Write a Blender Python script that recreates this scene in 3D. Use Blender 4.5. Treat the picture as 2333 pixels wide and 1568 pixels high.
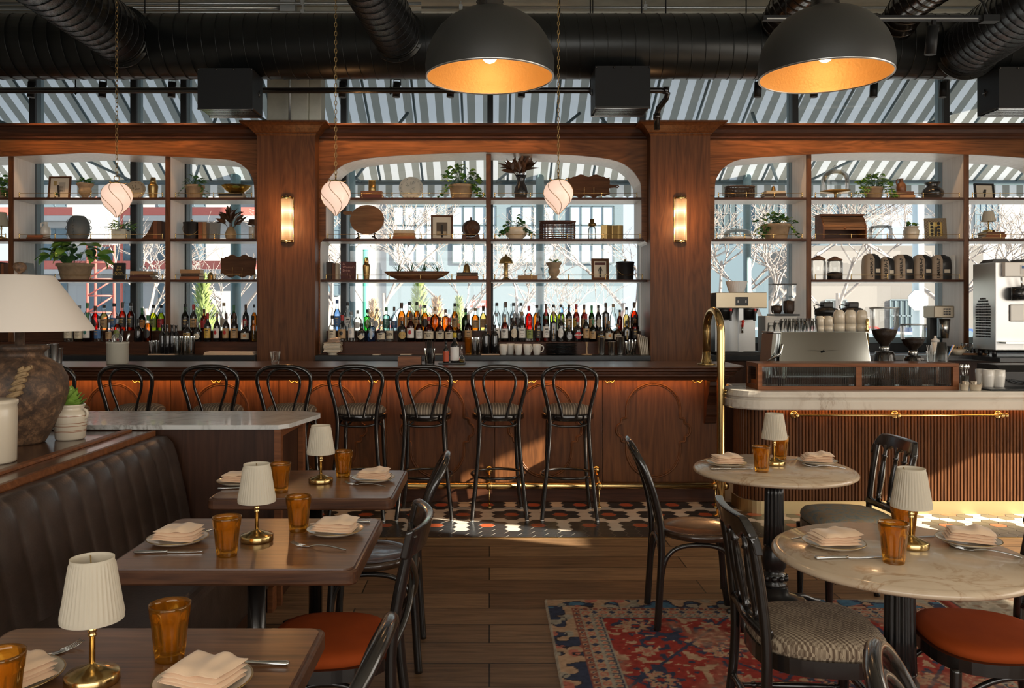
import bpy, bmesh, math, random
import numpy as np
from mathutils import Vector, Matrix, noise as mnoise
from mathutils.geometry import tessellate_polygon
for o in list(bpy.data.objects): bpy.data.objects.remove(o)
SC = bpy.context.scene
COL = SC.collection
PI = math.pi
F, CX, HY, EYE = 1900.0, 1115.0, 712.0, 1.55      # lens in pixels, vanishing point, eye height
def px(x, D): return (x - CX) * D / F
def pz(y, D): return EYE - (y - HY) * D / F
# ---------------------------------------------------------------- camera
cam = bpy.data.cameras.new('camera'); co = bpy.data.objects.new('camera', cam); COL.objects.link(co)
co.location = (0, 0, EYE); co.rotation_euler = (PI/2, 0, 0)
cam.sensor_width = 36.0; cam.lens = F / 2333 * 36
cam.shift_x = (1166.5 - CX) / 2333; cam.shift_y = -(784 - HY) / 2333
cam.clip_start = 0.05; cam.clip_end = 400
SC.camera = co
# ---------------------------------------------------------------- view, world, sun, large lights
vs = SC.view_settings; vs.view_transform = 'Standard'; vs.look = 'None'; vs.gamma = 1.0; vs.use_curve_mapping = False
vs.exposure = 0.62
cy = SC.cycles
cy.max_bounces = 10; cy.diffuse_bounces = 4; cy.glossy_bounces = 4; cy.transmission_bounces = 8; cy.transparent_max_bounces = 24
cy.caustics_reflective = False; cy.caustics_refractive = False; cy.sample_clamp_indirect = 6.0; cy.blur_glossy = 0.5
wd = bpy.data.worlds.new('world'); SC.world = wd; wd.use_nodes = True
bg = wd.node_tree.nodes['Background']; bg.inputs[0].default_value = (0.80, 0.90, 1.0, 1); bg.inputs[1].default_value = 0.85
SUN_DIR = Vector((-0.90, 0.35, -0.41)).normalized()
def lamp(name, kind, loc, energy, color, direction=None, size=None, size_y=None, spread=None, radius=None, angle=None, spot=None, blend=None):
    l = bpy.data.lights.new(name, kind); o = bpy.data.objects.new(name, l); COL.objects.link(o)
    o.location = loc; l.energy = energy; l.color = color
    if direction is not None: o.rotation_euler = Vector(direction).to_track_quat('-Z', 'Y').to_euler()
    if kind == 'AREA':
        l.shape = 'RECTANGLE'; l.size = size; l.size_y = size_y or size
        if spread: l.spread = spread
    if radius is not None: l.shadow_soft_size = radius
    if angle is not None: l.angle = angle
    if spot: l.spot_size = spot; l.spot_blend = blend or 0.5
    return o
lamp('sun', 'SUN', (6, -4, 6), 19.0, (1.0, 0.86, 0.68), SUN_DIR, angle=0.009)
# added lamps: fill from behind the camera, and stand-in daylight at the right-hand wall
lamp('rear_fill_light', 'AREA', (0.5, -3.3, 2.3), 168, (1.0, 0.90, 0.78), (0, 1, -0.12), 9.0, 2.8)
lamp('side_window_daylight', 'AREA', (6.9, 2.2, 2.1), 125, (1.0, 0.88, 0.74), (-1, 0, -0.1), 7.0, 2.6)
# concealed warm strips under the bar top, under the marble counter and under the cornice
lamp('bar_strip_light', 'AREA', (-1.55, 6.77, 1.008), 9.0, (1.0, 0.40, 0.10), (0, 0.35, -1), 6.9, 0.03)
lamp('counter_strip_light', 'AREA', (3.75, 6.395, 0.828), 2.6, (1.0, 0.40, 0.10), (0, 0.5, -1), 3.2, 0.02)
# ---------------------------------------------------------------- mesh helpers
def R4(rx=0, ry=0, rz=0): return Matrix.Rotation(rz, 4, 'Z') @ Matrix.Rotation(ry, 4, 'Y') @ Matrix.Rotation(rx, 4, 'X')
def T4(x, y, z): return Matrix.Translation((x, y, z))
class MB:
    def __init__(s): s.v = []; s.f = []; s.m = []; s.s = []; s.M = None
    def add(s, vs, fs, m=0, sm=False):
        b = len(s.v)
        if s.M is not None: vs = [tuple(s.M @ Vector(v)) for v in vs]
        s.v.extend(tuple(v) for v in vs)
        for f in fs: s.f.append([i + b for i in f]); s.m.append(m); s.s.append(sm)
        return s
    def bx(s, x0, x1, y0, y1, z0, z1, m=0):
        return s.add([(x0,y0,z0),(x1,y0,z0),(x1,y1,z0),(x0,y1,z0),(x0,y0,z1),(x1,y0,z1),(x1,y1,z1),(x0,y1,z1)],
                     [(0,3,2,1),(4,5,6,7),(0,1,5,4),(1,2,6,5),(2,3,7,6),(3,0,4,7)], m)
    def lathe(s, prof, c=(0,0,0), seg=24, m=0, sm=True, a0=0.0, a1=2*PI, fn=None, cap=True):
        full = abs(a1 - a0 - 2*PI) < 1e-6; n = seg if full else seg + 1
        vs = []; fs = []
        for (r, z) in prof:
            for i in range(n):
                a = a0 + (a1 - a0) * i / seg
                rr = r if fn is None else fn(r, z, a)
                vs.append((c[0] + rr*math.cos(a), c[1] + rr*math.sin(a), c[2] + z))
        for j in range(len(prof) - 1):
            for i in range(seg):
                k = (i + 1) % n if full else i + 1
                fs.append((j*n+i, j*n+k, (j+1)*n+k, (j+1)*n+i))
        if full and cap:
            if prof[0][0] > 1e-5: fs.append(tuple(reversed(range(n))))
            if prof[-1][0] > 1e-5: fs.append(tuple((len(prof)-1)*n + i for i in range(n)))
        return s.add(vs, fs, m, sm)
    def cyl(s, c, r, h, seg=16, m=0, r2=None): return s.lathe([(r, 0), (r if r2 is None else r2, h)], c, seg, m)
    def tube(s, pts, r, seg=8, m=0, closed=False, cap=True, up=None):
        P = [Vector(p) for p in pts]; n = len(P)
        if n < 2: return s
        rs = list(r) if isinstance(r, (list, tuple)) else [r]*n
        if len(rs) != n:                              # fewer radii than points: spread them along the path
            A = np.array([q if isinstance(q, (tuple, list)) else (q, q) for q in rs], float); T = np.linspace(0, len(rs)-1, n)
            rs = [(float(np.interp(q, range(len(rs)), A[:, 0])), float(np.interp(q, range(len(rs)), A[:, 1]))) for q in T]
        vs = []; fs = []; N = None
        for i in range(n):
            a = P[(i-1) % n] if (closed or i > 0) else P[i]; b = P[(i+1) % n] if (closed or i < n-1) else P[i]
            t = (b - a)
            if t.length < 1e-9: t = Vector((0,0,1))
            t.normalize()
            if N is None:
                N = Vector(up) if up else (Vector((0,0,1)) if abs(t.z) < 0.9 else Vector((1,0,0)))
            N = N - t * N.dot(t)
            if N.length < 1e-6: N = t.orthogonal()
            N.normalize(); B = t.cross(N)
            ri = rs[i]; rn, rb = ri if isinstance(ri, (tuple, list)) else (ri, ri)
            for k in range(seg):
                q = 2*PI*k/seg; vs.append(P[i] + N*(rn*math.cos(q)) + B*(rb*math.sin(q)))
        m_ = n if closed else n - 1
        for i in range(m_):
            for k in range(seg):
                k2 = (k+1) % seg; j = (i+1) % n
                fs.append((i*seg+k, i*seg+k2, j*seg+k2, j*seg+k))
        if cap and not closed:
            fs.append(tuple(reversed(range(seg)))); fs.append(tuple((n-1)*seg+k for k in range(seg)))
        return s.add(vs, fs, m, True)
    def prism(s, out, a, b, axis='y', holes=(), m=0, ms=None):
        loops = [list(out)] + [list(h) for h in holes]
        def P(q, t):
            if axis == 'y': return (q[0], t, q[1])
            if axis == 'x': return (t, q[0], q[1])
            return (q[0], q[1], t)
        flat = [q for L in loops for q in L]; n = len(flat)
        tri = tessellate_polygon([[Vector((q[0], q[1], 0)) for q in L] for L in loops])
        vs = [P(q, a) for q in flat] + [P(q, b) for q in flat]
        s.add(vs, [tuple(t) for t in tri] + [tuple(i+n for i in reversed(t)) for t in tri], m)
        off = 0; fs = []
        for L in loops:
            k = len(L)
            for i in range(k): j = (i+1) % k; fs.append((off+i, off+j, off+j+n, off+i+n))
            off += k
        s.add(vs, fs, m if ms is None else ms)
        return s
    def sph(s, c, r, seg=16, rings=10, m=0, sc=(1,1,1)):
        pr = [(math.sin(PI*i/rings), -math.cos(PI*i/rings)) for i in range(rings+1)]
        vs = []; fs = []
        for (q, z) in pr:
            for i in range(seg):
                a = 2*PI*i/seg; vs.append((c[0]+r*sc[0]*q*math.cos(a), c[1]+r*sc[1]*q*math.sin(a), c[2]+r*sc[2]*z))
        for j in range(rings):
            for i in range(seg): k = (i+1) % seg; fs.append((j*seg+i, j*seg+k, (j+1)*seg+k, (j+1)*seg+i))
        return s.add(vs, fs, m, True)
    def leaf(s, p, d, L, W, bend=0.5, fold=0.25, m=0, n=5, roll=0.0):
        d = Vector(d).normalized(); side = d.cross(Vector((0,0,1)))
        if side.length < 1e-3: side = Vector((1,0,0))
        side.normalize(); up = side.cross(d)
        if roll: q = Matrix.Rotation(roll, 3, d); side = q @ side; up = q @ up
        vs = []; fs = []; pos = Vector(p)
        for i in range(n+1):
            t = i/n; w = W*math.sin(PI*min(1, (0.06 + 0.94*t)))**0.8*(1.05-0.35*t)
            if i == n: w = 0.0005
            dd = (d*math.cos(bend*t) - up*math.sin(bend*t)); u2 = (up*math.cos(bend*t) + d*math.sin(bend*t))
            if i: pos = pos + dd*(L/n)
            vs += [pos - side*w*0.5 + u2*abs(w)*fold, pos.copy(), pos + side*w*0.5 + u2*abs(w)*fold]
        for i in range(n):
            a = i*3; fs += [(a, a+1, a+4, a+3), (a+1, a+2, a+5, a+4)]
        return s.add(vs, fs, m, True)
    def build(s, name, mats, parent=None, loc=None, bevel=0, seg=2, sub=0, rot=None, ang=35, flip=True):
        me = bpy.data.meshes.new(name); me.from_pydata(s.v, [], s.f)
        if not isinstance(mats, (list, tuple)): mats = [mats]
        for m in mats: me.materials.append(m)
        if len(mats) > 1: me.polygons.foreach_set('material_index', s.m)
        me.polygons.foreach_set('use_smooth', s.s)
        me.update()
        if flip:
            b = bmesh.new(); b.from_mesh(me); bmesh.ops.recalc_face_normals(b, faces=b.faces); b.to_mesh(me); b.free()
        o = bpy.data.objects.new(name, me); COL.objects.link(o)
        if parent is not None: o.parent = parent
        if loc is not None: o.location = loc
        if rot is not None: o.rotation_euler = rot
        if bevel:
            q = o.modifiers.new('bevel', 'BEVEL'); q.width = bevel; q.segments = seg; q.limit_method = 'ANGLE'; q.angle_limit = math.radians(ang)
        if sub:
            q = o.modifiers.new('sub', 'SUBSURF'); q.levels = sub; q.render_levels = sub
        return o
def empty(name, loc=(0,0,0), rz=0.0, rot=None):
    o = bpy.data.objects.new(name, None); COL.objects.link(o); o.location = loc; o.rotation_euler = rot or (0, 0, rz); o.empty_display_size = 0.05
    return o
def tag(o, label=None, cat=None, group=None, kind=None):
    if label: o['label'] = label
    if cat: o['category'] = cat
    if group: o['group'] = group
    if kind: o['kind'] = kind
    return o
def thing(name, label, cat, loc=(0,0,0), rz=0.0, group=None, rot=None): return tag(empty(name, loc, rz, rot), label, cat, group)
def dup(root, loc, rz=None, label=None, group=None, scale=None, rot=None):
    r = root.copy(); COL.objects.link(r); r.location = loc
    if rz is not None: r.rotation_euler = (0, 0, rz)
    if rot is not None: r.rotation_euler = rot
    if scale: r.scale = scale if isinstance(scale, tuple) else (scale,)*3
    if label: r['label'] = label
    if group: r['group'] = group
    for ch in list(root.children):
        c = ch.copy(); COL.objects.link(c); c.parent = r
        for g in list(ch.children):
            d = g.copy(); COL.objects.link(d); d.parent = c
    return r
def struct(o): o['kind'] = 'structure'; return o
def text_mb(body, size, depth=0.0008, align='CENTER', bold=0.0, sx=1.0):
    cu = bpy.data.curves.new('text', 'FONT'); cu.body = body; cu.size = size; cu.extrude = depth; cu.align_x = align; cu.align_y = 'CENTER'; cu.offset = bold; cu.resolution_u = 2
    o = bpy.data.objects.new('text', cu); COL.objects.link(o)
    me = bpy.data.meshes.new_from_object(o.evaluated_get(bpy.context.evaluated_depsgraph_get()))
    mb = MB()
    mb.add([(v.co.x*sx, v.co.y, v.co.z) for v in me.vertices], [tuple(p.vertices) for p in me.polygons])
    bpy.data.objects.remove(o); bpy.data.curves.remove(cu); bpy.data.meshes.remove(me)
    return mb
def text(name, body, size, mat, parent, loc, rot=(PI/2, 0, 0), **k): return text_mb(body, size, **k).build(name, mat, parent, loc, rot=rot, flip=False)
# ---------------------------------------------------------------- materials
class NT:
    def __init__(s, name):
        s.mat = bpy.data.materials.new(name); s.mat.use_nodes = True; s.t = s.mat.node_tree; s.n = s.t.nodes; s.l = s.t.links
        s.b = s.n['Principled BSDF']; s.out = s.n['Material Output']
    def new(s, kind, **k):
        q = s.n.new(kind)
        for a, b in k.items():
            if a.startswith('i_'):
                key = a[2:]; key = int(key) if key.isdigit() else key.replace('_', ' ')
                q.inputs[key].default_value = b
            else: setattr(q, a, b)
        return q
    def link(s, a, b): s.l.new(a, b)
    def coord(s, scale=(1,1,1), kind='Object', rot=(0,0,0), loc=(0,0,0)):
        c = s.new('ShaderNodeTexCoord'); m = s.new('ShaderNodeMapping'); m.inputs['Scale'].default_value = scale; m.inputs['Rotation'].default_value = rot; m.inputs['Location'].default_value = loc
        s.link(c.outputs[kind], m.inputs[0]); return m.outputs[0]
    def noise(s, vec, scale=5, detail=4, rough=0.5, dist=0.0):
        q = s.new('ShaderNodeTexNoise'); q.inputs['Scale'].default_value = scale; q.inputs['Detail'].default_value = detail; q.inputs['Roughness'].default_value = rough; q.inputs['Distortion'].default_value = dist
        if vec is not None: s.link(vec, q.inputs[0])
        return q.outputs[0]
    def ramp(s, fac, stops, interp='LINEAR'):
        q = s.new('ShaderNodeValToRGB'); cr = q.color_ramp; cr.interpolation = interp
        while len(cr.elements) < len(stops): cr.elements.new(0.5)
        for e, (p, c) in zip(cr.elements, stops): e.position = p; e.color = (c[0], c[1], c[2], 1) if not isinstance(c, (int, float)) else (c, c, c, 1)
        s.link(fac, q.inputs[0]); return q.outputs[0]
    def math(s, op, a, b=None, clamp=False):
        q = s.new('ShaderNodeMath', operation=op); q.use_clamp = clamp
        for i, x in enumerate((a, b)):
            if x is None: continue
            if isinstance(x, (int, float)): q.inputs[i].default_value = x
            else: s.link(x, q.inputs[i])
        return q.outputs[0]
    def mix(s, fac, a, b, mode='MIX'):
        q = s.new('ShaderNodeMix', data_type='RGBA', blend_type=mode)
        for i, x in ((0, fac), (6, a), (7, b)):
            if isinstance(x, (int, float)) and i == 0: q.inputs[0].default_value = x
            elif isinstance(x, (tuple, list)): q.inputs[i].default_value = (x[0], x[1], x[2], 1)
            else: s.link(x, q.inputs[i])
        return q.outputs[2]
    def base(s, c):
        if isinstance(c, (tuple, list)): s.b.inputs['Base Color'].default_value = (c[0], c[1], c[2], 1)
        else: s.link(c, s.b.inputs['Base Color'])
    def rough(s, r):
        if isinstance(r, (int, float)): s.b.inputs['Roughness'].default_value = r
        else: s.link(r, s.b.inputs['Roughness'])
    def bump(s, h, strength=0.2, dist=0.002):
        q = s.new('ShaderNodeBump'); q.inputs['Strength'].default_value = strength; q.inputs['Distance'].default_value = dist
        s.link(h, q.inputs['Height']); s.link(q.outputs[0], s.b.inputs['Normal'])
    def set(s, **k):
        for a, b in k.items(): s.b.inputs[a.replace('_', ' ')].default_value = b
def pm(name, c, r=0.5, metal=0.0, coat=0.0, spec=None, var=0.0, vscale=8.0, bump=0.0, bscale=60.0, emit=None, es=1.0, sheen=0.0):
    t = NT(name); t.base(c); t.rough(r); t.set(Metallic=metal)
    if coat: t.set(Coat_Weight=coat); t.b.inputs['Coat Roughness'].default_value = 0.08
    if spec is not None: t.b.inputs['Specular IOR Level'].default_value = spec
    if var:
        n = t.noise(t.coord(), vscale, 5, 0.6); t.base(t.ramp(n, [(0.25, [x*(1-var) for x in c]), (0.75, [min(1, x*(1+var)) for x in c])]))
    if bump: t.bump(t.noise(t.coord(), bscale, 3), bump, 0.003)
    if emit: t.b.inputs['Emission Color'].default_value = (*emit, 1); t.b.inputs['Emission Strength'].default_value = es
    if sheen: t.b.inputs['Sheen Weight'].default_value = sheen
    return t.mat
def wood(name, dark, light, axis='x', scale=1.0, r=0.42, coat=0.0, figure=0.35, spec=0.22):
    t = NT(name); k = {'x': (0.06, 1, 1), 'y': (1, 0.06, 1), 'z': (1, 1, 0.06)}[axis]
    v = t.coord(tuple(q*scale for q in k))
    f = t.noise(v, 30, 6, 0.62, 0.25)
    k2 = {'x': (0.10, 1, 1), 'y': (1, 0.10, 1), 'z': (1, 1, 0.10)}[axis]
    w = t.noise(t.coord(tuple(q*scale for q in k2), loc=(1.7, 2.3, 0.4)), 5.5, 3, 0.5, 1.6)
    w = t.math('FRACT', t.math('MULTIPLY', w, 7.0)); w = t.math('ABSOLUTE', t.math('SUBTRACT', w, 0.5))
    g = t.math('ADD', t.math('MULTIPLY', f, 1 - figure*0.6), t.math('MULTIPLY', w, figure*1.1))
    t.base(t.ramp(g, [(0.22, dark), (0.72, light)])); t.rough(r); t.b.inputs['Specular IOR Level'].default_value = spec + coat*0.5
    if coat: t.set(Coat_Weight=coat); t.b.inputs['Coat Roughness'].default_value = max(0.12, r*0.9)
    t.bump(f, 0.06, 0.002)
    return t.mat
def glass(name, tint=(1,1,1), rough=0.02, edge=None, spec=1.0):
    t = NT(name); t.n.remove(t.b)
    tr = t.new('ShaderNodeBsdfTransparent'); gl = t.new('ShaderNodeBsdfGlossy'); gl.inputs['Roughness'].default_value = rough; gl.inputs['Color'].default_value = (spec, spec, spec, 1)
    lw = t.new('ShaderNodeLayerWeight'); lw.inputs[0].default_value = 0.35
    e = edge or tuple(q*q*0.75 for q in tint)
    q = t.mix(t.math('POWER', lw.outputs[1], 2.0), tint, e); t.link(q, tr.inputs[0])
    fr = t.new('ShaderNodeFresnel'); fr.inputs[0].default_value = 1.45
    mx = t.new('ShaderNodeMixShader'); t.link(t.math('MULTIPLY', fr.outputs[0], 0.9), mx.inputs[0]); t.link(tr.outputs[0], mx.inputs[1]); t.link(gl.outputs[0], mx.inputs[2])
    t.link(mx.outputs[0], t.out.inputs[0]); return t.mat
M = {}
M['walnut_z'] = wood('walnut_upright', (0.050, 0.019, 0.008), (0.155, 0.060, 0.021), 'z')
M['walnut_x'] = wood('walnut_level', (0.080, 0.027, 0.008), (0.25, 0.092, 0.027), 'x', figure=0.5)
M['walnut_dark'] = wood('walnut_dark', (0.030, 0.011, 0.006), (0.085, 0.031, 0.014), 'x')
M['walnut_darkz'] = wood('walnut_dark_upright', (0.022, 0.009, 0.005), (0.062, 0.025, 0.013), 'z')
M['lining'] = wood('daylit_walnut', (0.60, 0.55, 0.51), (0.76, 0.72, 0.69), 'z', r=0.4, figure=0.1)  # walnut reveals and shelves, with the window light on them put into the colour
M['bar_top'] = wood('bar_top_wood', (0.035, 0.012, 0.006), (0.10, 0.035, 0.015), 'x', r=0.30, coat=0.5)
M['table_wood'] = wood('table_walnut', (0.050, 0.020, 0.008), (0.27, 0.125, 0.052), 'x', scale=1.3, r=0.28, coat=0.35, figure=0.15)
M['frame_wood'] = wood('case_wood', (0.10, 0.035, 0.014), (0.24, 0.09, 0.035), 'x')
M['black_lacq'] = pm('black_lacquer', (0.010, 0.008, 0.007), 0.22, coat=0.5)
M['black_metal'] = pm('black_metal', (0.007, 0.008, 0.009), 0.5, spec=0.25)
M['duct'] = pm('duct_black', (0.016, 0.018, 0.018), 0.33, metal=0.5, var=0.2, vscale=2)
M['duct_gloss'] = pm('duct_steel_black', (0.13, 0.14, 0.15), 0.25, metal=0.95)
M['frame_black'] = pm('window_black', (0.012, 0.014, 0.016), 0.5)
M['frame_grey'] = pm('window_grey', (0.16, 0.22, 0.25), 0.5)  # black frame sides; the daylight on them is painted in as grey
M['brass'] = pm('polished_brass', (0.64, 0.46, 0.20), 0.20, metal=1.0)
M['brass_dull'] = pm('aged_brass', (0.42, 0.29, 0.12), 0.32, metal=1.0, var=0.2)
M['brass_kick'] = pm('brushed_brass', (0.55, 0.42, 0.22), 0.42, metal=1.0)
M['steel'] = pm('stainless_steel', (0.62, 0.63, 0.62), 0.24, metal=1.0)
M['steel_soft'] = pm('brushed_steel', (0.55, 0.56, 0.56), 0.38, metal=1.0)
M['galv'] = pm('galvanised_steel', (0.42, 0.45, 0.46), 0.4, metal=0.9)
M['concrete'] = pm('concrete', (0.58, 0.58, 0.50), 0.85, var=0.22, vscale=3, bump=0.3, bscale=12)
M['plaster'] = pm('white_plaster', (0.62, 0.60, 0.56), 0.8)
M['black_stone'] = pm('black_soapstone', (0.016, 0.019, 0.022), 0.28, var=0.3)
M['white'] = pm('white_ceramic', (0.75, 0.72, 0.66), 0.25, coat=0.3)
M['cream'] = pm('cream_ceramic', (0.62, 0.54, 0.42), 0.3, coat=0.3)
M['terracotta'] = pm('aged_terracotta', (0.30, 0.22, 0.14), 0.8, var=0.25, vscale=20)
M['leaf'] = pm('green_leaf', (0.075, 0.22, 0.035), 0.42, var=0.5, vscale=14)
M['leaf_light'] = pm('light_green_leaf', (0.24, 0.40, 0.065), 0.42, var=0.45, vscale=14)
M['leaf_dark'] = pm('dark_green_leaf', (0.035, 0.11, 0.03), 0.42, var=0.5, vscale=14)
M['leaf_brown'] = pm('magnolia_leaf_brown', (0.10, 0.045, 0.022), 0.40, var=0.6, vscale=14)
M['soil'] = pm('soil', (0.03, 0.02, 0.013), 0.95)
M['paper'] = pm('paper', (0.66, 0.58, 0.46), 0.8)
M['white_paper'] = pm('white_paper', (0.75, 0.73, 0.70), 0.7)
M['linen'] = pm('peach_linen', (0.82, 0.58, 0.38), 0.85, sheen=0.3, bump=0.15, bscale=300)
M['black_plastic'] = pm('black_plastic', (0.010, 0.010, 0.011), 0.4)
M['black_gloss'] = pm('black_glaze', (0.012, 0.014, 0.017), 0.25, coat=0.4)
M['pane'] = glass('window_pane', (0.97, 0.985, 0.985), 0.0)
M['clear'] = glass('clear_glass', (0.97, 0.98, 0.98), 0.02, edge=(0.80, 0.84, 0.85))
M['red'] = pm('red_paint', (0.55, 0.03, 0.02), 0.4)
M['barrel'] = wood('barrel_wood', (0.05, 0.025, 0.015), (0.13, 0.06, 0.035), 'y')
M['board'] = wood('board_wood', (0.05, 0.020, 0.009), (0.16, 0.065, 0.026), 'x', r=0.6, coat=0.0)
M['ink'] = pm('black_ink', (0.02, 0.018, 0.016), 0.7)
M['gold'] = pm('gold_print', (0.55, 0.36, 0.10), 0.4)
# ================================================================ SETTING
def floor_mat():
    t = NT('oak_planks'); v = t.coord()
    b = t.new('ShaderNodeTexBrick', offset=0.37, offset_frequency=2); b.inputs['Scale'].default_value = 1.0
    b.inputs['Brick Width'].default_value = 1.9; b.inputs['Row Height'].default_value = 0.23; b.inputs['Mortar Size'].default_value = 0.0042; b.inputs['Bias'].default_value = 0.0
    b.inputs['Color1'].default_value = (0.14, 0.080, 0.040, 1); b.inputs['Color2'].default_value = (0.27, 0.165, 0.090, 1); b.inputs['Mortar'].default_value = (0.012, 0.008, 0.005, 1)
    t.link(v, b.inputs[0])
    n = t.noise(t.coord((0.7, 9, 1)), 4, 7, 0.65, 0.6); n2 = t.noise(t.coord((1.0, 3.5, 1)), 2.6, 5, 0.6, 1.5)
    g = t.ramp(n, [(0.28, (0.42, 0.40, 0.38)), (0.62, (1.15, 1.12, 1.08))]); k = t.ramp(n2, [(0.22, (0.35, 0.33, 0.3)), (0.42, (1, 1, 1))])
    c = t.mix(1.0, b.outputs[0], g, 'MULTIPLY'); t.base(t.mix(0.8, c, k, 'MULTIPLY'))
    t.rough(t.ramp(n, [(0.3, 0.5), (0.7, 0.34)])); t.bump(t.math('ADD', t.math('MULTIPLY', n, 0.4), t.math('MULTIPLY', b.outputs[1], -1.5)), 0.25, 0.003)
    return t.mat
M['floor'] = floor_mat()
FR = (-6.2, 7.2)
struct(MB().bx(FR[0], FR[1], -3.6, 5.725, -0.1, 0.0).build('floor', M['floor']))
M['tile_black'] = pm('black_hex_tile', (0.022, 0.024, 0.027), 0.30, var=0.25, vscale=9)
M['tile_white'] = pm('cream_hex_tile', (0.56, 0.51, 0.44), 0.30, var=0.10, vscale=9)
M['tile_red'] = pm('terracotta_hex_tile', (0.34, 0.075, 0.030), 0.32, var=0.15, vscale=9)
M['grout'] = pm('pale_grout', (0.50, 0.46, 0.40), 0.85)
def hex_floor():
    mb = MB(); mb.bx(FR[0], FR[1], 5.74, 9.2, -0.1, -0.0025, m=3)
    h = 0.1074; w = h/0.866; r = w/2 - 0.0022; x0, y0 = -0.016, 6.07
    for c in range(-62, 72):
        for k in range(-5, 9):
            X = x0 + c*0.75*w; Y = y0 + k*h + (h/2 if c % 2 else 0)
            if Y > 6.95 or Y < 5.70: continue
            kind = 1
            for a in range(-20, 20):                      # distance to the nearest red centre decides the colour
                pass
            best = 9
            for bj in range(-3, 5):
                cyy = y0 + bj*3*h; off = 2 if bj % 2 else 0
                n = round((c - off)/4.0); cc = n*4 + off
                dx = (c - cc)*0.75*w; dy = Y - cyy; best = min(best, math.hypot(dx, dy))
            kind = 2 if best < 0.02 else (0 if best < h*1.1 else 1)
            if Y < 5.955: kind = 0
            pts = []
            for q in range(6):
                a = PI/3*q; py = Y + r*math.sin(a); pts.append((X + r*math.cos(a), min(max(py, 5.742), 6.9)))
            if min(p[1] for p in pts) >= 6.899 or max(p[1] for p in pts) <= 5.743: continue
            mb.add([(p[0], p[1], 0.0) for p in pts], [tuple(range(6))], kind)
    return mb.build('floor_2', [M['tile_black'], M['tile_white'], M['tile_red'], M['grout']], flip=False)
struct(hex_floor())
struct(MB().bx(FR[0], FR[1], 5.725, 5.74, -0.1, 0.002).build('trim_1', M['brass_dull']))
# ceiling and walls; right-hand openings are added to throw sun patches
struct(MB().bx(-6.4, 7.4, -3.8, 9.2, 4.65, 4.85).build('ceiling', M['concrete']))
struct(MB().bx(-6.4, -6.2, -3.6, 9.2, 0, 4.65).build('wall_left', M['plaster']))
hol = [(5.55, 0.55, 2.3, 2.11), (3.34, 3.00, 2.88, 3.54), (4.22, 3.36, 3.82, 3.68), (4.82, 3.42, 4.62, 3.60), (7.35, 4.36, 6.75, 4.60)]  # unseen openings, placed and shaped so the sun patches land in the room
mb = MB(); mb.prism([(-3.6, 0), (9.2, 0), (9.2, 4.65), (-3.6, 4.65)], 7.2, 7.4, 'x', [[(a, b), (c, b), (c, d), (a, d)] for a, b, c, d in hol])
struct(mb.build('wall_right', M['plaster']))
mb = MB(); mb.prism([(-6.4, 0), (7.4, 0), (7.4, 4.65), (-6.4, 4.65)], -3.8, -3.6, 'y', [[(-4.2, 0.8), (5.2, 0.8), (5.2, 3.8), (-4.2, 3.8)]])
struct(mb.build('wall_front', M['plaster']))
mb = MB()
for x in (-4.2, -2.35, -0.45, 1.45, 3.35, 5.2): mb.bx(x-0.04, x+0.04, -3.76, -3.64, 0.8, 3.8)
mb.bx(-4.2, 5.2, -3.76, -3.64, 2.9, 2.98)
f = struct(mb.build('window_9', M['frame_black'])); MB().bx(-4.2, 5.2, -3.71, -3.70, 0.8, 3.8).build('pane', M['pane'], f)
k = 10
for a, b, c, d in hol:  # frames and panes filling the added sun openings
    mb = MB(); t = 0.02
    mb.prism([(a, b), (c, b), (c, d), (a, d)], 7.26, 7.34, 'x', [[(a-t, b+t), (c+t, b+t), (c+t, d-t), (a-t, d-t)]])
    f = struct(mb.build('window_%d' % k, M['frame_black'])); MB().bx(7.295, 7.305, c+t, a-t, b+t, d-t).build('pane', M['pane'], f); k += 1
struct(MB().bx(-6.2, 7.2, 9.02, 9.2, 0, 1.22).build('wall_back', M['frame_black']))
struct(MB().bx(-6.2, 7.2, 8.94, 9.2, 4.52, 4.65).build('trim_2', M['frame_black']))
mull = [-290, 75, 305, 419, 783, 1117, 1464, 1811, 2155, 2500]
for i in range(len(mull)):
    X = px(mull[i], 8.95)
    f = struct(MB().bx(X-0.031, X+0.031, 8.93, 8.97, 1.22, 4.52).build('window_%d' % (i+20), M['frame_black']))
    MB().bx(X-0.028, X+0.028, 8.97, 9.12, 1.22, 4.52).build('mullion', M['frame_grey'], f)
    if i < len(mull)-1:
        X2 = px(mull[i+1], 8.95); MB().bx(X+0.028, X2-0.028, 9.05, 9.056, 1.22, 4.52).build('pane', M['pane'], f)
        MB().bx(X+0.028, X2-0.028, 8.98, 9.10, 1.22, 1.28).build('sill', M['frame_grey'], f)
mb = MB(); mb.bx(px(616, 8.8), px(708, 8.8), 8.66, 8.92, 3.30, 4.65); mb.bx(px(708, 8.8), px(736, 8.8), 8.70, 8.92, 3.30, 4.65)
cl = struct(mb.build('column', M['concrete'], bevel=0.012))
MB().tube([(px(661, 8.62), 8.60, 4.64), (px(661, 8.62), 8.60, 3.36)], 0.012).build('conduit', M['galv'], cl)
MB().bx(px(648, 8.62), px(672, 8.62), 8.55, 8.655, 3.30, 3.41).build('junction_box', M['black_metal'], cl)
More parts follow.
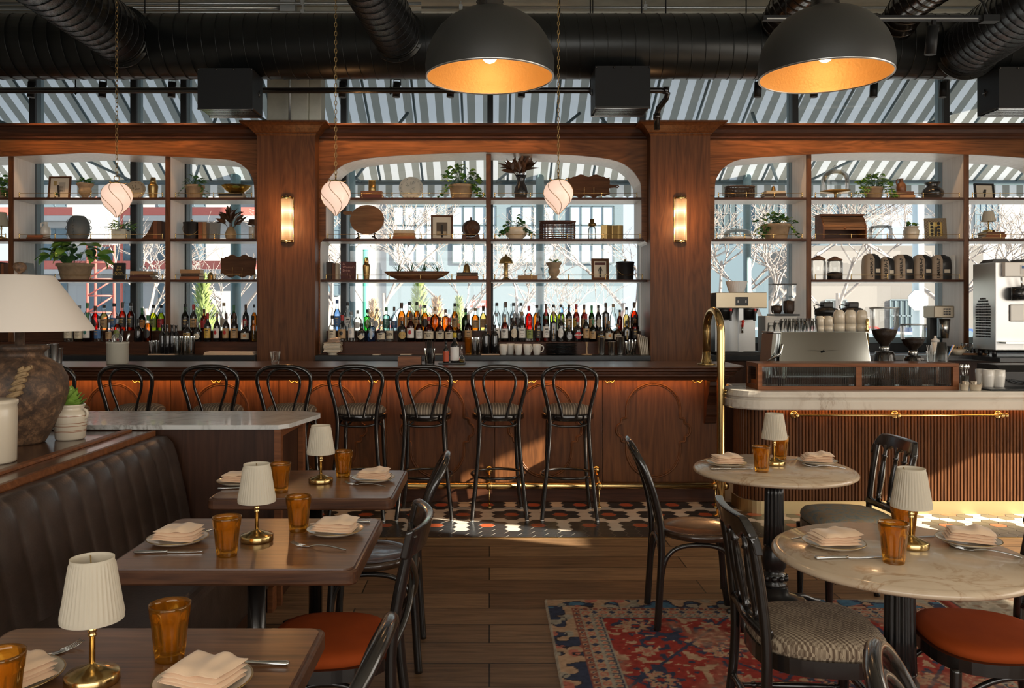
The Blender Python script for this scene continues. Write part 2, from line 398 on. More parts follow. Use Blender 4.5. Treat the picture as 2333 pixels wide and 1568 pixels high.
# conduits under the ceiling
def conduit(y, r, D, x0, x1, lab):
    z = pz(y, D); t = thing('conduit_run', lab, 'conduit', (0, D, z), group='ceiling conduits')
    MB().tube([(px(x0, D), 0, 0), (px(x1, D), 0, 0)], r, 10).build('pipe', M['galv'], t)
    for x in range(int(x0)+90, int(x1), 420):
        q = MB(); X = px(x, D); q.bx(X-0.018, X+0.018, -r-0.006, r+0.006, -r-0.006, r+0.012); q.bx(X-0.004, X+0.004, -0.004, 0.004, r, 4.655-z)
        q.build('strap', M['galv'], t)
conduit(8, 0.016, 8.15, -240, 960, 'thin silver conduit closest to the ceiling above the left bay')
conduit(18, 0.020, 8.25, -240, 640, 'thick silver conduit ending at the galvanised box on the ceiling')
conduit(29, 0.016, 8.12, -240, 960, 'silver conduit lying just above the top edge of the big black duct')
conduit(17, 0.014, 8.3, 960, 2480, 'slim silver conduit above the duct on the right half of the ceiling')
t = thing('junction_box', 'small galvanised electrical box on the ceiling conduits above the left pillar', 'electrical box', (px(655, 8.2), 8.25, pz(14, 8.2)))
MB().bx(-0.07, 0.07, -0.05, 0.05, -0.05, 0.08).build('body', M['galv'], t, bevel=0.006); MB().bx(-0.075, 0.075, -0.055, -0.05, -0.055, 0.06).build('cover', M['galv'], t)
mb = MB(); mb.bx(-6.2, 7.2, 8.45, 8.75, 4.42, 4.65); struct(mb.build('beam', M['concrete'], bevel=0.01))
# ================================================================ DUCTS
def helix(mb, p0, p1, r, pitch, tr=0.0045, seg=20, m=0):
    p0 = Vector(p0); p1 = Vector(p1); d = p1 - p0; L = d.length; d.normalize(); u = d.orthogonal().normalized(); w = d.cross(u); n = int(L/pitch*seg); pts = []
    for i in range(n+1):
        a = 2*PI*i/seg; pts.append(p0 + d*(i*pitch/seg) + u*(r*math.cos(a)) + w*(r*math.sin(a)))
    mb.tube(pts, tr, 4, m)
duct = thing('air_duct', 'large black spiral air duct running across the room above the bar', 'air duct', (0, 7.5, 3.94))
mb = MB(); mb.tube([(-6.19, 0, 0), (7.19, 0, 0)], 0.283, 40); mb.build('main_duct', M['duct'], duct)
mb = MB(); helix(mb, (-6.19, 0, 0), (7.19, 0, 0), 0.284, 0.1215, 0.0042, 26); mb.build('spiral_seam', M['duct'], duct)
def branch(x, y, r, d, L, mat='duct_gloss', pitch=0.11):
    d = Vector(d).normalized(); p = Vector((px(x, 7.2), 7.30-7.5, pz(y, 7.2)-3.94)); q = p + d*L
    mb = MB(); mb.tube([p, q], r, 36); b = mb.build('branch_duct', M[mat], duct)
    mb = MB(); helix(mb, p + d*0.08, q, r+0.001, pitch, 0.004, 24); mb.build('spiral_seam', M['black_metal'], b)
    mb = MB(); mb.tube([p + d*0.03, p + d*0.05], r+0.035, 36); mb.tube([p + d*0.04, p + d*0.075], r+0.008, 36)
    e = d.orthogonal().normalized(); g = d.cross(e)
    for i in range(14):
        a = 2*PI*i/14; mb.sph(p + d*0.052 + (e*math.cos(a) + g*math.sin(a))*(r+0.022), 0.006, 6, 4)
    mb.build('collar', M['duct'], b)
branch(268, 78, 0.237, (0, -1, 0), 5.2)
branch(903, 76, 0.205, (-0.098, -1, 0.058), 5.2)
branch(2216, 105, 0.235, (-0.194, -1, -0.047), 5.0)
def flex(pts, r):
    mb = MB(); mb.tube(pts, r, 24)
    for i in range(len(pts)-1):
        a, b = Vector(pts[i]), Vector(pts[i+1]); n = max(1, int((b-a).length/0.09))
        for k in range(n):
            q = a.lerp(b, k/n); dd = (b-a).normalized()*0.008; mb.tube([q-dd, q+dd], r+0.005, 24)
    mb.build('flexible_duct', M['black_lacq'], duct)
def dl(x, D, y): return (px(x, D), D-7.5, pz(y, D)-3.94)
flex([dl(1768, 7.28, 62), dl(1800, 6.9, 5), dl(1880, 6.3, -60), dl(2000, 5.6, -120)], 0.15)
flex([dl(2040, 7.28, 62), dl(2075, 6.9, 5), dl(2170, 6.3, -60), dl(2300, 5.6, -120)], 0.15)
def diffuser(x0, x1, y0, y1):
    D = 7.18; X0, X1, Z1, Z0 = px(x0, D), px(x1, D), pz(y0, D)-3.94, pz(y1, D)-3.94
    mb = MB(); mb.prism([(X0, Z0), (X1, Z0), (X1, Z1), (X0, Z1)], D-7.5, 7.50-7.5, 'y')
    b = mb.build('diffuser_box', M['black_metal'], duct, bevel=0.006)
    mb = MB(); t = 0.02
    for i in range(9):
        yy = -0.29 + i*0.032; mb.bx(X0+t, X1-t, yy, yy+0.012, Z0-0.012, Z0-0.001)
    mb.bx(X0, X1, -0.325, -0.30, Z0-0.014, Z0); mb.bx(X0, X1, -0.022, 0.0, Z0-0.014, Z0)
    mb.build('grille', M['black_gloss'], b)
    for i in range(4): mb = MB(); mb.sph((X0 + (X1-X0)*(0.02+0.32*i), D-7.503, Z1-0.012), 0.009, 8, 5); mb.build('screw', M['black_lacq'], b)
    for s in (X0-0.003, X1+0.003): mb = MB(); mb.tube([(s, -0.12, (Z0+Z1)/2-0.03), (s, -0.12, (Z0+Z1)/2+0.03)], 0.006); mb.tube([(s, -0.15, (Z0+Z1)/2), (s, -0.09, (Z0+Z1)/2)], 0.006); mb.build('wing_nut', M['black_lacq'], b)
diffuser(450, 575, 155, 246); diffuser(1356, 1482, 150, 243); diffuser(2276, 2402, 152, 244)
mb = MB()
for x in (330, 1275, 1462, 1517, 2245, 1700): mb.tube([(px(x, 7.5), 0, 0.28), (px(x, 7.5), 0, 0.705)], 0.006, 6)
mb.build('hanger_rod', M['black_metal'], duct)
t = thing('black_pipe', 'black steel pipe running below the air duct with an elbow at its right end', 'pipe', (0, 7.82, pz(206, 7.82)))
X = px(1518, 7.82)
MB().tube([(-6.19, 0, 0), (X-0.05, 0, 0), (X-0.015, 0.0, -0.006), (X+0.012, 0.0, -0.03), (X+0.004, 0.03, -0.07), (X-0.05, 0.10, -0.14), (X-0.062, 0.13, -0.20), (X-0.062, 0.13, -0.34)], 0.028, 12).build('pipe', M['black_lacq'], t)
mb = MB()
for x in (172, 890, 1345): q = px(x, 7.82); mb.tube([(q, 0, -0.034), (q-0.03, 0, 0), (q, 0, 0.034), (q+0.03, 0, 0)], 0.009, 6, closed=True); mb.tube([(q, 0, 0.034), (q, 0, 1.0)], 0.006, 6)
mb.build('pipe_hanger', M['black_metal'], t)
mb = MB(); mb.tube([(X-0.03, 0, 0), (X+0.02, 0, 0)], 0.036, 12); mb.build('fitting', M['black_lacq'], t); mb = MB(); mb.tube([(X-0.062, 0.13, -0.19), (X-0.062, 0.13, -0.24)], 0.036, 12); mb.build('fitting', M['black_lacq'], t)
# ---- track lights
M['spot_glow'] = pm('spot_glow', (1, 0.7, 0.4), 0.5, emit=(1.0, 0.62, 0.30), es=6)
tr = thing('light_track', 'long black lighting track hidden behind the air duct', 'light track', (0, 8.06, 3.83))
MB().bx(-6.1, 7.1, -0.02, 0.02, 0, 0.03).build('rail', M['black_metal'], tr)
mb = MB()
for x in range(-5, 8, 2): mb.tube([(x, 0, 0.03), (x, 0, 0.82)], 0.005, 6)
mb.build('suspension_rod', M['black_metal'], tr)
def spot_proto(name, lab, loc, tilt, group=None, h=0.115, drop=0.085):
    t = thing(name, lab, 'spotlight', loc, group=group)
    q = MB(); q.bx(-0.012, 0.012, -0.012, 0.012, -0.03, 0.0); q.tube([(-0.033, 0, -drop), (-0.033, 0, -0.03), (0.033, 0, -0.03), (0.033, 0, -drop)], 0.005, 6); q.build('bracket', M['black_metal'], t)
    q = MB(); q.lathe([(0.031, -drop-h), (0.036, -drop-h), (0.036, -drop+0.03), (0.0, -drop+0.03)], seg=18); q.build('body', M['black_metal'], t, rot=tilt)
    q = MB(); q.lathe([(0.0, -drop-h+0.012), (0.030, -drop-h+0.002)], seg=18); q.build('lens', M['spot_glow'], t, rot=tilt)
    return t
spots = [(73, 'below the duct at the far left end'), (235, 'below the duct, left of the first globe pendant chain'), (393, 'below the duct, just left of the left diffuser box'),
         (782, 'below the duct beside the second globe pendant chain'), (905, 'below the duct under the middle branch duct'), (1028, 'below the duct, partly behind the middle dome pendant'),
         (1190, 'below the duct behind the right rim of the middle dome'), (1728, 'below the duct at the left rim of the right dome'), (1856, 'below the duct behind the right dome pendant'), (1992, 'below the duct at the right rim of the right dome'), (2150, 'below the duct, left of the right diffuser box')]
pr = None
for x, w in spots:
    lab = 'small black cylinder spotlight ' + w; loc = (px(x, 8.06), 8.06, 3.83)
    lamp('spot_light', 'SPOT', (loc[0], 8.08, 3.60), 9.0, (1.0, 0.56, 0.24), (0, 0.42, -0.75), radius=0.03, spot=2.2, blend=0.9)
    if pr is None: pr = spot_proto('track_spotlight', lab, loc, (0.0, 0.05, 0), 'spotlights under the duct')
    else: dup(pr, loc, label=lab)
tk = thing('light_track', 'short black track with silver edge crossing in front of the right dome', 'light track', (0, 5.5, pz(47, 5.5)))
mb = MB(); mb.bx(px(1738, 5.5), px(2270, 5.5), -0.018, 0.018, 0.0, 0.03); mb.build('rail', M['black_metal'], tk)
MB().bx(px(1745, 5.5), px(2225, 5.5), -0.021, -0.018, 0.003, 0.012).build('edge_strip', M['steel_soft'], tk)
mb = MB(); mb.bx(px(2235, 5.5), px(2272, 5.5), -0.03, 0.03, -0.012, 0.03); mb.tube([(px(2250, 5.5), 0, 0.03), (px(2240, 5.5), 0, 0.12), (px(2222, 5.5), 0.1, 0.25), (px(2226, 5.5), 0.15, 1.18)], 0.008, 6); mb.build('power_feed', M['black_metal'], tk); mb = MB(); mb.tube([(px(1790, 5.5), 0, 0.03), (px(1790, 5.5), 0, 1.18)], 0.004, 6); mb.build('suspension_wire', M['black_metal'], tk)
spot_proto('track_spotlight', 'black cylinder spotlight glowing on the short track at upper right', (px(2127, 5.5), 5.5, pz(47, 5.5)), (0.08, 0.06, 0), h=0.15, drop=0.07)
# ================================================================ AWNING outside
def cloth(name, c):
    t = NT(name); t.n.remove(t.b); d = t.new('ShaderNodeBsdfDiffuse'); d.inputs[0].default_value = (*c, 1); tr = t.new('ShaderNodeBsdfTranslucent'); tr.inputs[0].default_value = (*c, 1)
    m = t.new('ShaderNodeMixShader'); m.inputs[0].default_value = 0.5; t.link(d.outputs[0], m.inputs[1]); t.link(tr.outputs[0], m.inputs[2]); t.link(m.outputs[0], t.out.inputs[0]); return t.mat
M['awn_w'] = cloth('awning_white', (0.62, 0.64, 0.66)); M['awn_g'] = cloth('awning_grey', (0.22, 0.225, 0.205))
aw = thing('awning', 'striped grey and white awning slanting down outside the windows', 'awning', (0, 9.2, 4.30))
mb = MB(); P = 0.093; n = int(17/P)
A, B = (0.0, 0.0), (1.86, -0.997)
for i in range(n):
    x0 = -8.0 + i*P + 0.02; x1 = x0 + P
    mb.add([(x0, A[0], A[1]), (x1, A[0], A[1]), (x1, B[0], B[1]), (x0, B[0], B[1])], [(0, 1, 2, 3)], i % 2)
mb.build('canopy', [M['awn_w'], M['awn_g']], aw, flip=False)
mb = MB()
for i in range(n):
    x0 = -8.0 + i*P + 0.02; x1 = x0 + P; xm = (x0+x1)/2
    mb.add([(x0, 1.865, -1.0), (x1, 1.865, -1.0), (x1, 1.865, -1.205), (xm, 1.865, -1.225), (x0, 1.865, -1.205)], [(0, 1, 2, 3, 4)], i % 2)
mb.build('valance', [M['awn_w'], M['awn_g']], aw, flip=False)
M['awn_f'] = pm('awning_frame', (0.10, 0.15, 0.17), 0.5)
mb = MB(); x = -7.6
while x < 8.6:
    mb.tube([(x, 0.0, -0.03), (x, 1.85, -1.02)], 0.016, 6); x += 0.56
mb.build('rafter', M['awn_f'], aw)
MB().tube([(-7.9, 1.83, -1.03), (8.8, 1.83, -1.03)], 0.032, 8).build('front_bar', M['awn_f'], aw)
mb = MB()
for x, s in ((-5.6, 1), (-3.0, -1), (-2.6, 1), (-0.9, -1), (1.2, 1), (1.0, -1), (2.9, 1), (5.1, -1)): mb.tube([(x, 0.0, -0.55), (x + 0.9*s, 1.80, -1.02)], 0.018, 6)
mb.build('folding_arm', M['awn_f'], aw)
# ================================================================ BACK BAR
DB = 8.40                                   # plane of the bay faces; shelves run back to 8.76
ZS = [pz(450, DB), pz(544, DB), pz(637, DB)]   # shelf tops
def cham(pts):
    n = len(pts); out = []
    for i in range(n):
        a, b, c = pts[i-1], pts[i], pts[(i+1) % n]
        if b[1] > 440: out.append(b); continue
        out += [(b[0]*0.75+a[0]*0.25, b[1]*0.75+a[1]*0.25), (b[0]*0.75+c[0]*0.25, b[1]*0.75+c[1]*0.25)]
    return out
def P2(pts):
    pts = cham(cham(pts)); return [(px(x, DB), pz(y, DB)) for x, y in pts]
mid_up = [(743, 543), (743, 428), (748, 410), (760, 394), (781, 376), (811, 366), (863, 358), (966, 352), (1094, 347.5), (1110, 347.5), (1238, 352), (1316, 354.5), (1400, 364), (1436, 383), (1457, 411), (1461, 430), (1461, 543)]
mid_lo = [(1466, 545.5), (1473, 553), (1474, 570), (1474, 806), (730, 806), (730, 570), (731, 553), (738, 545.5)]
left_r = [(257, 352), (386, 357), (514, 363.4), (540, 368.6), (566, 386.6), (577.5, 407), (581, 428), (581, 543), (584, 545), (587, 553), (587, 806)]
left_up = [(406-x, y) for x, y in reversed(left_r)] + [(203, 348)] + left_r
left_up = [p for p in left_up]
right_l = [(1618, 806), (1618, 553), (1621, 546), (1627, 543), (1627, 424), (1631, 405), (1647, 382), (1678.5, 363.5), (1740, 358.5), (1838, 352.6)]
right_up = right_l + [(1945, 348), (2060, 348)] + [(4044-x, y) for x, y in reversed(right_l)]
POST = {}
def bay(name, lab, x0, x1, hole, divs, shelves):
    t = thing(name, lab, 'back bar', (0, 0, 0))
    H = P2(hole); X0, X1 = px(x0, DB), px(x1, DB); top = pz(318, DB)
    mb = MB(); mb.prism([(X0, 1.1315), (X1, 1.1315), (X1, top), (X0, top)], DB-0.02, DB, 'y', [H]); mb.build('fascia_panel', M['walnut_x'], t)
    n = len(H); vs = [(q[0], DB, q[1]) for q in H] + [(q[0], 8.82, q[1]) for q in H]
    mb = MB(); mb.add(vs, [(i, (i+1) % n, (i+1) % n + n, i+n) for i in range(n) if not (H[i][1] < 1.2 and H[(i+1) % n][1] < 1.2)]); mb.build('arch_lining', M['lining'], t)
    mb = MB(); prof = [(0, 318.5), (0.012, 318.5), (0.02, 316), (0.02, 312), (0.03, 309), (0.045, 303), (0.055, 296), (0.075, 290), (0.105, 287.5), (0.115, 286), (0.115, 281.5), (0, 281.5)]
    pr = [(DB-0.02-a, pz(b, DB-a)) for a, b in prof]; mb.prism(pr, X0, X1, 'x'); mb.build('cornice', M['walnut_dark'], t, bevel=0.002)
    for dx, z0 in divs:
        X = px(dx, DB); q = MB(); q.bx(X-0.025, X+0.025, DB+0.001, DB+0.012, z0, pz(351, DB)); e = q.build('divider', M['walnut_z'], t)
        zt_ = pz(351, DB); q = MB(); q.prism([(DB+0.012, z0), (8.573, z0), (8.573, 1.3615 if z0 == 1.2535 else z0+0.001), (8.80, 1.3615 if z0 == 1.2535 else z0), (8.80, zt_), (DB+0.012, zt_)], X-0.024, X+0.024, 'x'); q.build('divider_panel', M['lining'], e)
    for (sx0, sx1, k) in shelves:
        a, b = px(sx0, DB), px(sx1, DB); z = ZS[k]
        q = MB(); q.bx(a, b, DB-0.008, DB+0.012, z-0.024, z); sh = q.build('shelf', M['walnut_dark'], t, bevel=0.003)
        q = MB(); q.bx(a, b, DB+0.012, 8.78, z-0.022, z); q.build('shelf_board', M['lining'], sh)
        q = MB(); m = max(2, round((b-a)/0.36)); ia, ib = a+0.05, b-0.04
        q.tube([(ia, DB+0.02, z+0.046), (ib, DB+0.02, z+0.046)], 0.0032, 6); q.build('gallery_rail', M['brass'], sh)
        for i in range(m+1):
            q = MB(); xx = ia + (ib-ia)*i/m; q.lathe([(0.0085, 0), (0.0085, 0.004), (0.005, 0.008), (0.005, 0.02), (0.0075, 0.026), (0.005, 0.032), (0.005, 0.04), (0.0075, 0.046), (0.0035, 0.054), (0, 0.056)], (0, 0, 0), 8)
            if 'p' in POST: e = bpy.data.objects.new('rail_post', POST['p']); COL.objects.link(e); e.parent = sh
            else: e = q.build('rail_post', M['brass'], sh); POST['p'] = e.data
            e.location = (xx, DB+0.02, z)
    return t
bay('back_bar_bay', 'middle arched back bar bay between the two wall sconces with one central divider', 727, 1480, mid_up + mid_lo, [(1113, 1.2535)], [(743, 1110, 0), (1116, 1461, 0), (735, 1110, 1), (1116, 1468, 1), (731, 1110, 2), (1116, 1473, 2)])
bay('back_bar_bay', 'left arched back bar bay behind the globe pendant and the big pottery lamp', -190, 588, left_up, [(24.5, 1.2535), (382, 1.2535)], [(-174, 19, 0), (30, 377, 0), (387, 581, 0), (-178, 19, 1), (30, 377, 1), (387, 584, 1), (-180, 19, 2), (30, 377, 2), (387, 587, 2)])
bay('back_bar_bay', 'right arched back bar bay above the coffee machines with coffee bags on its third shelf', 1616, 2440, right_up, [(1843, pz(735, DB)), (2202, 1.2)], [(1627, 1838, 0), (1848, 2197, 0), (2207, 2417, 0), (1622, 1838, 1), (1848, 2197, 1), (2207, 2420, 1), (1848, 2197, 2)])
def pillar(x0, x1, lab):
    t = thing('wood_pillar', lab, 'pillar', (0, 0, 0)); X0, X1 = px(x0, 8.2), px(x1, 8.2); zt = pz(304, 8.2)
    MB().bx(X0, X1, 8.2, 8.72, 0, zt).build('shaft', M['walnut_z'], t, bevel=0.003)
    lv = [(0.0, 309), (0.012, 306), (0.012, 303), (0.03, 300), (0.055, 292), (0.08, 285), (0.115, 279), (0.135, 277.5), (0.135, 273.5)]
    vs = []; fs = []
    for d, y in lv:
        z = pz(y, 8.2-d); vs += [(X0-d, 8.2-d, z), (X1+d, 8.2-d, z), (X1+d, 8.8, z), (X0-d, 8.8, z)]
    for i in range(len(lv)-1):
        for k in range(4): fs.append((i*4+k, i*4+(k+1) % 4, i*4+4+(k+1) % 4, i*4+4+k))
    fs += [(0, 1, 2, 3), tuple(len(vs)-4+k for k in range(4))]
    MB().add(vs, fs).build('capital', M['walnut_z'], t)
pillar(585, 718, 'tall walnut pillar between the left and middle back bar bays, carrying the left sconce')
pillar(1482, 1618, 'tall walnut pillar between the middle and right back bar bays, carrying the right sconce')
pillar(2440, 2575, 'walnut pillar beyond the right bay at the far right')
pillar(-330, -194, 'walnut pillar beyond the left bay at the far left')
def backcounter(x0, x1, lab, mats='black_stone'):
    t = thing('back_counter', lab, 'counter', (0, 0, 0)); X0, X1 = px(x0, 8.19), px(x1, 8.19)
    MB().bx(X0, X1, 8.15, 8.82, 1.076, 1.130).build('stone_top', M[mats], t, bevel=0.004)
    MB().bx(X0+0.02, X1-0.02, 8.185, 8.80, 0, 1.075).build('base_cabinet', M['walnut_darkz'], t)
    MB().bx(X0+0.03, X1-0.02, 8.41, 8.80, 1.1305, 1.252).build('bottle_step', M['walnut_dark'], t, bevel=0.003)
    MB().bx(X0+0.03, X1-0.02, 8.575, 8.80, 1.2525, 1.36).build('upper_step', M['walnut_dark'], t, bevel=0.003)
    return t
backcounter(719, 1481, 'black stone counter with a stepped bottle ledge in the middle back bar bay')
backcounter(-193, 584, 'black stone counter with a stepped bottle ledge in the left back bar bay')
t = thing('back_counter', 'black stone counter under the coffee brewer in the right bay', 'counter', (0, 0, 0))
MB().bx(px(1619, 8.19), px(2439, 8.19), 8.15, 8.82, 1.076, 1.130).build('stone_top', M['black_stone'], t, bevel=0.004)
MB().bx(px(1625, 8.19), px(2430, 8.19), 8.185, 8.80, 0, 1.075).build('base_cabinet', M['walnut_darkz'], t)
# ================================================================ BAR
bar = thing('bar_counter', 'long dark walnut bar counter with moulded edge and arched front panels', 'bar counter', (0, 0, 0))
XL, XR = -5.6, 1.90
def bar_slab():
    # moulded edge profile (depth from the front, height) swept along the front and round the right-hand end
    prof = [(0.0, 1.126), (0.0, 1.116), (0.008, 1.108), (0.02, 1.104), (0.02, 1.092), (0.03, 1.086), (0.045, 1.08), (0.045, 1.068), (0.055, 1.062), (0.055, 1.048), (0.07, 1.040), (0.09, 1.030), (0.10, 1.012)]
    xe = 2.02
    def ring(d):
        f = 6.50 + d; b = 7.26 - d; r = 0.13; x = xe - d
        pts = [(XL, f)]
        for i in range(7): a = -PI/2 + PI/2*i/6; pts.append((x - r + r*math.cos(a), f + r + r*math.sin(a)))
        for i in range(7): a = PI/2*i/6; pts.append((x - r + r*math.cos(a), b - r + r*math.sin(a)))
        pts.append((XL, b)); return pts
    vs = []; fs = []; n = len(ring(0))
    for d, z in prof: vs += [(a, b, z) for a, b in ring(d)]
    for j in range(len(prof)-1):
        for i in range(n-1): fs.append((j*n+i, j*n+i+1, (j+1)*n+i+1, (j+1)*n+i))
        fs.append((j*n+n-1, j*n, (j+1)*n, (j+1)*n+n-1))
    mb = MB(); mb.add(vs, fs); m2 = MB(); m2.add(vs[:n], [tuple(range(n))]); m2.add(vs[-n:], [tuple(range(n))])
    mb.build('edge_moulding', M['walnut_dark'], bar, bevel=0.0015)
    m2.build('bar_top', M['bar_top'], bar)
bar_slab()
MB().bx(XL, XR, 6.85, 7.20, 0.0, 1.011).build('bar_body', M['walnut_darkz'], bar)
seam = [px(1127 + 246*k, 6.83) for k in range(-8, 2)]
edges = [XL] + [s for s in seam if s > XL] + [XR]
for i in range(len(edges)-1): MB().bx(edges[i]+0.002, edges[i+1]-0.002, 6.83, 6.849, 0.16, 1.011).build('front_panel', M['walnut_z'], bar, bevel=0.003)
MB().bx(XL, XR, 6.815, 6.849, 0.0, 0.158).build('base_board', M['walnut_dark'], bar, bevel=0.004)
def medallion():
    half = []; r = 0.222; yc = 0.165
    for i in range(15): a = math.radians(90 - 90*i/14*1.0 + 0); half.append((r*math.cos(a), yc + r*math.sin(a)))
    half += [(0.222, 0.135), (0.222, 0.105), (0.232, 0.098), (0.252, 0.097), (0.262, 0.088), (0.263, 0.072)]
    for i in range(9): a = math.radians(78 - 156*i/8); half.append((0.255 + 0.050*math.cos(a), 0.056*math.sin(a)))
    low = [(x, -y) for x, y in reversed(half[:21])]
    R = half + low
    return R + [(-x, y) for x, y in reversed(R[1:-1])]
OUT = medallion()
pan = 246*6.83/F; c0 = px(1242.5, 6.83)
for k in range(-6, 2):
    cx = c0 + pan*k; mb = MB()
    mb.tube([(cx+a, 6.828, 0.585+b) for a, b in OUT], 0.009, 6, closed=True)
    mb.tube([(cx+a*0.955, 6.829, 0.585+b*0.965) for a, b in OUT], 0.006, 6, closed=True)
    mb.build('panel_moulding', M['walnut_z'], bar)
def corbel(X):
    pr = [(6.829, 1.00), (6.64, 1.00), (6.64, 0.965), (6.66, 0.955), (6.665, 0.91), (6.70, 0.88), (6.74, 0.80), (6.755, 0.72), (6.775, 0.70), (6.79, 0.65), (6.829, 0.64)]
    MB().prism(pr, X-0.045, X+0.045, 'x').build('corbel', M['walnut_dark'], bar, bevel=0.004)
corbel(px(1626, 6.7))
def hook(x, w):
    X = px(x, 6.82); t = thing('bag_hook', 'small brass double hook under the bar top, ' + w, 'hook', (X, 6.8293, pz(866, 6.82)), group='bag hooks under the bar top')
    mb = MB()
    for s in (-1, 1): mb.tube([(0, -0.008, 0.01), (s*0.008, -0.022, -0.012), (s*0.026, -0.034, -0.02), (s*0.038, -0.036, -0.004), (s*0.042, -0.036, 0.006)], 0.0045, 6); mb.sph((s*0.0425, -0.036, 0.008), 0.006, 8, 6)
    mb.build('prong', M['brass'], t); MB().bx(-0.006, 0.006, -0.010, 0.0, -0.02, 0.026).build('back_plate', M['brass'], t)
for x, w in ((137, 'behind the first stool from the left'), (316, 'behind the second stool from the left'), (495, 'behind the third stool from the left'), (672, 'behind the fourth stool from the left'), (851, 'behind the fifth stool from the left'), (1031, 'between the sixth and seventh stools'), (1210, 'between the last two stools'), (1388, 'just right of the last stool'), (1587, 'beside the corbel near the right end')): hook(x, w)
# foot rail
fr = thing('foot_rail', 'long polished brass foot rail along the base of the bar', 'foot rail', (0, 6.63, 0.172))
MB().tube([(XL, 0, 0), (1.86, 0, 0)], 0.026, 16).build('rail', M['brass'], fr)
q = MB(); q.lathe([(0.033, -0.03), (0.033, 0.03)], (0, 0, 0), 14); 
for x in (365, 615, 865, 1115, 1365, 1630):
    X = px(x, 6.63); mb = MB(); mb.tube([(X-0.022, 0, 0), (X+0.022, 0, 0)], 0.0315, 14); mb.tube([(X, 0, 0), (X, 0, -0.17)], 0.006, 8); mb.lathe([(0.022, 0), (0.022, 0.006), (0.008, 0.012)], (X, 0, -0.172), 12); mb.tube([(X, 0, 0.02), (X, 0.17, 0.09)], 0.008, 8); mb.tube([(X, 0.172, 0.09), (X, 0.198, 0.09)], [0.032, 0.028], 12)
    mb.build('rail_support', M['brass'], fr)
MB().tube([(1.86, 0, 0), (1.895, 0, 0)], [0.035, 0.03], 14).build('end_cap', M['brass'], fr)
# brass gooseneck post
gp = thing('brass_post', 'tall polished brass gooseneck post at the right end of the bar', 'post', (1.765, 6.36, 0))
mb = MB(); pts = [(0, 0, 0.004), (0, 0, 0.4), (0, 0, 0.8), (0, 0, 1.40)]
for i in range(1, 16): a = PI - PI*i/15; pts.append((-0.006*i/15, 0.20 + 0.20*math.cos(a), 1.40 + 0.165*math.sin(a)))
pts.append((-0.006, 0.40, 1.14)); mb.tube(pts, 0.030, 18); mb.build('pipe', M['brass'], gp)
MB().lathe([(0.075, 1.127), (0.075, 1.133), (0.042, 1.139), (0.042, 1.165), (0.035, 1.172), (0.031, 1.23)], (-0.006, 0.40, 0), 20).build('base_flange', M['brass'], gp)
mb = MB(); mb.lathe([(0.06, 0), (0.06, 0.006), (0.034, 0.014), (0.034, 0.05)], seg=18); mb.build('foot_flange', M['brass'], gp)
mb = MB(); mb.tube([(0.03, 0, 0.93), (0.05, 0.02, 0.93)], 0.014, 10); mb.sph((0.036, -0.012, 0.955), 0.012, 8, 6); mb.build('clamp', M['brass'], gp)
# ================================================================ MARBLE COUNTER
def marble(name, base, vein1, vein2, sc=1.0, r=0.16):
    t = NT(name); v = t.coord((1, 1, 1)); n = t.noise(v, 1.6*sc, 8, 0.6, 1.2)
    q = t.new('ShaderNodeTexNoise'); q.inputs['Scale'].default_value = 1.5*sc; q.inputs['Detail'].default_value = 9; q.inputs['Roughness'].default_value = 0.62; q.inputs['Distortion'].default_value = 1.8; t.link(v, q.inputs[0])
    vein = t.ramp(t.math('ABSOLUTE', t.math('SUBTRACT', q.outputs[0], 0.5)), [(0.0, 1.0), (0.018, 0.35), (0.05, 0.0)])
    n2 = t.noise(t.coord((1, 1, 1), loc=(3, 5, 1)), 0.9*sc, 4, 0.5)
    vein = t.math('MULTIPLY', vein, t.ramp(n2, [(0.42, 0.0), (0.6, 1.0)]))
    c = t.mix(t.ramp(n, [(0.35, 0.0), (0.7, 0.6)]), base, vein2); t.base(t.mix(vein, c, vein1)); t.rough(r); t.set(Coat_Weight=0.2)
    return t.mat
M['marble'] = marble('veined_white_marble', (0.66, 0.61, 0.53), (0.20, 0.11, 0.05), (0.50, 0.46, 0.40))
M['marble_grey'] = marble('pale_grey_marble', (0.60, 0.60, 0.58), (0.28, 0.27, 0.25), (0.48, 0.48, 0.47), r=0.24)
M['marble_tan'] = marble('honed_beige_marble', (0.56, 0.44, 0.31), (0.34, 0.21, 0.11), (0.46, 0.34, 0.23), 2.2, r=0.22)
mc = thing('marble_counter', 'coffee counter with veined marble top and slatted walnut front at the right', 'counter', (0, 0, 0))
def mslab():
    prof = [(0.03, 0.970), (0.02, 0.968), (0.016, 0.958), (0.008, 0.944), (0.003, 0.930), (0.010, 0.921), (0.022, 0.917), (0.022, 0.909), (0.006, 0.905), (0.0, 0.895), (0.0, 0.845), (0.006, 0.835), (0.02, 0.832)]
    xl = 1.80
    def ring(d):
        f = 6.10 + d; r = 0.22; x = xl + d; pts = [(5.6, f)]
        for i in range(9): a = -PI/2 - PI/2*i/8; pts.append((x + r + r*math.cos(a), f + r + r*math.sin(a)))
        pts += [(x, 6.56), (x+0.10, 6.62), (x+0.12, 6.82), (5.6, 6.82)]; return pts
    n = len(ring(0)); vs = []; fs = []
    for d, z in prof: vs += [(a, b, z) for a, b in ring(d)]
    for j in range(len(prof)-1):
        for i in range(n): fs.append((j*n+i, j*n+(i+1) % n, (j+1)*n+(i+1) % n, (j+1)*n+i))
    fs += [tuple(range(n)), tuple(reversed([len(vs)-n+i for i in range(n)]))]
    MB().add(vs, fs).build('marble_top', M['marble'], mc)
mslab()
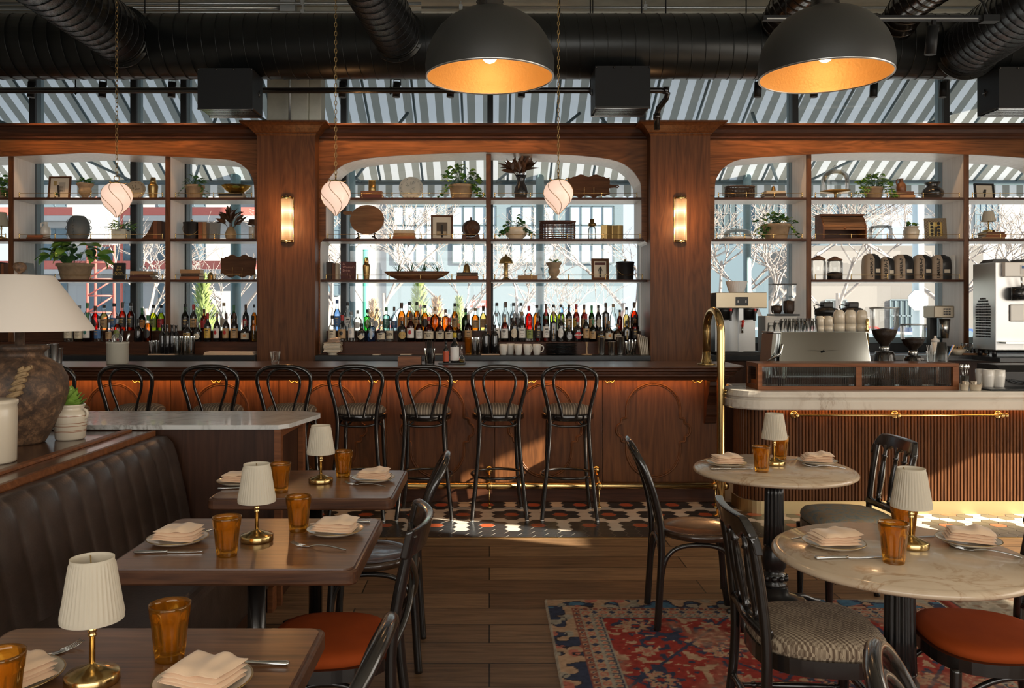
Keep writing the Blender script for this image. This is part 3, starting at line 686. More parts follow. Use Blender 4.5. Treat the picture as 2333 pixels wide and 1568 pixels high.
def path(f, x0, r, x1, step):                     # rounded left corner then straight run along x
    pts = []; n = int(r*PI/2/step)
    for i in range(n+6): pts.append((x0, f + r + (5 - i)*step)) if i < 6 else None
    for i in range(n): a = PI + PI/2*i/n; pts.append((x0 + r + r*math.cos(a), f + r + r*math.sin(a)))
    x = x0 + r
    while x < x1: pts.append((x, f)); x += step
    return pts
def tambour():
    pts = path(6.43, 1.97, 0.16, 5.5, 0.0254); vs = []; fs = []; m = 6
    for i in range(len(pts)-1):
        a = Vector(pts[i]); b = Vector(pts[i+1]); d = (b-a); nrm = Vector((d.y, -d.x)).normalized()
        for k in range(m):
            u = k/(m-1)*0.84 + 0.08; h = 0.0 if k in (0, m-1) else 0.007
            p = a + d*u + nrm*h; vs += [(p.x, p.y, 0.098), (p.x, p.y, 0.835)]
        s = i*m*2
        for k in range(m-1): fs.append((s+k*2, s+k*2+2, s+k*2+3, s+k*2+1))
    mb = MB(); mb.add(vs, fs); o = mb.build('slat_front', M['walnut_z'], mc, flip=False)
    q = [(x, y) for x, y in path(6.435, 1.975, 0.16, 5.5, 0.0254)]
    mb = MB(); mb.add([(x, y, z) for x, y in q for z in (0.098, 0.835)], [(2*i, 2*i+2, 2*i+3, 2*i+1) for i in range(len(q)-1)])
    mb.bx(2.2, 5.5, 6.5, 6.81, 0.0, 0.83); mb.build('counter_body', M['walnut_dark'], mc, flip=False)
    q = path(6.415, 1.955, 0.17, 5.5, 0.03)
    mb = MB(); mb.add([(x, y, z) for x, y in q for z in (0.0, 0.097)], [(2*i, 2*i+2, 2*i+3, 2*i+1) for i in range(len(q)-1)])
    mb.build('kick_plate', M['brass_kick'], mc, flip=False)
tambour()
br = thing('brass_rail', 'thin brass rail on rosette brackets across the slatted counter front', 'rail', (px(1815, 6.36), 6.36, 0.765))
L = px(2290, 6.36) - px(1815, 6.36)
MB().tube([(-0.015, 0, 0), (L, 0, 0)], 0.010, 10).build('rail', M['brass'], br)
for x in (0.0, px(2047, 6.36)-px(1815, 6.36), L-0.02):
    mb = MB(); mb.tube([(x, 0.0605, 0), (x, 0.054, 0)], [0.032, 0.026], 14); mb.tube([(x, 0.06, 0), (x, 0, 0)], 0.008, 8); mb.sph((x, 0, 0), 0.019, 10, 8); mb.build('bracket', M['brass'], br)
MB().sph((L+0.012, 0, 0), 0.016, 10, 8).build('finial', M['brass'], br)
# ================================================================ HALF WALL, LEDGE, BANQUETTE
hw = thing('half_wall', 'low dark wood partition with pale marble top behind the banquette', 'partition', (0, 0, 0))
MB().bx(-3.4, -1.13, 4.42, 4.98, 0.0, 0.932).build('panel', M['walnut_darkz'], hw)
MB().prism([(-3.4, 4.39), (-1.11, 4.39), (-1.065, 4.44), (-0.985, 4.86), (-1.00, 4.93), (-1.12, 5.01), (-3.4, 5.01)], 0.934, 0.957, 'z').build('marble_top', M['marble_grey'], hw, bevel=0.004)
mb = MB(); mb.bx(-1.135, -1.10, 4.40, 4.44, 0, 0.932); mb.build('corner_post', M['frame_wood'], hw)
mb = MB(); mb.bx(-1.128, -1.10, 4.92, 4.985, 0, 0.932); mb.build('corner_post', M['frame_wood'], hw)
mb = MB(); mb.bx(-1.128, -1.102, 4.44, 4.92, 0.89, 0.932); mb.build('top_rail', M['frame_wood'], hw)
bq = thing('banquette', 'dark brown channelled leather banquette along the left wall', 'banquette', (0, 0, 0))
M['leather'] = pm('dark_brown_leather', (0.040, 0.026, 0.020), 0.38, var=0.35, vscale=14, bump=0.25, bscale=90)
def channels():
    ctrl = [(-1.752, 0.885), (-1.735, 0.907), (-1.69, 0.903), (-1.655, 0.87), (-1.635, 0.82), (-1.615, 0.74), (-1.595, 0.65), (-1.575, 0.56), (-1.56, 0.46)]
    pitch = 0.148; y0, y1 = 0.9, 4.385; ny = int((y1-y0)/pitch*10); vs = []; fs = []; n = len(ctrl)
    for i in range(ny+1):
        y = y0 + (y1-y0)*i/ny; ph = ((y1 - y)/pitch) % 1.0; h = abs(math.sin(PI*ph))**0.28
        for k, (x, z) in enumerate(ctrl):
            a = ctrl[max(0, k-1)]; b = ctrl[min(n-1, k+1)]; tx, tz = b[0]-a[0], b[1]-a[1]; l = math.hypot(tx, tz); nx, nz = -tz/l, tx/l
            d = 0.016*(h-1); vs.append((x + nx*d*(1 if nx >= 0 else -1)*(1), y, z - abs(nz)*0.006*(1-h)))
    for i in range(ny):
        for k in range(n-1): fs.append((i*n+k, i*n+k+1, (i+1)*n+k+1, (i+1)*n+k))
    mb = MB(); mb.add(vs, fs, 0, True); mb.bx(-1.95, -1.70, 0.9, 4.385, 0.0, 0.85); o = mb.build('backrest', M['leather'], bq); return o
channels()
mb = MB(); mb.bx(-1.66, -1.12, 0.9, 4.37, 0.13, 0.47); mb.build('seat', M['leather'], bq, bevel=0.04, seg=4)
mb = MB(); mb.bx(-1.75, -1.15, 0.9, 4.385, 0.0, 0.128); mb.build('plinth', M['walnut_darkz'], bq)
MB().bx(-1.145, -1.118, 4.30, 4.385, 0.0, 0.128).build('end_block', M['frame_wood'], bq)
lg = thing('banquette_ledge', 'wide polished wood ledge with raised lip behind the banquette back', 'ledge', (0, 0, 0))
M['ledge'] = wood('ledge_wood', (0.035, 0.016, 0.009), (0.11, 0.052, 0.028), 'x', r=0.22, coat=0.5)
MB().bx(-3.4, -1.775, 0.9, 4.385, 0.895, 0.927).build('board', M['ledge'], lg, bevel=0.002)
MB().bx(-1.905, -1.868, 0.9, 4.36, 0.927, 0.940).build('lip', M['frame_wood'], lg, bevel=0.002)
MB().bx(-1.774, -1.755, 0.9, 4.385, 0.890, 0.929).build('edge_strip', M['frame_wood'], lg)
MB().bx(-3.4, -1.97, 0.9, 4.38, 0.0, 0.894).build('ledge_base', M['walnut_darkz'], lg)
# ================================================================ LIGHT FITTINGS
M['gold_leaf'] = pm('hammered_gold_leaf', (0.56, 0.30, 0.085), 0.5, metal=0.4, bump=0.5, bscale=70)
M['dome_black'] = pm('matt_black_dome', (0.022, 0.023, 0.021), 0.5, bump=0.12, bscale=70)
M['bulb'] = pm('warm_bulb', (1, 0.8, 0.5), 0.3, emit=(1.0, 0.66, 0.34), es=14)
def dome(x, y, lab):
    D = 4.4; t = thing('dome_pendant', lab, 'pendant lamp', (px(x, D), D, pz(y, D)), group='dome pendants'); r = 0.336
    out = [(r, 0.0), (r*1.008, 0.03), (r*1.012, 0.06), (r*1.0, 0.10), (r*0.965, 0.15), (r*0.90, 0.20), (r*0.80, 0.25), (r*0.67, 0.293), (r*0.52, 0.325), (r*0.36, 0.346), (r*0.2, 0.357), (0.0, 0.36)]
    MB().lathe(out, seg=56, cap=False).build('shade', M['dome_black'], t)
    inn = [(r*0.985, 0.001)] + [(q*0.975, z-0.006) for q, z in out[1:]]
    MB().lathe(inn, seg=56, cap=False).build('lining', M['gold_leaf'], t)
    MB().lathe([(r*0.98, 0.002), (r*0.985, -0.003), (r*1.004, -0.003), (r*1.006, 0.004)], seg=56, cap=False).build('rim', M['steel_soft'], t)
    pr = [(0.0, 0.355), (0.072, 0.355)]
    for i in range(16): z = 0.365 + i*0.017; pr += [(0.072, z), (0.066, z+0.008)]
    pr += [(0.066, 0.64), (0.02, 0.66), (0.02, 4.645-pz(y, D)), (0, 4.645-pz(y, D))]; MB().lathe(pr, seg=28).build('neck', M['black_lacq'], t)
    q = MB(); q.sph((0, 0, 0.118), 0.042, 16, 12); q.build('bulb', M['bulb'], t); MB().lathe([(0.022, 0.155), (0.026, 0.16), (0.026, 0.22), (0.05, 0.24), (0.05, 0.345)], seg=14).build('socket', M['brass_dull'], t)
    lamp('dome_light', 'POINT', (px(x, D), D, pz(y, D)+0.06), 2.6, (1.0, 0.72, 0.42), radius=0.045)
dome(1116, 177, 'black dome pendant lamp with gold lining at the top centre')
dome(1880, 175, 'black dome pendant lamp with gold lining at the upper right')
M['opal'] = pm('opal_glass_lit', (0.70, 0.58, 0.50), 0.3, emit=(1.0, 0.66, 0.50), es=0.50)
def globe(x, y, lab, proto=None):
    D = 6.62; Z = pz(y, D)
    if proto: t = dup(proto, (px(x, D), D, Z), label=lab, rz=random.uniform(0, 3))
    else:
        t = thing('globe_pendant', lab, 'pendant lamp', (px(x, D), D, Z), group='glass globe pendants')
        pr = [(0.0, -0.142), (0.006, -0.14), (0.016, -0.125), (0.035, -0.105), (0.065, -0.075), (0.092, -0.045), (0.110, -0.010), (0.1165, 0.025), (0.114, 0.055), (0.103, 0.085), (0.086, 0.108), (0.064, 0.124), (0.060, 0.128)]
        MB().lathe(pr, seg=36).build('globe', M['opal'], t)
        def rad(z):
            for (a, b), (c, d) in zip(pr, pr[1:]):
                if b <= z <= d: return a + (c-a)*(z-b)/(d-b)
            return 0.06
        for k in range(6):
            q = MB(); q.tube([((rad(z)+0.003)*math.cos(a), (rad(z)+0.003)*math.sin(a), z) for z, a in [(-0.138+0.262*i/22, k*PI/3 + 1.5*math.cos(PI*i/22)*0.5) for i in range(23)]], 0.0022, 5); q.build('wire', M['brass_dull'], t)
        MB().lathe([(0.062, 0.124), (0.064, 0.132), (0.05, 0.137), (0.02, 0.142), (0.010, 0.150), (0.0, 0.150)], seg=24).build('cap', M['brass'], t)
        q = MB()
        for a in (0.2, 2.3, 4.4): q.tube([(0.06*math.cos(a), 0.06*math.sin(a), 0.132), (0.074*math.cos(a), 0.074*math.sin(a), 0.137)], 0.004, 6); q.sph((0.076*math.cos(a), 0.076*math.sin(a), 0.138), 0.006, 8, 6)
        q.build('thumb_screw', M['brass'], t)
        q = MB(); q.tube([(0.022*math.cos(2*PI*i/16), 0, 0.172+0.022*math.sin(2*PI*i/16)) for i in range(16)], 0.0035, 6, closed=True); q.build('ring', M['brass_dull'], t)
        q = MB(); z = 0.205; i = 0; top = 4.645 - Z
        while z < top:
            pts = []
            for k in range(10):
                a = 2*PI*k/10; u = 0.0095*math.cos(a); w = 0.021*math.sin(a); pts.append((u, 0, z+w) if i % 2 else (0.3*u, u*0.95, z+w))
            q.tube(pts, 0.0026, 5, closed=True); z += 0.0345; i += 1
        q.build('chain', M['brass_dull'], t)
    return t
g0 = globe(266, 456, 'opal swirl glass globe pendant hanging before the left bay')
globe(765, 452, 'opal swirl glass globe pendant beside the left sconce pillar', g0)
globe(1272, 449, 'opal swirl glass globe pendant hanging before the wavy board in the middle bay', g0)
for x in (): lamp('globe_light', 'POINT', (px(x, 6.62), 6.44, 2.42), 2.0, (1.0, 0.68, 0.45), radius=0.1)
def ribglass():
    t = NT('sconce_glass'); t.base((0.14, 0.09, 0.045)); t.rough(0.3)
    c = t.new('ShaderNodeTexCoord'); sp = t.new('ShaderNodeSeparateXYZ'); t.link(c.outputs['Object'], sp.inputs[0])
    z = t.math('ABSOLUTE', sp.outputs[2]); d = t.math('ABSOLUTE', t.math('SUBTRACT', z, 0.085))
    e = t.ramp(d, [(0.0, 1.0), (0.035, 0.62), (0.12, 0.22)]); t.link(t.ramp(d, [(0.0, (1.0, 0.86, 0.62)), (0.05, (1.0, 0.66, 0.32)), (0.12, (1.0, 0.5, 0.18))]), t.b.inputs['Emission Color'])
    t.link(t.math('MULTIPLY', e, 0.9), t.b.inputs['Emission Strength']); return t.mat
M['sconce_glass'] = ribglass()
def sconce(x, y, lab):
    X, Z = px(x, 8.16), pz(y, 8.16); t = thing('wall_sconce', lab, 'wall lamp', (X, 8.2, Z), group='wall sconces')
    MB().bx(-0.064, 0.064, -0.012, 0.0, -0.222, 0.222).build('back_plate', M['brass'], t, bevel=0.002)
    n = 28; vs = []; fs = []
    for i in range(2*n+1):
        a = PI + PI*i/(2*n); r = 0.054 + (0.003 if i % 2 else 0.0); vs += [(r*math.cos(a), -0.012+0.075/0.057*r*math.sin(a)*0.85, -0.200), (r*math.cos(a), -0.012+0.075/0.057*r*math.sin(a)*0.85, 0.200)]
    for i in range(2*n): fs.append((2*i, 2*i+2, 2*i+3, 2*i+1))
    MB().add(vs, fs).build('glass_cover', M['sconce_glass'], t)
    for s in (-1, 1):
        q = MB(); q.lathe([(0.059, 0), (0.062, 0.006), (0.060, 0.018), (0.056, 0.022)], (0, -0.012, s*0.211-0.011), 28, a0=PI, a1=2*PI); q.add([(0.056*math.cos(PI+PI*i/14), -0.012+0.056*math.sin(PI+PI*i/14), s*0.211+0.011*s) for i in range(15)], [tuple(range(15))]); q.build('cap', M['brass'], t)
        MB().sph((0, -0.05, s*0.226), 0.008, 8, 6).build('finial', M['brass'], t)
    lamp('sconce_light', 'POINT', (X, 7.95, Z+0.09), 2.8, (1.0, 0.50, 0.20), radius=0.03); lamp('sconce_light', 'POINT', (X, 7.95, Z-0.09), 2.8, (1.0, 0.50, 0.20), radius=0.03)
sconce(652.5, 500, 'ribbed glass and brass wall sconce on the left pillar')
sconce(1551.5, 500, 'ribbed glass and brass wall sconce on the right pillar')
# ================================================================ CHAIRS AND STOOLS (front faces local +y)
def arc(c, r, a0, a1, n, z): return [(c[0] + r*math.cos(a0+(a1-a0)*i/n), c[1] + r*math.sin(a0+(a1-a0)*i/n), z) for i in range(n+1)]
def smooth(pts, it=2):
    P = [Vector(p) for p in pts]
    for _ in range(it):
        Q = [P[0]]
        for a, b in zip(P, P[1:]): Q += [a.lerp(b, 0.25), a.lerp(b, 0.75)]
        P = Q + [P[-1]]
    return P
def loop(half, it=2): return smooth(half + [(-x, y, z) for x, y, z in reversed(half[:-1])], it)
def stripes():
    t = NT('stool_stripe_fabric'); w = t.new('ShaderNodeTexWave', wave_type='BANDS', bands_direction='X'); w.inputs['Scale'].default_value = 15.0; w.inputs['Distortion'].default_value = 0.0
    t.link(t.coord(), w.inputs[0]); t.base(t.ramp(w.outputs[1], [(0.0, (0.42, 0.34, 0.25)), (0.25, (0.42, 0.34, 0.25)), (0.33, (0.085, 0.065, 0.048)), (0.62, (0.10, 0.078, 0.058)), (0.7, (0.20, 0.15, 0.11)), (1.0, (0.17, 0.13, 0.095))])); t.rough(0.9)
    t.bump(t.noise(t.coord(), 350, 2), 0.15, 0.001); return t.mat
M['stripe'] = stripes()
def bar_stool():
    t = thing('bar_stool', '', 'bar stool'); bl = M['black_lacq']
    mb = MB(); mb.lathe([(0.0, 0.735), (0.185, 0.735), (0.198, 0.742), (0.200, 0.775), (0.194, 0.785), (0.0, 0.785)], seg=36); mb.build('seat_ring', bl, t)
    mb = MB(); mb.lathe([(0.180, 0.785), (0.189, 0.795), (0.186, 0.812), (0.165, 0.832), (0.12, 0.845), (0.06, 0.850), (0.0, 0.851)], seg=36, cap=False); mb.build('cushion', M['stripe'], t)
    h = [(0.205, -0.215, 0.0), (0.180, -0.190, 0.25), (0.150, -0.178, 0.55), (0.142, -0.182, 0.76), (0.168, -0.20, 0.90), (0.202, -0.218, 1.02), (0.196, -0.228, 1.10), (0.12, -0.235, 1.145), (0.0, -0.237, 1.152)]
    MB().tube(loop(h), 0.0155, 10).build('back_frame', bl, t)
    h = [(0.052, -0.192, 0.765), (0.075, -0.202, 0.87), (0.115, -0.214, 0.98), (0.122, -0.222, 1.05), (0.098, -0.228, 1.105), (0.045, -0.232, 1.130), (0.0, -0.233, 1.133)]
    MB().tube(loop(h), 0.0105, 8).build('inner_loop', bl, t)
    for s in (-1, 1): MB().tube(smooth([(s*0.145, 0.135, 0.74), (s*0.150, 0.145, 0.45), (s*0.165, 0.165, 0.2), (s*0.19, 0.19, 0.0)]), 0.0155, 10).build('front_leg', bl, t)
    MB().tube(arc((0, -0.01), 0.203, 0, 2*PI, 40, 0.315)[:-1], 0.011, 8, closed=True).build('foot_ring', bl, t)
    mb = MB(); lg = [(0.150, 0.145), (-0.150, 0.145), (-0.146, -0.180), (0.146, -0.180)]
    for i in range(4):
        (ax, ay), (bx_, by) = lg[i], lg[(i+1) % 4]; lo = 0.52 if i % 2 else 0.665
        if i == 2: mb.tube(smooth([(ax, ay, 0.72), (ax*0.6, ay-0.015, 0.700), (bx_*0.6, by-0.015, 0.700), (bx_, by, 0.72)]), 0.009, 6)
        else: mb.tube(smooth([(ax, ay, lo), (ax*0.96+bx_*0.04, ay*0.9+by*0.1, 0.66), (ax*0.75+bx_*0.25, ay*0.7+by*0.3, 0.722), (ax*0.25+bx_*0.75, ay*0.3+by*0.7, 0.722), (ax*0.04+bx_*0.96, ay*0.1+by*0.9, 0.66), (bx_, by, lo)]), 0.009, 6)
    mb.build('seat_brace', bl, t)
    mb = MB()
    for x, y in ((0.205, -0.215), (-0.205, -0.215), (0.19, 0.19), (-0.19, 0.19)): mb.lathe([(0.016, 0.0), (0.017, 0.008), (0.015, 0.012)], (x, y, -0.001), 10)
    mb.build('foot_pad', M['steel'], t)
    return t
sp = bar_stool(); DS = 6.40
stools = [(143, 'behind the pottery lamp at the far left'), (318, 'second from the left end, behind the potted succulent'), (497, 'third from the left, above the marble topped partition'), (665, 'fourth from the left, where the partition ends'),
          (823, 'fifth from the left, behind the farthest rectangular table'), (970, 'sixth from the left, left of mid room'), (1135, 'second from the right end of the row'), (1293, 'at the right end of the row')]
for i, (x, w) in enumerate(stools):
    lab = 'black bentwood bar stool with striped cushion ' + w; loc = (px(x, DS), DS, 0.0)
    if i == 0: sp.location = loc; tag(sp, lab, group='bar stools')
    else: dup(sp, loc, random.Random(i).uniform(-0.06, 0.06), label=lab)
def bentwood(seat_mat='seat_wood'):
    t = thing('bentwood_chair', '', 'chair'); bl = M['black_lacq']
    MB().lathe([(0.0, 0.432), (0.185, 0.432), (0.200, 0.440), (0.204, 0.455), (0.200, 0.468), (0.185, 0.471), (0.16, 0.464), (0.08, 0.458), (0.0, 0.456)], seg=40).build('seat', M[seat_mat], t)
    h = [(0.19, -0.235, 0.0), (0.185, -0.222, 0.2), (0.178, -0.208, 0.45), (0.185, -0.235, 0.62), (0.193, -0.285, 0.77), (0.175, -0.328, 0.85), (0.10, -0.352, 0.895), (0.0, -0.358, 0.905)]
    MB().tube(loop(h), [0.0175]*0 or 0.0175, 10).build('back_frame', bl, t)
    h = [(0.09, -0.192, 0.46), (0.105, -0.222, 0.60), (0.118, -0.272, 0.74), (0.095, -0.318, 0.825), (0.045, -0.340, 0.860), (0.0, -0.345, 0.866)]
    MB().tube(loop(h), 0.013, 8).build('inner_loop', bl, t)
    for s in (-1, 1): MB().tube(smooth([(s*0.150, 0.140, 0.435), (s*0.155, 0.148, 0.25), (s*0.17, 0.165, 0.1), (s*0.185, 0.185, 0.0)]), 0.0165, 10).build('front_leg', bl, t)
    mb = MB(); lg = [(0.155, 0.148), (-0.155, 0.148), (-0.183, -0.215), (0.183, -0.215)]
    for i in range(4):
        (ax, ay), (bx_, by) = lg[i], lg[(i+1) % 4]
        mb.tube(smooth([(ax*1.03, ay*1.03, 0.10), (ax, ay, 0.26), (ax*0.93+bx_*0.07, ay*0.93+by*0.07, 0.37), (ax*0.72+bx_*0.28, ay*0.72+by*0.28, 0.418), (ax*0.28+bx_*0.72, ay*0.28+by*0.72, 0.418), (ax*0.07+bx_*0.93, ay*0.07+by*0.93, 0.37), (bx_, by, 0.26), (bx_*1.03, by*1.03, 0.10)], 2), 0.0115, 8)
    mb.build('seat_brace', bl, t)
    mb = MB()
    for x, y in ((0.19, -0.235), (-0.19, -0.235), (0.185, 0.185), (-0.185, 0.185)): mb.lathe([(0.016, 0.0), (0.017, 0.006)], (x, y, -0.001), 10)
    mb.build('foot_pad', M['steel'], t)
    return t
M['seat_wood'] = pm('dark_seat_wood', (0.035, 0.017, 0.009), 0.25, coat=0.5)
b0 = bentwood(); b0.location = (-0.545, 3.77, 0); b0.rotation_euler = (0, 0, PI/2 + 0.03)
tag(b0, 'black bentwood loop-back chair at the farthest rectangular table', group='bentwood chairs')
dup(b0, (-0.565, 1.71, 0), PI/2 - 0.05, label='bentwood chair cut by the bottom edge beside the nearest rectangular table')
dup(b0, (1.06, 4.22, 0), -PI/2 - 0.06, label='black bentwood loop-back chair with polished seat left of the far round table')
dup(b0, (1.04, 1.41, 0), -PI/2 - math.radians(25), label='bentwood chair of which only the top loop shows at bottom right')
def cushion(mb, w, d, z, th, p=2.6, taper=0.0, n=40):
    def out(k):
        pts = []
        for i in range(n):
            a = 2*PI*i/n; c, s = math.cos(a), math.sin(a); r = (abs(c)**p + abs(s)**p)**(-1/p); y = r*s*d/2*k; pts.append((r*c*w/2*k*(1 + taper*(y/d)), y))
        return pts
    lv = [(0.97, 0), (1.0, th*0.25), (0.985, th*0.55), (0.93, th*0.8), (0.80, th*0.94), (0.5, th), (0.0, th*1.02)]
    vs = []; fs = []
    for k, h in lv: vs += [(x, y, z+h) for x, y in out(k)]
    for j in range(len(lv)-1):
        for i in range(n): fs.append((j*n+i, j*n+(i+1) % n, (j+1)*n+(i+1) % n, (j+1)*n+i))
    return mb.add(vs, fs, 0, True)
def seat_frame(w, d, z0, z1, taper=0.0):
    mb = MB(); n = 40; pts = []
    for i in range(n):
        a = 2*PI*i/n; c, s = math.cos(a), math.sin(a); r = (abs(c)**2.8 + abs(s)**2.8)**(-1/2.8); y = r*s*d/2; pts.append((r*c*w/2*(1+taper*(y/d)), y))
    return mb.prism(pts, z0, z1, 'z')
M['rust'] = pm('rust_velvet', (0.29, 0.050, 0.009), 0.8, var=0.15, vscale=5, spec=0.1)
def cross_back(lab, loc, rz):
    t = thing('cross_back_chair', lab, 'chair', loc, rz, group='cross-back chairs'); bl = M['black_lacq']
    cushion(MB(), 0.42, 0.40, 0.455, 0.042, taper=0.12).build('seat_cushion', M['rust'], t)
    seat_frame(0.44, 0.42, 0.415, 0.455, 0.12).build('seat_frame', bl, t, bevel=0.006)
    for s in (-1, 1):
        MB().tube(smooth([(s*0.195, -0.265, 0.0), (s*0.192, -0.225, 0.25), (s*0.188, -0.208, 0.45), (s*0.192, -0.225, 0.62), (s*0.197, -0.262, 0.80), (s*0.199, -0.278, 0.865)]), [0.0185]*0 or 0.0185, 10).build('rear_leg', bl, t)
        MB().tube(smooth([(s*0.165, 0.165, 0.42), (s*0.17, 0.172, 0.2), (s*0.18, 0.182, 0.0)]), 0.0175, 10).build('front_leg', bl, t)
    vs = []; fs = []; n = 16
    for i in range(n+1):
        u = -1 + 2*i/n; x = 0.225*u; y = -0.262 - 0.055*(1-u*u); th = 0.013
        for (dy, z) in ((th, 0.795), (th, 0.878), (-th, 0.885), (-th, 0.79)): vs.append((x, y+dy - (z-0.84)*0.25, z))
    for i in range(n):
        for k in range(4): fs.append((i*4+k, i*4+(k+1) % 4, i*4+4+(k+1) % 4, i*4+4+k))
    fs += [(0, 1, 2, 3), tuple(n*4+k for k in range(4))]
    MB().add(vs, fs).build('top_rail', bl, t, bevel=0.008, seg=3)
    for s in (-1, 1):
        MB().tube(smooth([(s*0.186, -0.214, 0.50), (s*0.09, -0.262 - 0.003*s, 0.58), (0.0, -0.275 - 0.006*s, 0.655), (-s*0.09, -0.275, 0.735), (-s*0.19, -0.258, 0.80)]), [(0.006, 0.016)]*0 or 0.012, 8).build('cross_slat', bl, t)
    mb = MB()
    for s in (-1, 1): mb.tube([(s*0.175, 0.17, 0.17), (s*0.19, -0.22, 0.17)], 0.0095, 8); mb.tube(smooth([(s*0.17, 0.16, 0.32), (s*0.178, 0.05, 0.40), (s*0.18, -0.08, 0.40), (s*0.19, -0.20, 0.32)]), 0.010, 8)
    mb.tube([(-0.18, -0.03, 0.17), (0.18, -0.03, 0.17)], 0.0095, 8)
    mb.build('stretcher', bl, t)
    return t
cross_back('dark cross-back chair with rust cushion at the middle rectangular table', (-0.525, 2.76, 0), PI/2 + 0.04)
cross_back('dark cross-back chair with rust cushion cut by the right edge', (1.66, 2.80, 0), PI/2 - 0.08)
def hounds():
    t = NT('houndstooth_wool'); v = t.coord((1, 1, 0.0), rot=(0, 0, 0.3)); ck = t.new('ShaderNodeTexChecker'); ck.inputs['Scale'].default_value = 120; t.link(v, ck.inputs[0])
    d = t.coord((1, 1, 0.0), rot=(0, 0, 0.3 + PI/4)); w = t.new('ShaderNodeTexWave', wave_type='BANDS', bands_direction='X'); w.inputs['Scale'].default_value = 21; t.link(d, w.inputs[0])
    c2 = t.new('ShaderNodeTexChecker'); c2.inputs['Scale'].default_value = 11; t.link(v, c2.inputs[0])
    g = t.math('ADD', t.math('MULTIPLY', ck.outputs[1], 0.55), t.math('MULTIPLY', t.math('GREATER_THAN', w.outputs[1], 0.5), 0.45)); n = t.noise(v, 160, 2)
    g = t.math('ADD', g, t.math('MULTIPLY', t.math('SUBTRACT', n, 0.5), 0.5)); g = t.math('SUBTRACT', g, t.math('MULTIPLY', c2.outputs[1], 0.15))
    t.base(t.ramp(g, [(0.2, (0.10, 0.065, 0.04)), (0.75, (0.36, 0.285, 0.195))])); t.rough(0.95); t.bump(n, 0.3, 0.002); return t.mat
M['hounds'] = hounds()
def tapestry():
    t = NT('tapestry_fabric'); n = t.noise(t.coord(), 16, 5, 0.6, 1.5); t.base(t.ramp(n, [(0.3, (0.12, 0.16, 0.17)), (0.48, (0.24, 0.24, 0.20)), (0.56, (0.32, 0.22, 0.12)), (0.7, (0.20, 0.22, 0.21))])); t.rough(0.9); return t.mat
M['tapestry'] = tapestry()
TURN = [(0.010, 0.0), (0.011, 0.02), (0.016, 0.025), (0.011, 0.032), (0.0125, 0.06), (0.0165, 0.13), (0.0165, 0.16), (0.012, 0.23), (0.010, 0.258), (0.016, 0.265), (0.010, 0.275), (0.009, 0.33)]
def spindle(lab, loc, rz, fab):
    t = thing('spindle_back_chair', lab, 'chair', loc, rz, group='spindle-back chairs'); bl = M['black_lacq']
    cushion(MB(), 0.43, 0.42, 0.452, 0.062, p=3.0, taper=0.16).build('seat_cushion', M[fab], t)
    seat_frame(0.44, 0.425, 0.40, 0.452, 0.16).build('seat_frame', bl, t, bevel=0.006)
    for s in (-1, 1):
        MB().tube(smooth([(s*0.19, -0.255, 0.0), (s*0.19, -0.215, 0.25), (s*0.19, -0.205, 0.46), (s*0.188, -0.225, 0.66), (s*0.185, -0.255, 0.84)]), 0.0175, 8).build('rear_leg', bl, t)
        q = MB(); q.lathe([(0.013, 0.0), (0.015, 0.02), (0.021, 0.28), (0.023, 0.34), (0.019, 0.35), (0.025, 0.358), (0.019, 0.366), (0.022, 0.41)], (s*0.18, 0.175, 0), 14); q.build('front_leg', bl, t)
    n = 34; vs = []; fs = []
    def low(u):
        return 0.826 - 0.012*math.cos(u*2*PI*2) + (0.0 if abs(u) < 0.82 else -(abs(u)-0.82)*0.20)
    for i in range(n+1):
        u = -1 + 2*i/n; x = 0.205*u; y = -0.250 - 0.030*(1-u*u); th = 0.015; top = 0.895 - (0.0 if abs(u) < 0.72 else 0.075*((abs(u)-0.72)/0.28)**2)
        for (dy, z) in ((th, low(u)), (th, top), (-th, top), (-th, low(u))): vs.append((x, y+dy-(z-0.84)*0.25, z))
    for i in range(n):
        for k in range(4): fs.append((i*4+k, i*4+(k+1) % 4, i*4+4+(k+1) % 4, i*4+4+k))
    fs += [(0, 1, 2, 3), tuple(n*4+k for k in range(4))]
    MB().add(vs, fs).build('top_rail', bl, t, bevel=0.006)
    MB().tube([(-0.19, -0.207, 0.525), (0, -0.222, 0.525), (0.19, -0.207, 0.525)], 0.021, 8).build('lower_rail', bl, t)
    for x in (-0.10, 0.0, 0.10):
        y0 = -0.218 + abs(x)*0.06; y1 = -0.270 + abs(x)*0.1; a = Vector((x, y0, 0.535)); b = Vector((x, y1, 0.84)); mb = MB()
        mb.M = T4(*a) @ (b-a).to_track_quat('Z', 'Y').to_matrix().to_4x4() @ Matrix.Scale((b-a).length/0.33, 4, (0, 0, 1)); mb.lathe(TURN, seg=12); mb.M = None
        mb.build('spindle', bl, t)
    mb = MB()
    def str_(a, b):
        a, b = Vector(a), Vector(b); mb.M = T4(*a) @ (b-a).to_track_quat('Z', 'Y').to_matrix().to_4x4() @ Matrix.Scale((b-a).length/0.33, 4, (0, 0, 1)); mb.lathe([(r*0.85, z) for r, z in TURN], seg=10); mb.M = None
    str_((-0.18, 0.175, 0.20), (-0.19, -0.22, 0.20)); str_((0.18, 0.175, 0.20), (0.19, -0.22, 0.20)); str_((-0.18, 0.175, 0.27), (0.18, 0.175, 0.27)); str_((-0.19, -0.22, 0.24), (0.19, -0.22, 0.24))
    mb.build('stretcher', bl, t)
    return t
spindle('black spindle-back chair with houndstooth cushion left of the near round table', (1.095, 2.83, 0), -PI/2 - 0.03, 'hounds')
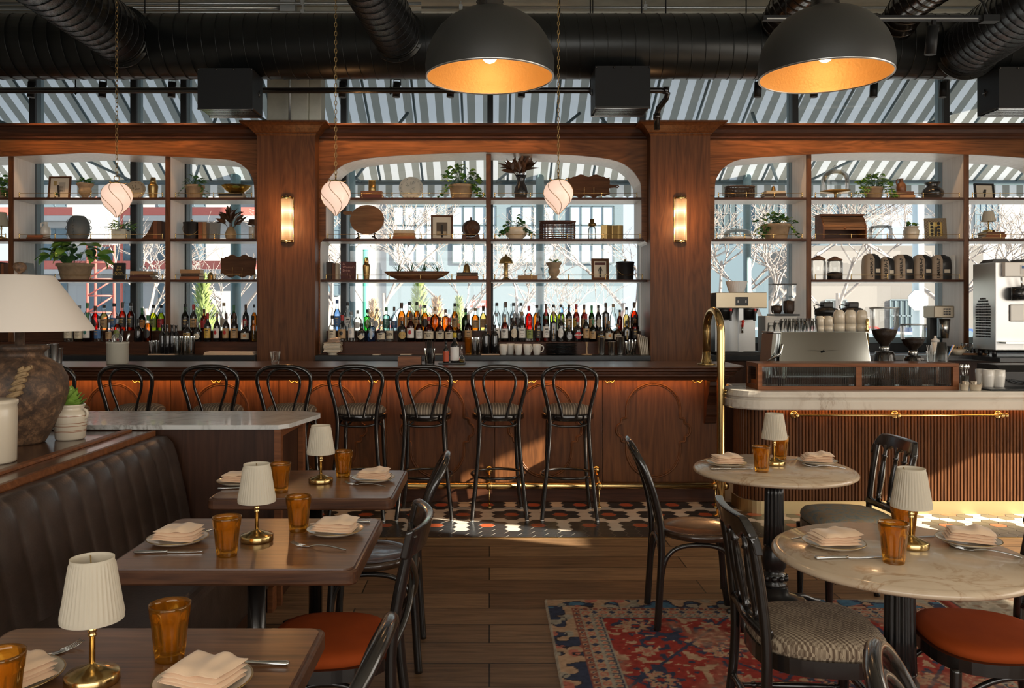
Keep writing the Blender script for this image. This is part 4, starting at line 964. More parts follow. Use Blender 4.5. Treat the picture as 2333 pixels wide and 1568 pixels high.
spindle('black spindle-back chair with faded tapestry cushion right of the far round table', (1.87, 4.36, 0), PI/2 + 0.03, 'tapestry')
# ================================================================ TABLES
TZ = 0.743
def rect_table(y0, lab, ba=PI/4):
    t = thing('dining_table', lab, 'table', (-0.822, y0+0.333, 0), group='rectangular walnut tables'); W, Dp = 0.405, 0.333
    def rr(w, d, r, n=5):
        pts = []
        for sx, sy, a0 in ((1, -1, -PI/2), (1, 1, 0), (-1, 1, PI/2), (-1, -1, PI)):
            for i in range(n+1): a = a0 + PI/2*i/n; pts.append((sx*(w-r) + r*math.cos(a), sy*(d-r) + r*math.sin(a)))
        return pts
    def ring(lv):
        vs = []; fs = []; n = len(rr(W, Dp, 0.03))
        for ins, z in lv: vs += [(a, b, z) for a, b in rr(W-ins, Dp-ins, 0.03)]
        for j in range(len(lv)-1):
            for i in range(n): fs.append((j*n+i, j*n+(i+1) % n, (j+1)*n+(i+1) % n, (j+1)*n+i))
        return vs, fs, n
    vs, fs, n = ring([(0.018, TZ), (0.014, TZ)]); mb = MB(); mb.add(vs, fs); mb.add(vs[:n], [tuple(range(n))]); mb.build('tabletop', M['table_wood'], t)
    vs, fs, n = ring([(0.014, TZ), (0.012, TZ-0.005), (0.009, TZ-0.005), (0.004, TZ-0.004), (0.0, TZ-0.010), (0.0, TZ-0.044), (0.004, TZ-0.050), (0.04, TZ-0.050)]); mb = MB(); mb.add(vs, fs); mb.add(vs[-n:], [tuple(range(n))]); mb.build('edge_band', M['edge_wood'], t)
    for x in (-0.17, 0.17) if False else (0.0,):
        MB().lathe([(0.032, 0.04), (0.032, 0.40), (0.042, 0.41), (0.042, 0.43), (0.032, 0.44), (0.032, TZ-0.052)], (x, 0, 0), 18).build('column', M['black_lacq'], t)
    mb = MB(); mb.bx(-0.28, 0.28, -0.035, 0.035, 0.012, 0.040); mb.bx(-0.035, 0.035, -0.24, 0.24, 0.012, 0.040); mb.build('cross_base', M['black_metal'], t, bevel=0.01, rot=(0, 0, ba))
    mb = MB(); mb.bx(-0.2, 0.2, -0.03, 0.03, TZ-0.064, TZ-0.051); mb.bx(-0.03, 0.03, -0.2, 0.2, TZ-0.064, TZ-0.051); mb.build('top_bracket', M['black_metal'], t)
    return t
M['edge_wood'] = wood('table_edge_walnut', (0.030, 0.011, 0.006), (0.12, 0.05, 0.024), 'x', scale=1.5, r=0.3, coat=0.3)
rect_table(1.478, 'walnut dining table nearest the camera at bottom left', 0.0)
rect_table(2.612, 'walnut dining table second from the camera along the banquette')
rect_table(3.610, 'walnut dining table farthest from the camera along the banquette')
def round_table(X, Y, lab, fa=0.0):
    t = thing('round_table', lab, 'table', (X, Y, 0), group='round marble tables'); r = 0.412
    MB().lathe([(0, TZ), (r-0.030, TZ), (r-0.026, TZ-0.004), (r-0.018, TZ-0.005), (r-0.006, TZ-0.010), (r, TZ-0.018), (r, TZ-0.026), (r-0.012, TZ-0.034), (r-0.03, TZ-0.036), (0, TZ-0.036)], seg=72).build('marble_top', M['marble_tan'], t)
    bl = M['cast_iron']
    MB().lathe([(0.050, 0.33), (0.046, 0.45), (0.044, 0.60), (0.042, 0.66)], seg=80, fn=lambda q, z, a: q + 0.004*math.cos(a*14)).build('fluted_column', bl, t)
    MB().lathe([(0.044, 0.655), (0.055, 0.66), (0.056, 0.672), (0.046, 0.678), (0.058, 0.69), (0.06, 0.702), (0.10, 0.703), (0.10, 0.706)], seg=32).build('collar', bl, t)
    MB().lathe([(0.060, 0.12), (0.064, 0.14), (0.050, 0.15), (0.062, 0.17), (0.058, 0.19), (0.046, 0.20), (0.060, 0.225), (0.066, 0.26), (0.060, 0.30), (0.048, 0.325), (0.054, 0.332), (0.050, 0.34)], seg=32).build('urn', bl, t)
    mb = MB()
    for i in range(8):
        a = 2*PI*i/8; d = Vector((math.cos(a)*0.16, math.sin(a)*0.16, 1)); p = Vector((math.cos(a)*0.058, math.sin(a)*0.058, 0.205)); mb.leaf(p, d, 0.13, 0.050, bend=-0.9, fold=0.3, roll=PI if False else 0)
    for i in range(10): a = 2*PI*i/10; mb.sph((0.060*math.cos(a), 0.060*math.sin(a), 0.17), 0.016, 8, 6)
    mb.build('acanthus_leaf', bl, t)
    MB().lathe([(0.16, 0.035), (0.165, 0.05), (0.15, 0.062), (0.12, 0.068), (0.11, 0.08), (0.075, 0.092), (0.07, 0.12)], seg=40).build('base', bl, t)
    for i in range(4):
        a = fa + PI/2*i; c, s = math.cos(a), math.sin(a); MB().tube(smooth([(0.12*c, 0.12*s, 0.055), (0.18*c, 0.18*s, 0.052), (0.24*c, 0.24*s, 0.022), (0.28*c, 0.28*s, 0.014)]), 0.014, 8).build('foot', bl, t)
    return t
M['cast_iron'] = pm('black_cast_iron', (0.012, 0.012, 0.012), 0.3, coat=0.4)
round_table(1.488, 4.36, 'round beige marble table farther from the camera, before the slatted counter', 0.3)
round_table(1.39, 2.825, 'round beige marble table nearer the camera at right')
# ================================================================ TABLEWARE
def tp(x, y, z=TZ): D = F*(EYE-z)/(y-HY); return (px(x, D), D, z)
def amber():
    t = NT('amber_glass'); t.n.remove(t.b)
    g = t.new('ShaderNodeBsdfGlass'); g.inputs[0].default_value = (1.0, 0.76, 0.28, 1); g.inputs['Roughness'].default_value = 0.02; g.inputs['IOR'].default_value = 1.25
    tr = t.new('ShaderNodeBsdfTransparent'); tr.inputs[0].default_value = (1.0, 0.76, 0.28, 1); m = t.new('ShaderNodeMixShader'); m.inputs[0].default_value = 0.55
    df = t.new('ShaderNodeBsdfTranslucent'); df.inputs[0].default_value = (1.0, 0.40, 0.025, 1); m3 = t.new('ShaderNodeMixShader'); m3.inputs[0].default_value = 0.24
    gl = t.new('ShaderNodeBsdfGlossy'); gl.inputs[0].default_value = (1, 0.9, 0.75, 1); gl.inputs['Roughness'].default_value = 0.03; fr = t.new('ShaderNodeFresnel'); m2 = t.new('ShaderNodeMixShader')
    t.link(g.outputs[0], m.inputs[1]); t.link(tr.outputs[0], m.inputs[2]); t.link(fr.outputs[0], m2.inputs[0]); t.link(m.outputs[0], m3.inputs[1]); dd = t.new('ShaderNodeBsdfDiffuse'); dd.inputs[0].default_value = (0.95, 0.33, 0.02, 1); m4 = t.new('ShaderNodeMixShader'); m4.inputs[0].default_value = 0.45; t.link(df.outputs[0], m4.inputs[1]); t.link(dd.outputs[0], m4.inputs[2]); t.link(m4.outputs[0], m3.inputs[2]); t.link(m3.outputs[0], m2.inputs[1]); t.link(gl.outputs[0], m2.inputs[2]); t.link(m2.outputs[0], t.out.inputs[0]); return t.mat
M['amber'] = amber()
def tumbler(mat, h=0.130, rt=0.0475, rb=0.0335):
    f = lambda q, z, a: q*(1 - 0.085*(abs(math.cos(a*4.5))**4 if 0.01 < z < h*0.74 else 0))
    out = [(0, 0.0), (rb*0.96, 0.0), (rb, 0.004), (rb*1.01, 0.012)] + [(rb + (rt-rb)*(z/h)*0.9, z) for z in np.linspace(0.02, h*0.70, 7)] + [(rb + (rt-rb)*0.72, h*0.735), (rb + (rt-rb)*0.82, h*0.77), (rt*0.985, h*0.95), (rt, h)]
    inn = [(rt-0.0025, h), (rt*0.955, h*0.9), (rb + (rt-rb)*0.70 - 0.003, h*0.72), (rb*0.92, 0.03), (rb*0.75, 0.018), (0, 0.016)]
    return MB().lathe(out + inn, seg=72, fn=f, cap=False)
def make_tumbler(loc, lab, rz): 
    o = tumbler(M['amber']).build('amber_tumbler', M['amber'], None, loc, rot=(0, 0, rz)); return tag(o, lab, 'glass', 'amber tumblers')
gl0 = None
for i, (x, y, lab) in enumerate([(387, 1502, 'amber ribbed tumbler on the nearest rectangular table, right of its lamp'), (517, 1266, 'amber ribbed tumbler left of the lamp on the middle rectangular table'), (680, 1210, 'amber ribbed tumbler right of the lamp on the middle rectangular table'),
        (639, 1121, 'amber ribbed tumbler left of the lamp on the farthest rectangular table'), (782, 1087, 'amber ribbed tumbler right of the lamp on the farthest rectangular table'), (1735, 1075, 'amber ribbed tumbler in front of the lamp on the far round table'),
        (1777, 1047, 'amber ribbed tumbler behind the lamp on the far round table'), (2036, 1282, 'amber ribbed tumbler in front of the lamp on the near round table'), (2060, 1228, 'amber ribbed tumbler behind the lamp on the near round table')]):
    L = tp(x, y)
    if gl0 is None: gl0 = make_tumbler(L, lab, 0.2)
    else: dup(gl0, L, 0.3*i, label=lab)
dup(gl0, (px(0, 1.66), 1.66, TZ), 0.7, label='amber ribbed tumbler cut by the bottom left corner of the picture')
def pleat():
    t = NT('pleated_ivory_shade'); t.base((0.72, 0.66, 0.54)); t.rough(0.8); t.b.inputs['Subsurface Weight'].default_value = 0.0
    tr = t.new('ShaderNodeBsdfTranslucent'); tr.inputs[0].default_value = (0.8, 0.72, 0.58, 1); m = t.new('ShaderNodeMixShader'); m.inputs[0].default_value = 0.35; t.link(t.b.outputs[0], m.inputs[1]); t.link(tr.outputs[0], m.inputs[2]); t.link(m.outputs[0], t.out.inputs[0]); return t.mat
M['pleat'] = pleat()
def table_lamp(loc, lab, proto=None):
    if proto: return dup(proto, loc, random.uniform(0, 6), label=lab)
    t = thing('table_lamp', lab, 'table lamp', loc, group='brass table lamps')
    MB().lathe([(0, 0), (0.055, 0), (0.057, 0.003), (0.057, 0.020), (0.054, 0.023), (0.030, 0.031), (0.008, 0.040), (0.0065, 0.043)], seg=36).build('base', M['brass'], t)
    MB().lathe([(0.0065, 0.04), (0.0065, 0.100), (0.009, 0.102), (0.009, 0.106), (0.007, 0.108), (0.0105, 0.114), (0.0105, 0.118), (0.007, 0.123), (0.009, 0.125), (0.009, 0.129), (0.0065, 0.131), (0.0065, 0.165), (0.012, 0.168), (0.012, 0.19), (0, 0.19)], seg=16).build('stem', M['brass'], t)
    n = 150; sh = lambda q, z, a: q*(1 + (0.030*math.cos(a*38 + 1.2*math.sin(3*a)) if 0.145 < z < 0.262 else 0))
    MB().lathe([(0.0655, 0.138), (0.0655, 0.144), (0.0645, 0.149), (0.059, 0.18), (0.053, 0.22), (0.047, 0.258), (0.0455, 0.264), (0.0455, 0.272), (0.0435, 0.272), (0.0435, 0.264), (0.0625, 0.145), (0.0635, 0.138)], seg=n, fn=sh, cap=False).build('shade', M['pleat'], t)
    mb = MB()
    for a in (0, 2.1, 4.2): mb.tube([(0.010*math.cos(a), 0.010*math.sin(a), 0.19), (0.02*math.cos(a), 0.02*math.sin(a), 0.25), (0.044*math.cos(a), 0.044*math.sin(a), 0.266)], 0.0015, 5)
    mb.build('shade_carrier', M['brass'], t); MB().sph((0, 0, 0.222), 0.017, 12, 8, sc=(1, 1, 1.25)).build('bulb', M['white'], t)
    return t
l0 = table_lamp(tp(210, 1555), 'small brass lamp with pleated ivory shade on the nearest rectangular table')
for x, y, w in ((585, 1232, 'on the middle rectangular table'), (731, 1100, 'on the farthest rectangular table'), (1764, 1059, 'on the far round table'), (2076, 1247, 'on the near round table')): table_lamp(tp(x, y), 'small brass lamp with pleated ivory shade ' + w, l0)
M['plate'] = pm('ivory_plate', (0.66, 0.58, 0.46), 0.22, coat=0.4)
def plate(loc, lab, proto=None):
    if proto: return dup(proto, loc, label=lab)
    t = thing('side_plate', lab, 'plate', loc, group='side plates')
    MB().lathe([(0, 0.0), (0.055, 0.0), (0.06, 0.003), (0.085, 0.008), (0.104, 0.019), (0.1045, 0.0205), (0.102, 0.0205), (0.085, 0.012), (0.06, 0.007), (0, 0.006)], seg=48).build('dish', M['plate'], t)
    MB().lathe([(0.1015, 0.0207), (0.1048, 0.0209), (0.1052, 0.0195)], seg=48, cap=False).build('rim_band', M['brass_dull'], t)
    return t
def napkin_mesh(seed, w=0.155, d=0.112):
    rnd = random.Random(seed); mb = MB(); L = 4; nx, ny = 14, 8
    for k in range(L):                                # each fold of cloth: a thin pillow, rounded at the folded edge
        z0 = 0.0088*k; ox = rnd.uniform(-0.004, 0.004) + k*0.002; oy = rnd.uniform(-0.003, 0.003); vs = []; fs = []; wk = w*(1 - 0.03*k)
        for sgn in (0, 1):
            for j in range(ny+1):
                for i in range(nx+1):
                    u = i/nx; v = j/ny; x = (u-0.5)*wk + ox; y = (v-0.5)*d + oy
                    e = min(u, 1-u)*nx; e = min(1, e/1.5)**0.5; e2 = min(1, min(v, 1-v)*ny/1.2)**0.5; th = 0.0105*e*e2
                    bump_ = 0.006*(k+1)/L*mnoise.noise(Vector((x*22 + seed*3.1, y*22, k*0.25)))
                    lift = 0.010*(k/L)*max(0, u-0.55)*2.2 + (0.012*math.exp(-((u-0.62)/0.12)**2)*(k == L-1))*(0.5+0.5*v)
                    vs.append((x, y, 0.001 + z0 + bump_ + lift + (th if sgn else 0.0015*(1-e*e2))))
        n = (nx+1)*(ny+1)
        for j in range(ny):
            for i in range(nx): a = j*(nx+1)+i; q = (a, a+1, a+nx+2, a+nx+1); fs.append(q[::-1]); fs.append(tuple(c+n for c in q))
        edge = [i for i in range(nx+1)] + [j*(nx+1)+nx for j in range(1, ny+1)] + [ny*(nx+1)+i for i in range(nx-1, -1, -1)] + [j*(nx+1) for j in range(ny-1, 0, -1)]
        for a, b in zip(edge, edge[1:] + edge[:1]): fs.append((a, b, b+n, a+n))
        mb.add(vs, fs, 0, True)
    return mb
p0 = None
for i, (x, y, a, w) in enumerate([(462, 1566, 0.35, 'right of the lamp on the nearest rectangular table'), (28, 1556, 0.5, 'at the left edge on the nearest rectangular table'), (405, 1236, 0.12, 'at the banquette side of the middle rectangular table'), (763, 1216, 0.10, 'at the chair side of the middle rectangular table'),
        (545, 1103, 0.15, 'at the banquette side of the farthest rectangular table'), (850, 1096, 0.10, 'at the chair side of the farthest rectangular table'), (1655, 1061, -0.12, 'on the left side of the far round table'), (1861, 1057, 0.15, 'on the right side of the far round table'),
        (1899, 1246, -0.15, 'on the left side of the near round table'), (2206, 1240, 0.35, 'on the right side of the near round table')]):
    L = tp(x, y)
    p = plate(L, 'small ivory plate with folded napkin ' + w, p0); p0 = p0 or p
    o = napkin_mesh(i+1).build('napkin', M['linen'], None, (L[0], L[1], TZ+0.017), rot=(0, 0.03, -a), sub=1); tag(o, 'folded peach linen napkin on the plate ' + w, 'napkin', 'folded napkins')
def knife(loc, rz, lab):
    t = thing('table_knife', lab, 'knife', loc, rz, group='table knives')
    mb = MB(); mb.tube([(-0.115, 0, 0.006), (-0.11, 0, 0.006), (-0.06, 0, 0.006), (-0.015, 0, 0.006), (-0.005, 0, 0.006)], [(0.003, 0.007), (0.005, 0.010), (0.0045, 0.008), (0.004, 0.0065), (0.005, 0.006)], 10); mb.build('handle', M['steel'], t)
    MB().prism([(-0.005, -0.005), (0.03, -0.008), (0.09, -0.008), (0.11, -0.003), (0.113, 0.005), (-0.005, 0.005)], 0.0035, 0.0055, 'z').build('blade', M['steel'], t, bevel=0.0006); return t
def fork(loc, rz, lab):
    t = thing('table_fork', lab, 'fork', loc, rz, group='table forks')
    mb = MB(); mb.tube(smooth([(-0.105, 0, 0.004), (-0.095, 0, 0.005), (-0.05, 0, 0.011), (0.0, 0, 0.012), (0.035, 0, 0.004)]), [(0.0018, 0.004)]*0 or 0.0032, 8); mb.build('handle', M['steel'], t)
    mb = MB(); mb.tube(smooth([(0.03, 0, 0.005), (0.045, 0, 0.003), (0.062, 0, 0.0035)], 1), [(0.0015, 0.004), (0.0015, 0.009), (0.0015, 0.010), (0.0015, 0.0115)], 10)
    for k in range(4): y = -0.0095 + k*0.00633; mb.tube([(0.058, y, 0.0035), (0.085, y, 0.006), (0.108, y, 0.014)], [0.0016, 0.0014, 0.0009], 6)
    mb.build('tines', M['steel'], t); return t
def between(a, b): A, B = Vector(tp(*a)), Vector(tp(*b)); return tuple((A+B)/2), math.atan2(B.y-A.y, B.x-A.x)
for a, b, kind, w in [((300, 1262), (470, 1259), 'k', 'in front of the banquette-side plate on the middle rectangular table'), ((797, 1257), (657, 1242), 'f', 'in front of the chair-side plate on the middle rectangular table'), ((842, 1191), (705, 1196), 'k', 'behind the chair-side plate on the middle rectangular table'),
        ((455, 1222), (520, 1202), 'f', 'behind the banquette-side plate on the middle rectangular table'), ((497, 1116), (612, 1112), 'k', 'in front of the banquette-side plate on the farthest rectangular table'), ((883, 1111), (781, 1103), 'f', 'in front of the chair-side plate on the farthest rectangular table'),
        ((888, 1083), (790, 1087), 'k', 'behind the chair-side plate on the farthest rectangular table'), ((622, 1516), (470, 1512), 'k', 'behind the napkin plate on the nearest rectangular table'), ((30, 1525), (140, 1487), 'f', 'left of the lamp on the nearest rectangular table'),
        ((1613, 1071), (1722, 1069), 'k', 'in front of the left plate on the far round table'), ((1597, 1052), (1680, 1050), 'f', 'behind the left plate on the far round table'), ((1922, 1069), (1832, 1062), 'f', 'in front of the right plate on the far round table'), ((1886, 1047), (1786, 1050), 'k', 'behind the right plate on the far round table'),
        ((1851, 1275), (2018, 1272), 'k', 'in front of the left plate on the near round table'), ((1801, 1231), (1930, 1226), 'f', 'behind the left plate on the near round table'), ((2320, 1272), (2172, 1249), 'f', 'in front of the right plate on the near round table'), ((2222, 1222), (2086, 1227), 'k', 'behind the right plate on the near round table')]:
    L, r = between(a, b)
    (knife if kind == 'k' else fork)(L, r, ('silver knife lying ' if kind == 'k' else 'silver fork lying ') + w)
# ================================================================ RUGS
def vnoise(x, y, s):
    g = np.random.RandomState(s).rand(257, 257); xi = np.floor(x).astype(int); yi = np.floor(y).astype(int); fx = x-xi; fy = y-yi; fx = fx*fx*(3-2*fx); fy = fy*fy*(3-2*fy); A = lambda i, j: g[i % 257, j % 257]
    return (A(xi, yi)*(1-fx) + A(xi+1, yi)*fx)*(1-fy) + (A(xi, yi+1)*(1-fx) + A(xi+1, yi+1)*fx)*fy
def rug(name, lab, X0, X1, Y0, Y1, step, style):
    nx = int((X1-X0)/step)+1; ny = int((Y1-Y0)/step)+1; xs = np.linspace(X0, X1, nx); ys = np.linspace(Y0, Y1, ny); gx, gy = np.meshgrid(xs, ys)
    u = gx-X0; v = Y1-gy; w = X1-gx; d = np.minimum(np.minimum(u, v), w); al = np.where((v < u) & (v < w), gx, gy)
    red = np.array((0.24, 0.034, 0.026)); beige = np.array((0.36, 0.235, 0.15)); navy = np.array((0.035, 0.042, 0.072)); grey = np.array((0.27, 0.24, 0.19)); rose = np.array((0.36, 0.12, 0.085)); blue = np.array((0.06, 0.13, 0.20))
    c = np.empty(gx.shape + (3,)); c[:] = red
    def put(m, col): c[m] = col
    n1 = vnoise(gx*9, gy*9, 1); n2 = vnoise(gx*28, gy*28, 2); n3 = vnoise(gx*60, gy*60, 3); n4 = vnoise(gx*4, gy*4, 4); n5 = vnoise(gx*16+7, gy*16, 5)
    if style == 0:
        def frac(a, p): return np.abs(((a/p) % 1.0) - 0.5)*p
        # field: lattice of lines, palmettes and small flowers
        put(n2 > 0.74, beige); put((n2 < 0.20), navy); put(n3 > 0.90, beige)
        p = 0.62; a = (gx+gy*0.8)/p; b = (gx-gy*0.8)/p; put((np.abs((a % 1)-0.5) < 0.017) | (np.abs((b % 1)-0.5) < 0.017), navy)
        cx = (np.round(gx/0.36)*0.36); cy2 = np.round((gy+0.1)/0.30)*0.30-0.1; rr = np.hypot(gx-cx, (gy-cy2)*1.0); th = np.arctan2(gy-cy2, gx-cx); k = (np.round(gx/0.36) + np.round((gy+0.1)/0.30)) % 2
        pet = 0.085 + 0.022*np.cos(th*8); m = (rr < pet) & (k == 0); put(m & (n5 > 0.35), navy); put(m & (n5 <= 0.35), beige); put((rr < pet*0.72) & (k == 0), rose); put((rr < pet*0.62) & (k == 0), beige); put((rr < pet*0.42) & (k == 0) & (n2 > 0.45), navy); put((rr < pet*0.2) & (k == 0), red)
        pet = 0.042 + 0.014*np.cos(th*6); put((rr < pet) & (k == 1), beige); put((rr < pet*0.5) & (k == 1), rose)
        wear = np.clip((n4*0.7 + n1*0.5 - 0.73)*3.0, 0, 0.72)[..., None]; c[:] = c*(1-wear) + (np.array((0.30, 0.17, 0.115))*(0.7+0.5*n3[..., None]))*wear
        # inner guard borders
        q = frac(al, 0.045); b3 = (d >= 0.222) & (d < 0.268); put(b3, navy); e = np.hypot(q, d-0.245); put(b3 & (e < 0.016), beige); put(b3 & (e < 0.009), rose); put(b3 & (np.abs(frac(al+0.0225, 0.045)) < 0.005), grey)
        b2 = (d >= 0.172) & (d < 0.222); put(b2, beige); q = frac(al, 0.09); e = np.hypot(q, d-0.197); put(b2 & (e < 0.020), rose); put(b2 & (e < 0.011), beige); q2 = frac(al+0.045, 0.09); put(b2 & ((np.abs(q2) + np.abs(d-0.197)*0.9) < 0.020), navy)
        b1 = (d >= 0.130) & (d < 0.172); put(b1, np.array((0.20, 0.07, 0.05))); q = frac(al, 0.05); e = np.hypot(q, d-0.151); put(b1 & (e < 0.015), beige); put(b1 & (e < 0.008), navy)
        for e0 in (0.130, 0.172, 0.222, 0.268): put(np.abs(d-e0) < 0.0045, grey)
        # outer floral border on navy
        b0 = d < 0.130; put(b0, navy); f1 = vnoise(gx*17, gy*17, 11); f2 = vnoise(gx*13+4, gy*13, 12); put(b0 & (f1 > 0.52), beige); put(b0 & (f2 > 0.70), rose); put(b0 & (f2 < 0.22), grey); put(b0 & (np.abs(f1-0.52) < 0.03), np.array((0.03, 0.025, 0.03))); put(b0 & (v < 0.13) & (f1 < 0.40) & (f2 > 0.4), blue)
        put(d < 0.010, np.array((0.42, 0.36, 0.29)))
    else:
        c[:] = np.array((0.36, 0.31, 0.24)); put(n2 > 0.66, grey); put(n2 < 0.25, np.array((0.23, 0.17, 0.12))); put((n5 > 0.74), np.array((0.20, 0.13, 0.09)))
        put(d < 0.045, np.array((0.25, 0.05, 0.035))); put((d > 0.045) & (d < 0.06), np.array((0.06, 0.05, 0.05)))
    c *= (0.80 + 0.40*n3[..., None]); al4 = np.ones((nx*ny, 4), dtype=np.float32); al4[:, :3] = np.clip(c.reshape(-1, 3), 0, 1)
    z = 0.007 + 0.0015*vnoise(gx*30, gy*30, 8); z[0, :] = z[-1, :] = 0; z[:, 0] = z[:, -1] = 0.0
    gxj = gx.copy(); gyj = gy.copy(); gyj[-1, :] += 0.006*(vnoise(gx[-1]*120, gy[-1]*0, 6)-0.5); gxj[:, 0] += 0.004*(vnoise(gx[:, 0]*0, gy[:, 0]*9, 7)-0.5)
    co_ = np.stack([gxj, gyj, z], -1).reshape(-1, 3).astype(np.float32); me = bpy.data.meshes.new(name); me.vertices.add(nx*ny); me.vertices.foreach_set('co', co_.ravel())
    i = np.arange(nx-1)[None, :] + (np.arange(ny-1)*nx)[:, None]; f = np.stack([i, i+1, i+nx+1, i+nx], -1).reshape(-1, 4); nf = len(f)
    me.loops.add(nf*4); me.polygons.add(nf); me.loops.foreach_set('vertex_index', f.ravel()); me.polygons.foreach_set('loop_start', np.arange(nf)*4); me.polygons.foreach_set('use_smooth', np.ones(nf, dtype=bool)); me.update()
    ca = me.color_attributes.new('pattern', 'FLOAT_COLOR', 'POINT'); ca.data.foreach_set('color', al4.ravel())
    t = NT(name + '_wool'); at = t.new('ShaderNodeAttribute', attribute_name='pattern'); t.base(at.outputs['Color']); t.rough(0.95); t.b.inputs['Specular IOR Level'].default_value = 0.1; t.bump(t.noise(t.coord(), 260, 2), 0.4, 0.003)
    me.materials.append(t.mat); o = bpy.data.objects.new(name, me); COL.objects.link(o); return tag(o, lab, 'rug')
rug('persian_rug', 'worn red persian rug with navy floral border under the round tables', 0.295, 2.40, 1.60, 4.485, 0.0075, 0)
rug('worn_rug', 'faded beige rug with a narrow red edge at the far right', 2.415, 4.3, 1.8, 4.555, 0.012, 1)
# ================================================================ SHELF DISPLAY
DI = 8.58
def W(p): return p*DI/F
def at(x, k, dy=0.0): return (px(x, DI+dy), DI+dy, ZS[k])
BOOKC = [('brown', (0.13, 0.05, 0.022)), ('tan', (0.34, 0.19, 0.085)), ('dark', (0.035, 0.022, 0.016)), ('grey', (0.20, 0.21, 0.21)), ('rust', (0.26, 0.085, 0.03)), ('cream', (0.5, 0.43, 0.32)), ('maroon', (0.085, 0.02, 0.018)), ('black', (0.016, 0.015, 0.014))]
BM = {n: pm('book_'+n, c, 0.65, var=0.2) for n, c in BOOKC}
def book(loc, w, d, h, col, lab, rot=(0, 0, 0), group=None):
    """lying book: w wide, d deep, h thick; spine towards the room"""
    t = thing('book', lab, 'book', loc, rot=rot, group=group)
    mb = MB(); e = 0.003; mb.bx(-w/2, w/2, -d/2, d/2, 0, e); mb.bx(-w/2, w/2, -d/2, d/2, h-e, h); mb.bx(-w/2, w/2, -d/2, -d/2+e, e, h-e); mb.build('cover', BM[col], t)
    MB().bx(-w/2+0.004, w/2-0.004, -d/2+0.004, d/2-0.005, e+0.0004, h-e-0.0004).build('pages', M['paper'], t); return t
def stack(x, k, specs, where, dy=0.0):
    """specs bottom-up: (width px, thickness px, colour, x shift px); returns the top height"""
    z = ZS[k]; n = len(specs)
    for i, (w, h, c, sx) in enumerate(specs):
        pos = {1: 'lying'}.get(n) or ('bottom' if i == 0 else 'top' if i == n-1 else 'middle' if n == 3 else ('second from bottom', 'third from bottom')[i-1])
        lab = ('%s book lying flat %s' if n == 1 else '%s book, ' + pos + ' of the flat stack %s') % (c, where)
        book((px(x+sx, DI+dy), DI+dy, z+0.0005), W(w), 0.15, W(h)-0.001, c, lab, (0, 0, 0.04*((i*7) % 3 - 1)), 'books lying flat'); z += W(h)
    return z
def upright(x, k, w, h, col, lab, lean=0.0, dy=0.0, d=0.13):
    t = book((px(x, DI+dy), DI+dy, ZS[k]+0.0005), d, 1, 1, col, lab); bpy.data.objects.remove(t.children[0]); bpy.data.objects.remove(t.children[0])
    w, h = W(w), W(h); e = 0.003; mb = MB(); mb.bx(-w/2, -w/2+e, -d/2, d/2, 0, h); mb.bx(w/2-e, w/2, -d/2, d/2, 0, h); mb.bx(-w/2+e, w/2-e, -d/2, -d/2+e, 0, h); mb.build('cover', BM[col], t)
    MB().bx(-w/2+e+0.0003, w/2-e-0.0003, -d/2+e+0.0003, d/2-0.004, 0.003, h-0.004).build('pages', M['paper'], t)
    if lean: t.rotation_euler = (0, lean, 0); t.location.z += abs(math.sin(lean))*w/2
    t['group'] = 'upright books'; return t
def faceon(x, k, w, h, col, lab, dy=0.02):
    t = thing('book', lab, 'book', (px(x, DI+dy), DI+dy, ZS[k]+0.0005), rot=(-0.10, 0, 0)); w, h = W(w), W(h)
    mb = MB(); mb.bx(-w/2, w/2, 0, 0.003, 0, h); mb.bx(-w/2, w/2, 0.022, 0.025, 0, h); mb.bx(-w/2, -w/2+0.003, 0.003, 0.022, 0, h); mb.build('cover', BM[col], t); MB().bx(-w/2+0.004, w/2-0.004, 0.0035, 0.0215, 0.003, h-0.003).build('pages', M['paper'], t); return t
def frame(x, k, w, h, lab, mat, mats=('mat', 'art'), bw=5, lean=0.12, yaw=0.0, art=None, dy=0.0):
    t = thing('picture_frame', lab, 'picture', (px(x, DI+dy), DI+dy, ZS[k]+0.001), rot=(-lean, 0, yaw)); w, h, b = W(w), W(h), W(bw)
    MB().prism([(-w/2, 0), (w/2, 0), (w/2, h), (-w/2, h)], 0, 0.016, 'y', [[(-w/2+b, b), (w/2-b, b), (w/2-b, h-b), (-w/2+b, h-b)]]).build('frame', mat, t, bevel=0.002)
    MB().bx(-w/2+b*0.9, w/2-b*0.9, 0.008, 0.012, b*0.9, h-b*0.9).build('mount', M['paper'], t)
    if art: art(t, w, h, b)
    MB().bx(-0.01, 0.01, 0.016, 0.018, 0.0, h*0.6).build('easel_back', M['ink'], t, rot=(0.28, 0, 0), loc=(0, 0.0, 0)); return t
def patch(t, name, x0, x1, z0, z1, mat, y=0.0068): return MB().bx(x0, x1, y, y+0.001, z0, z1).build(name, mat, t)
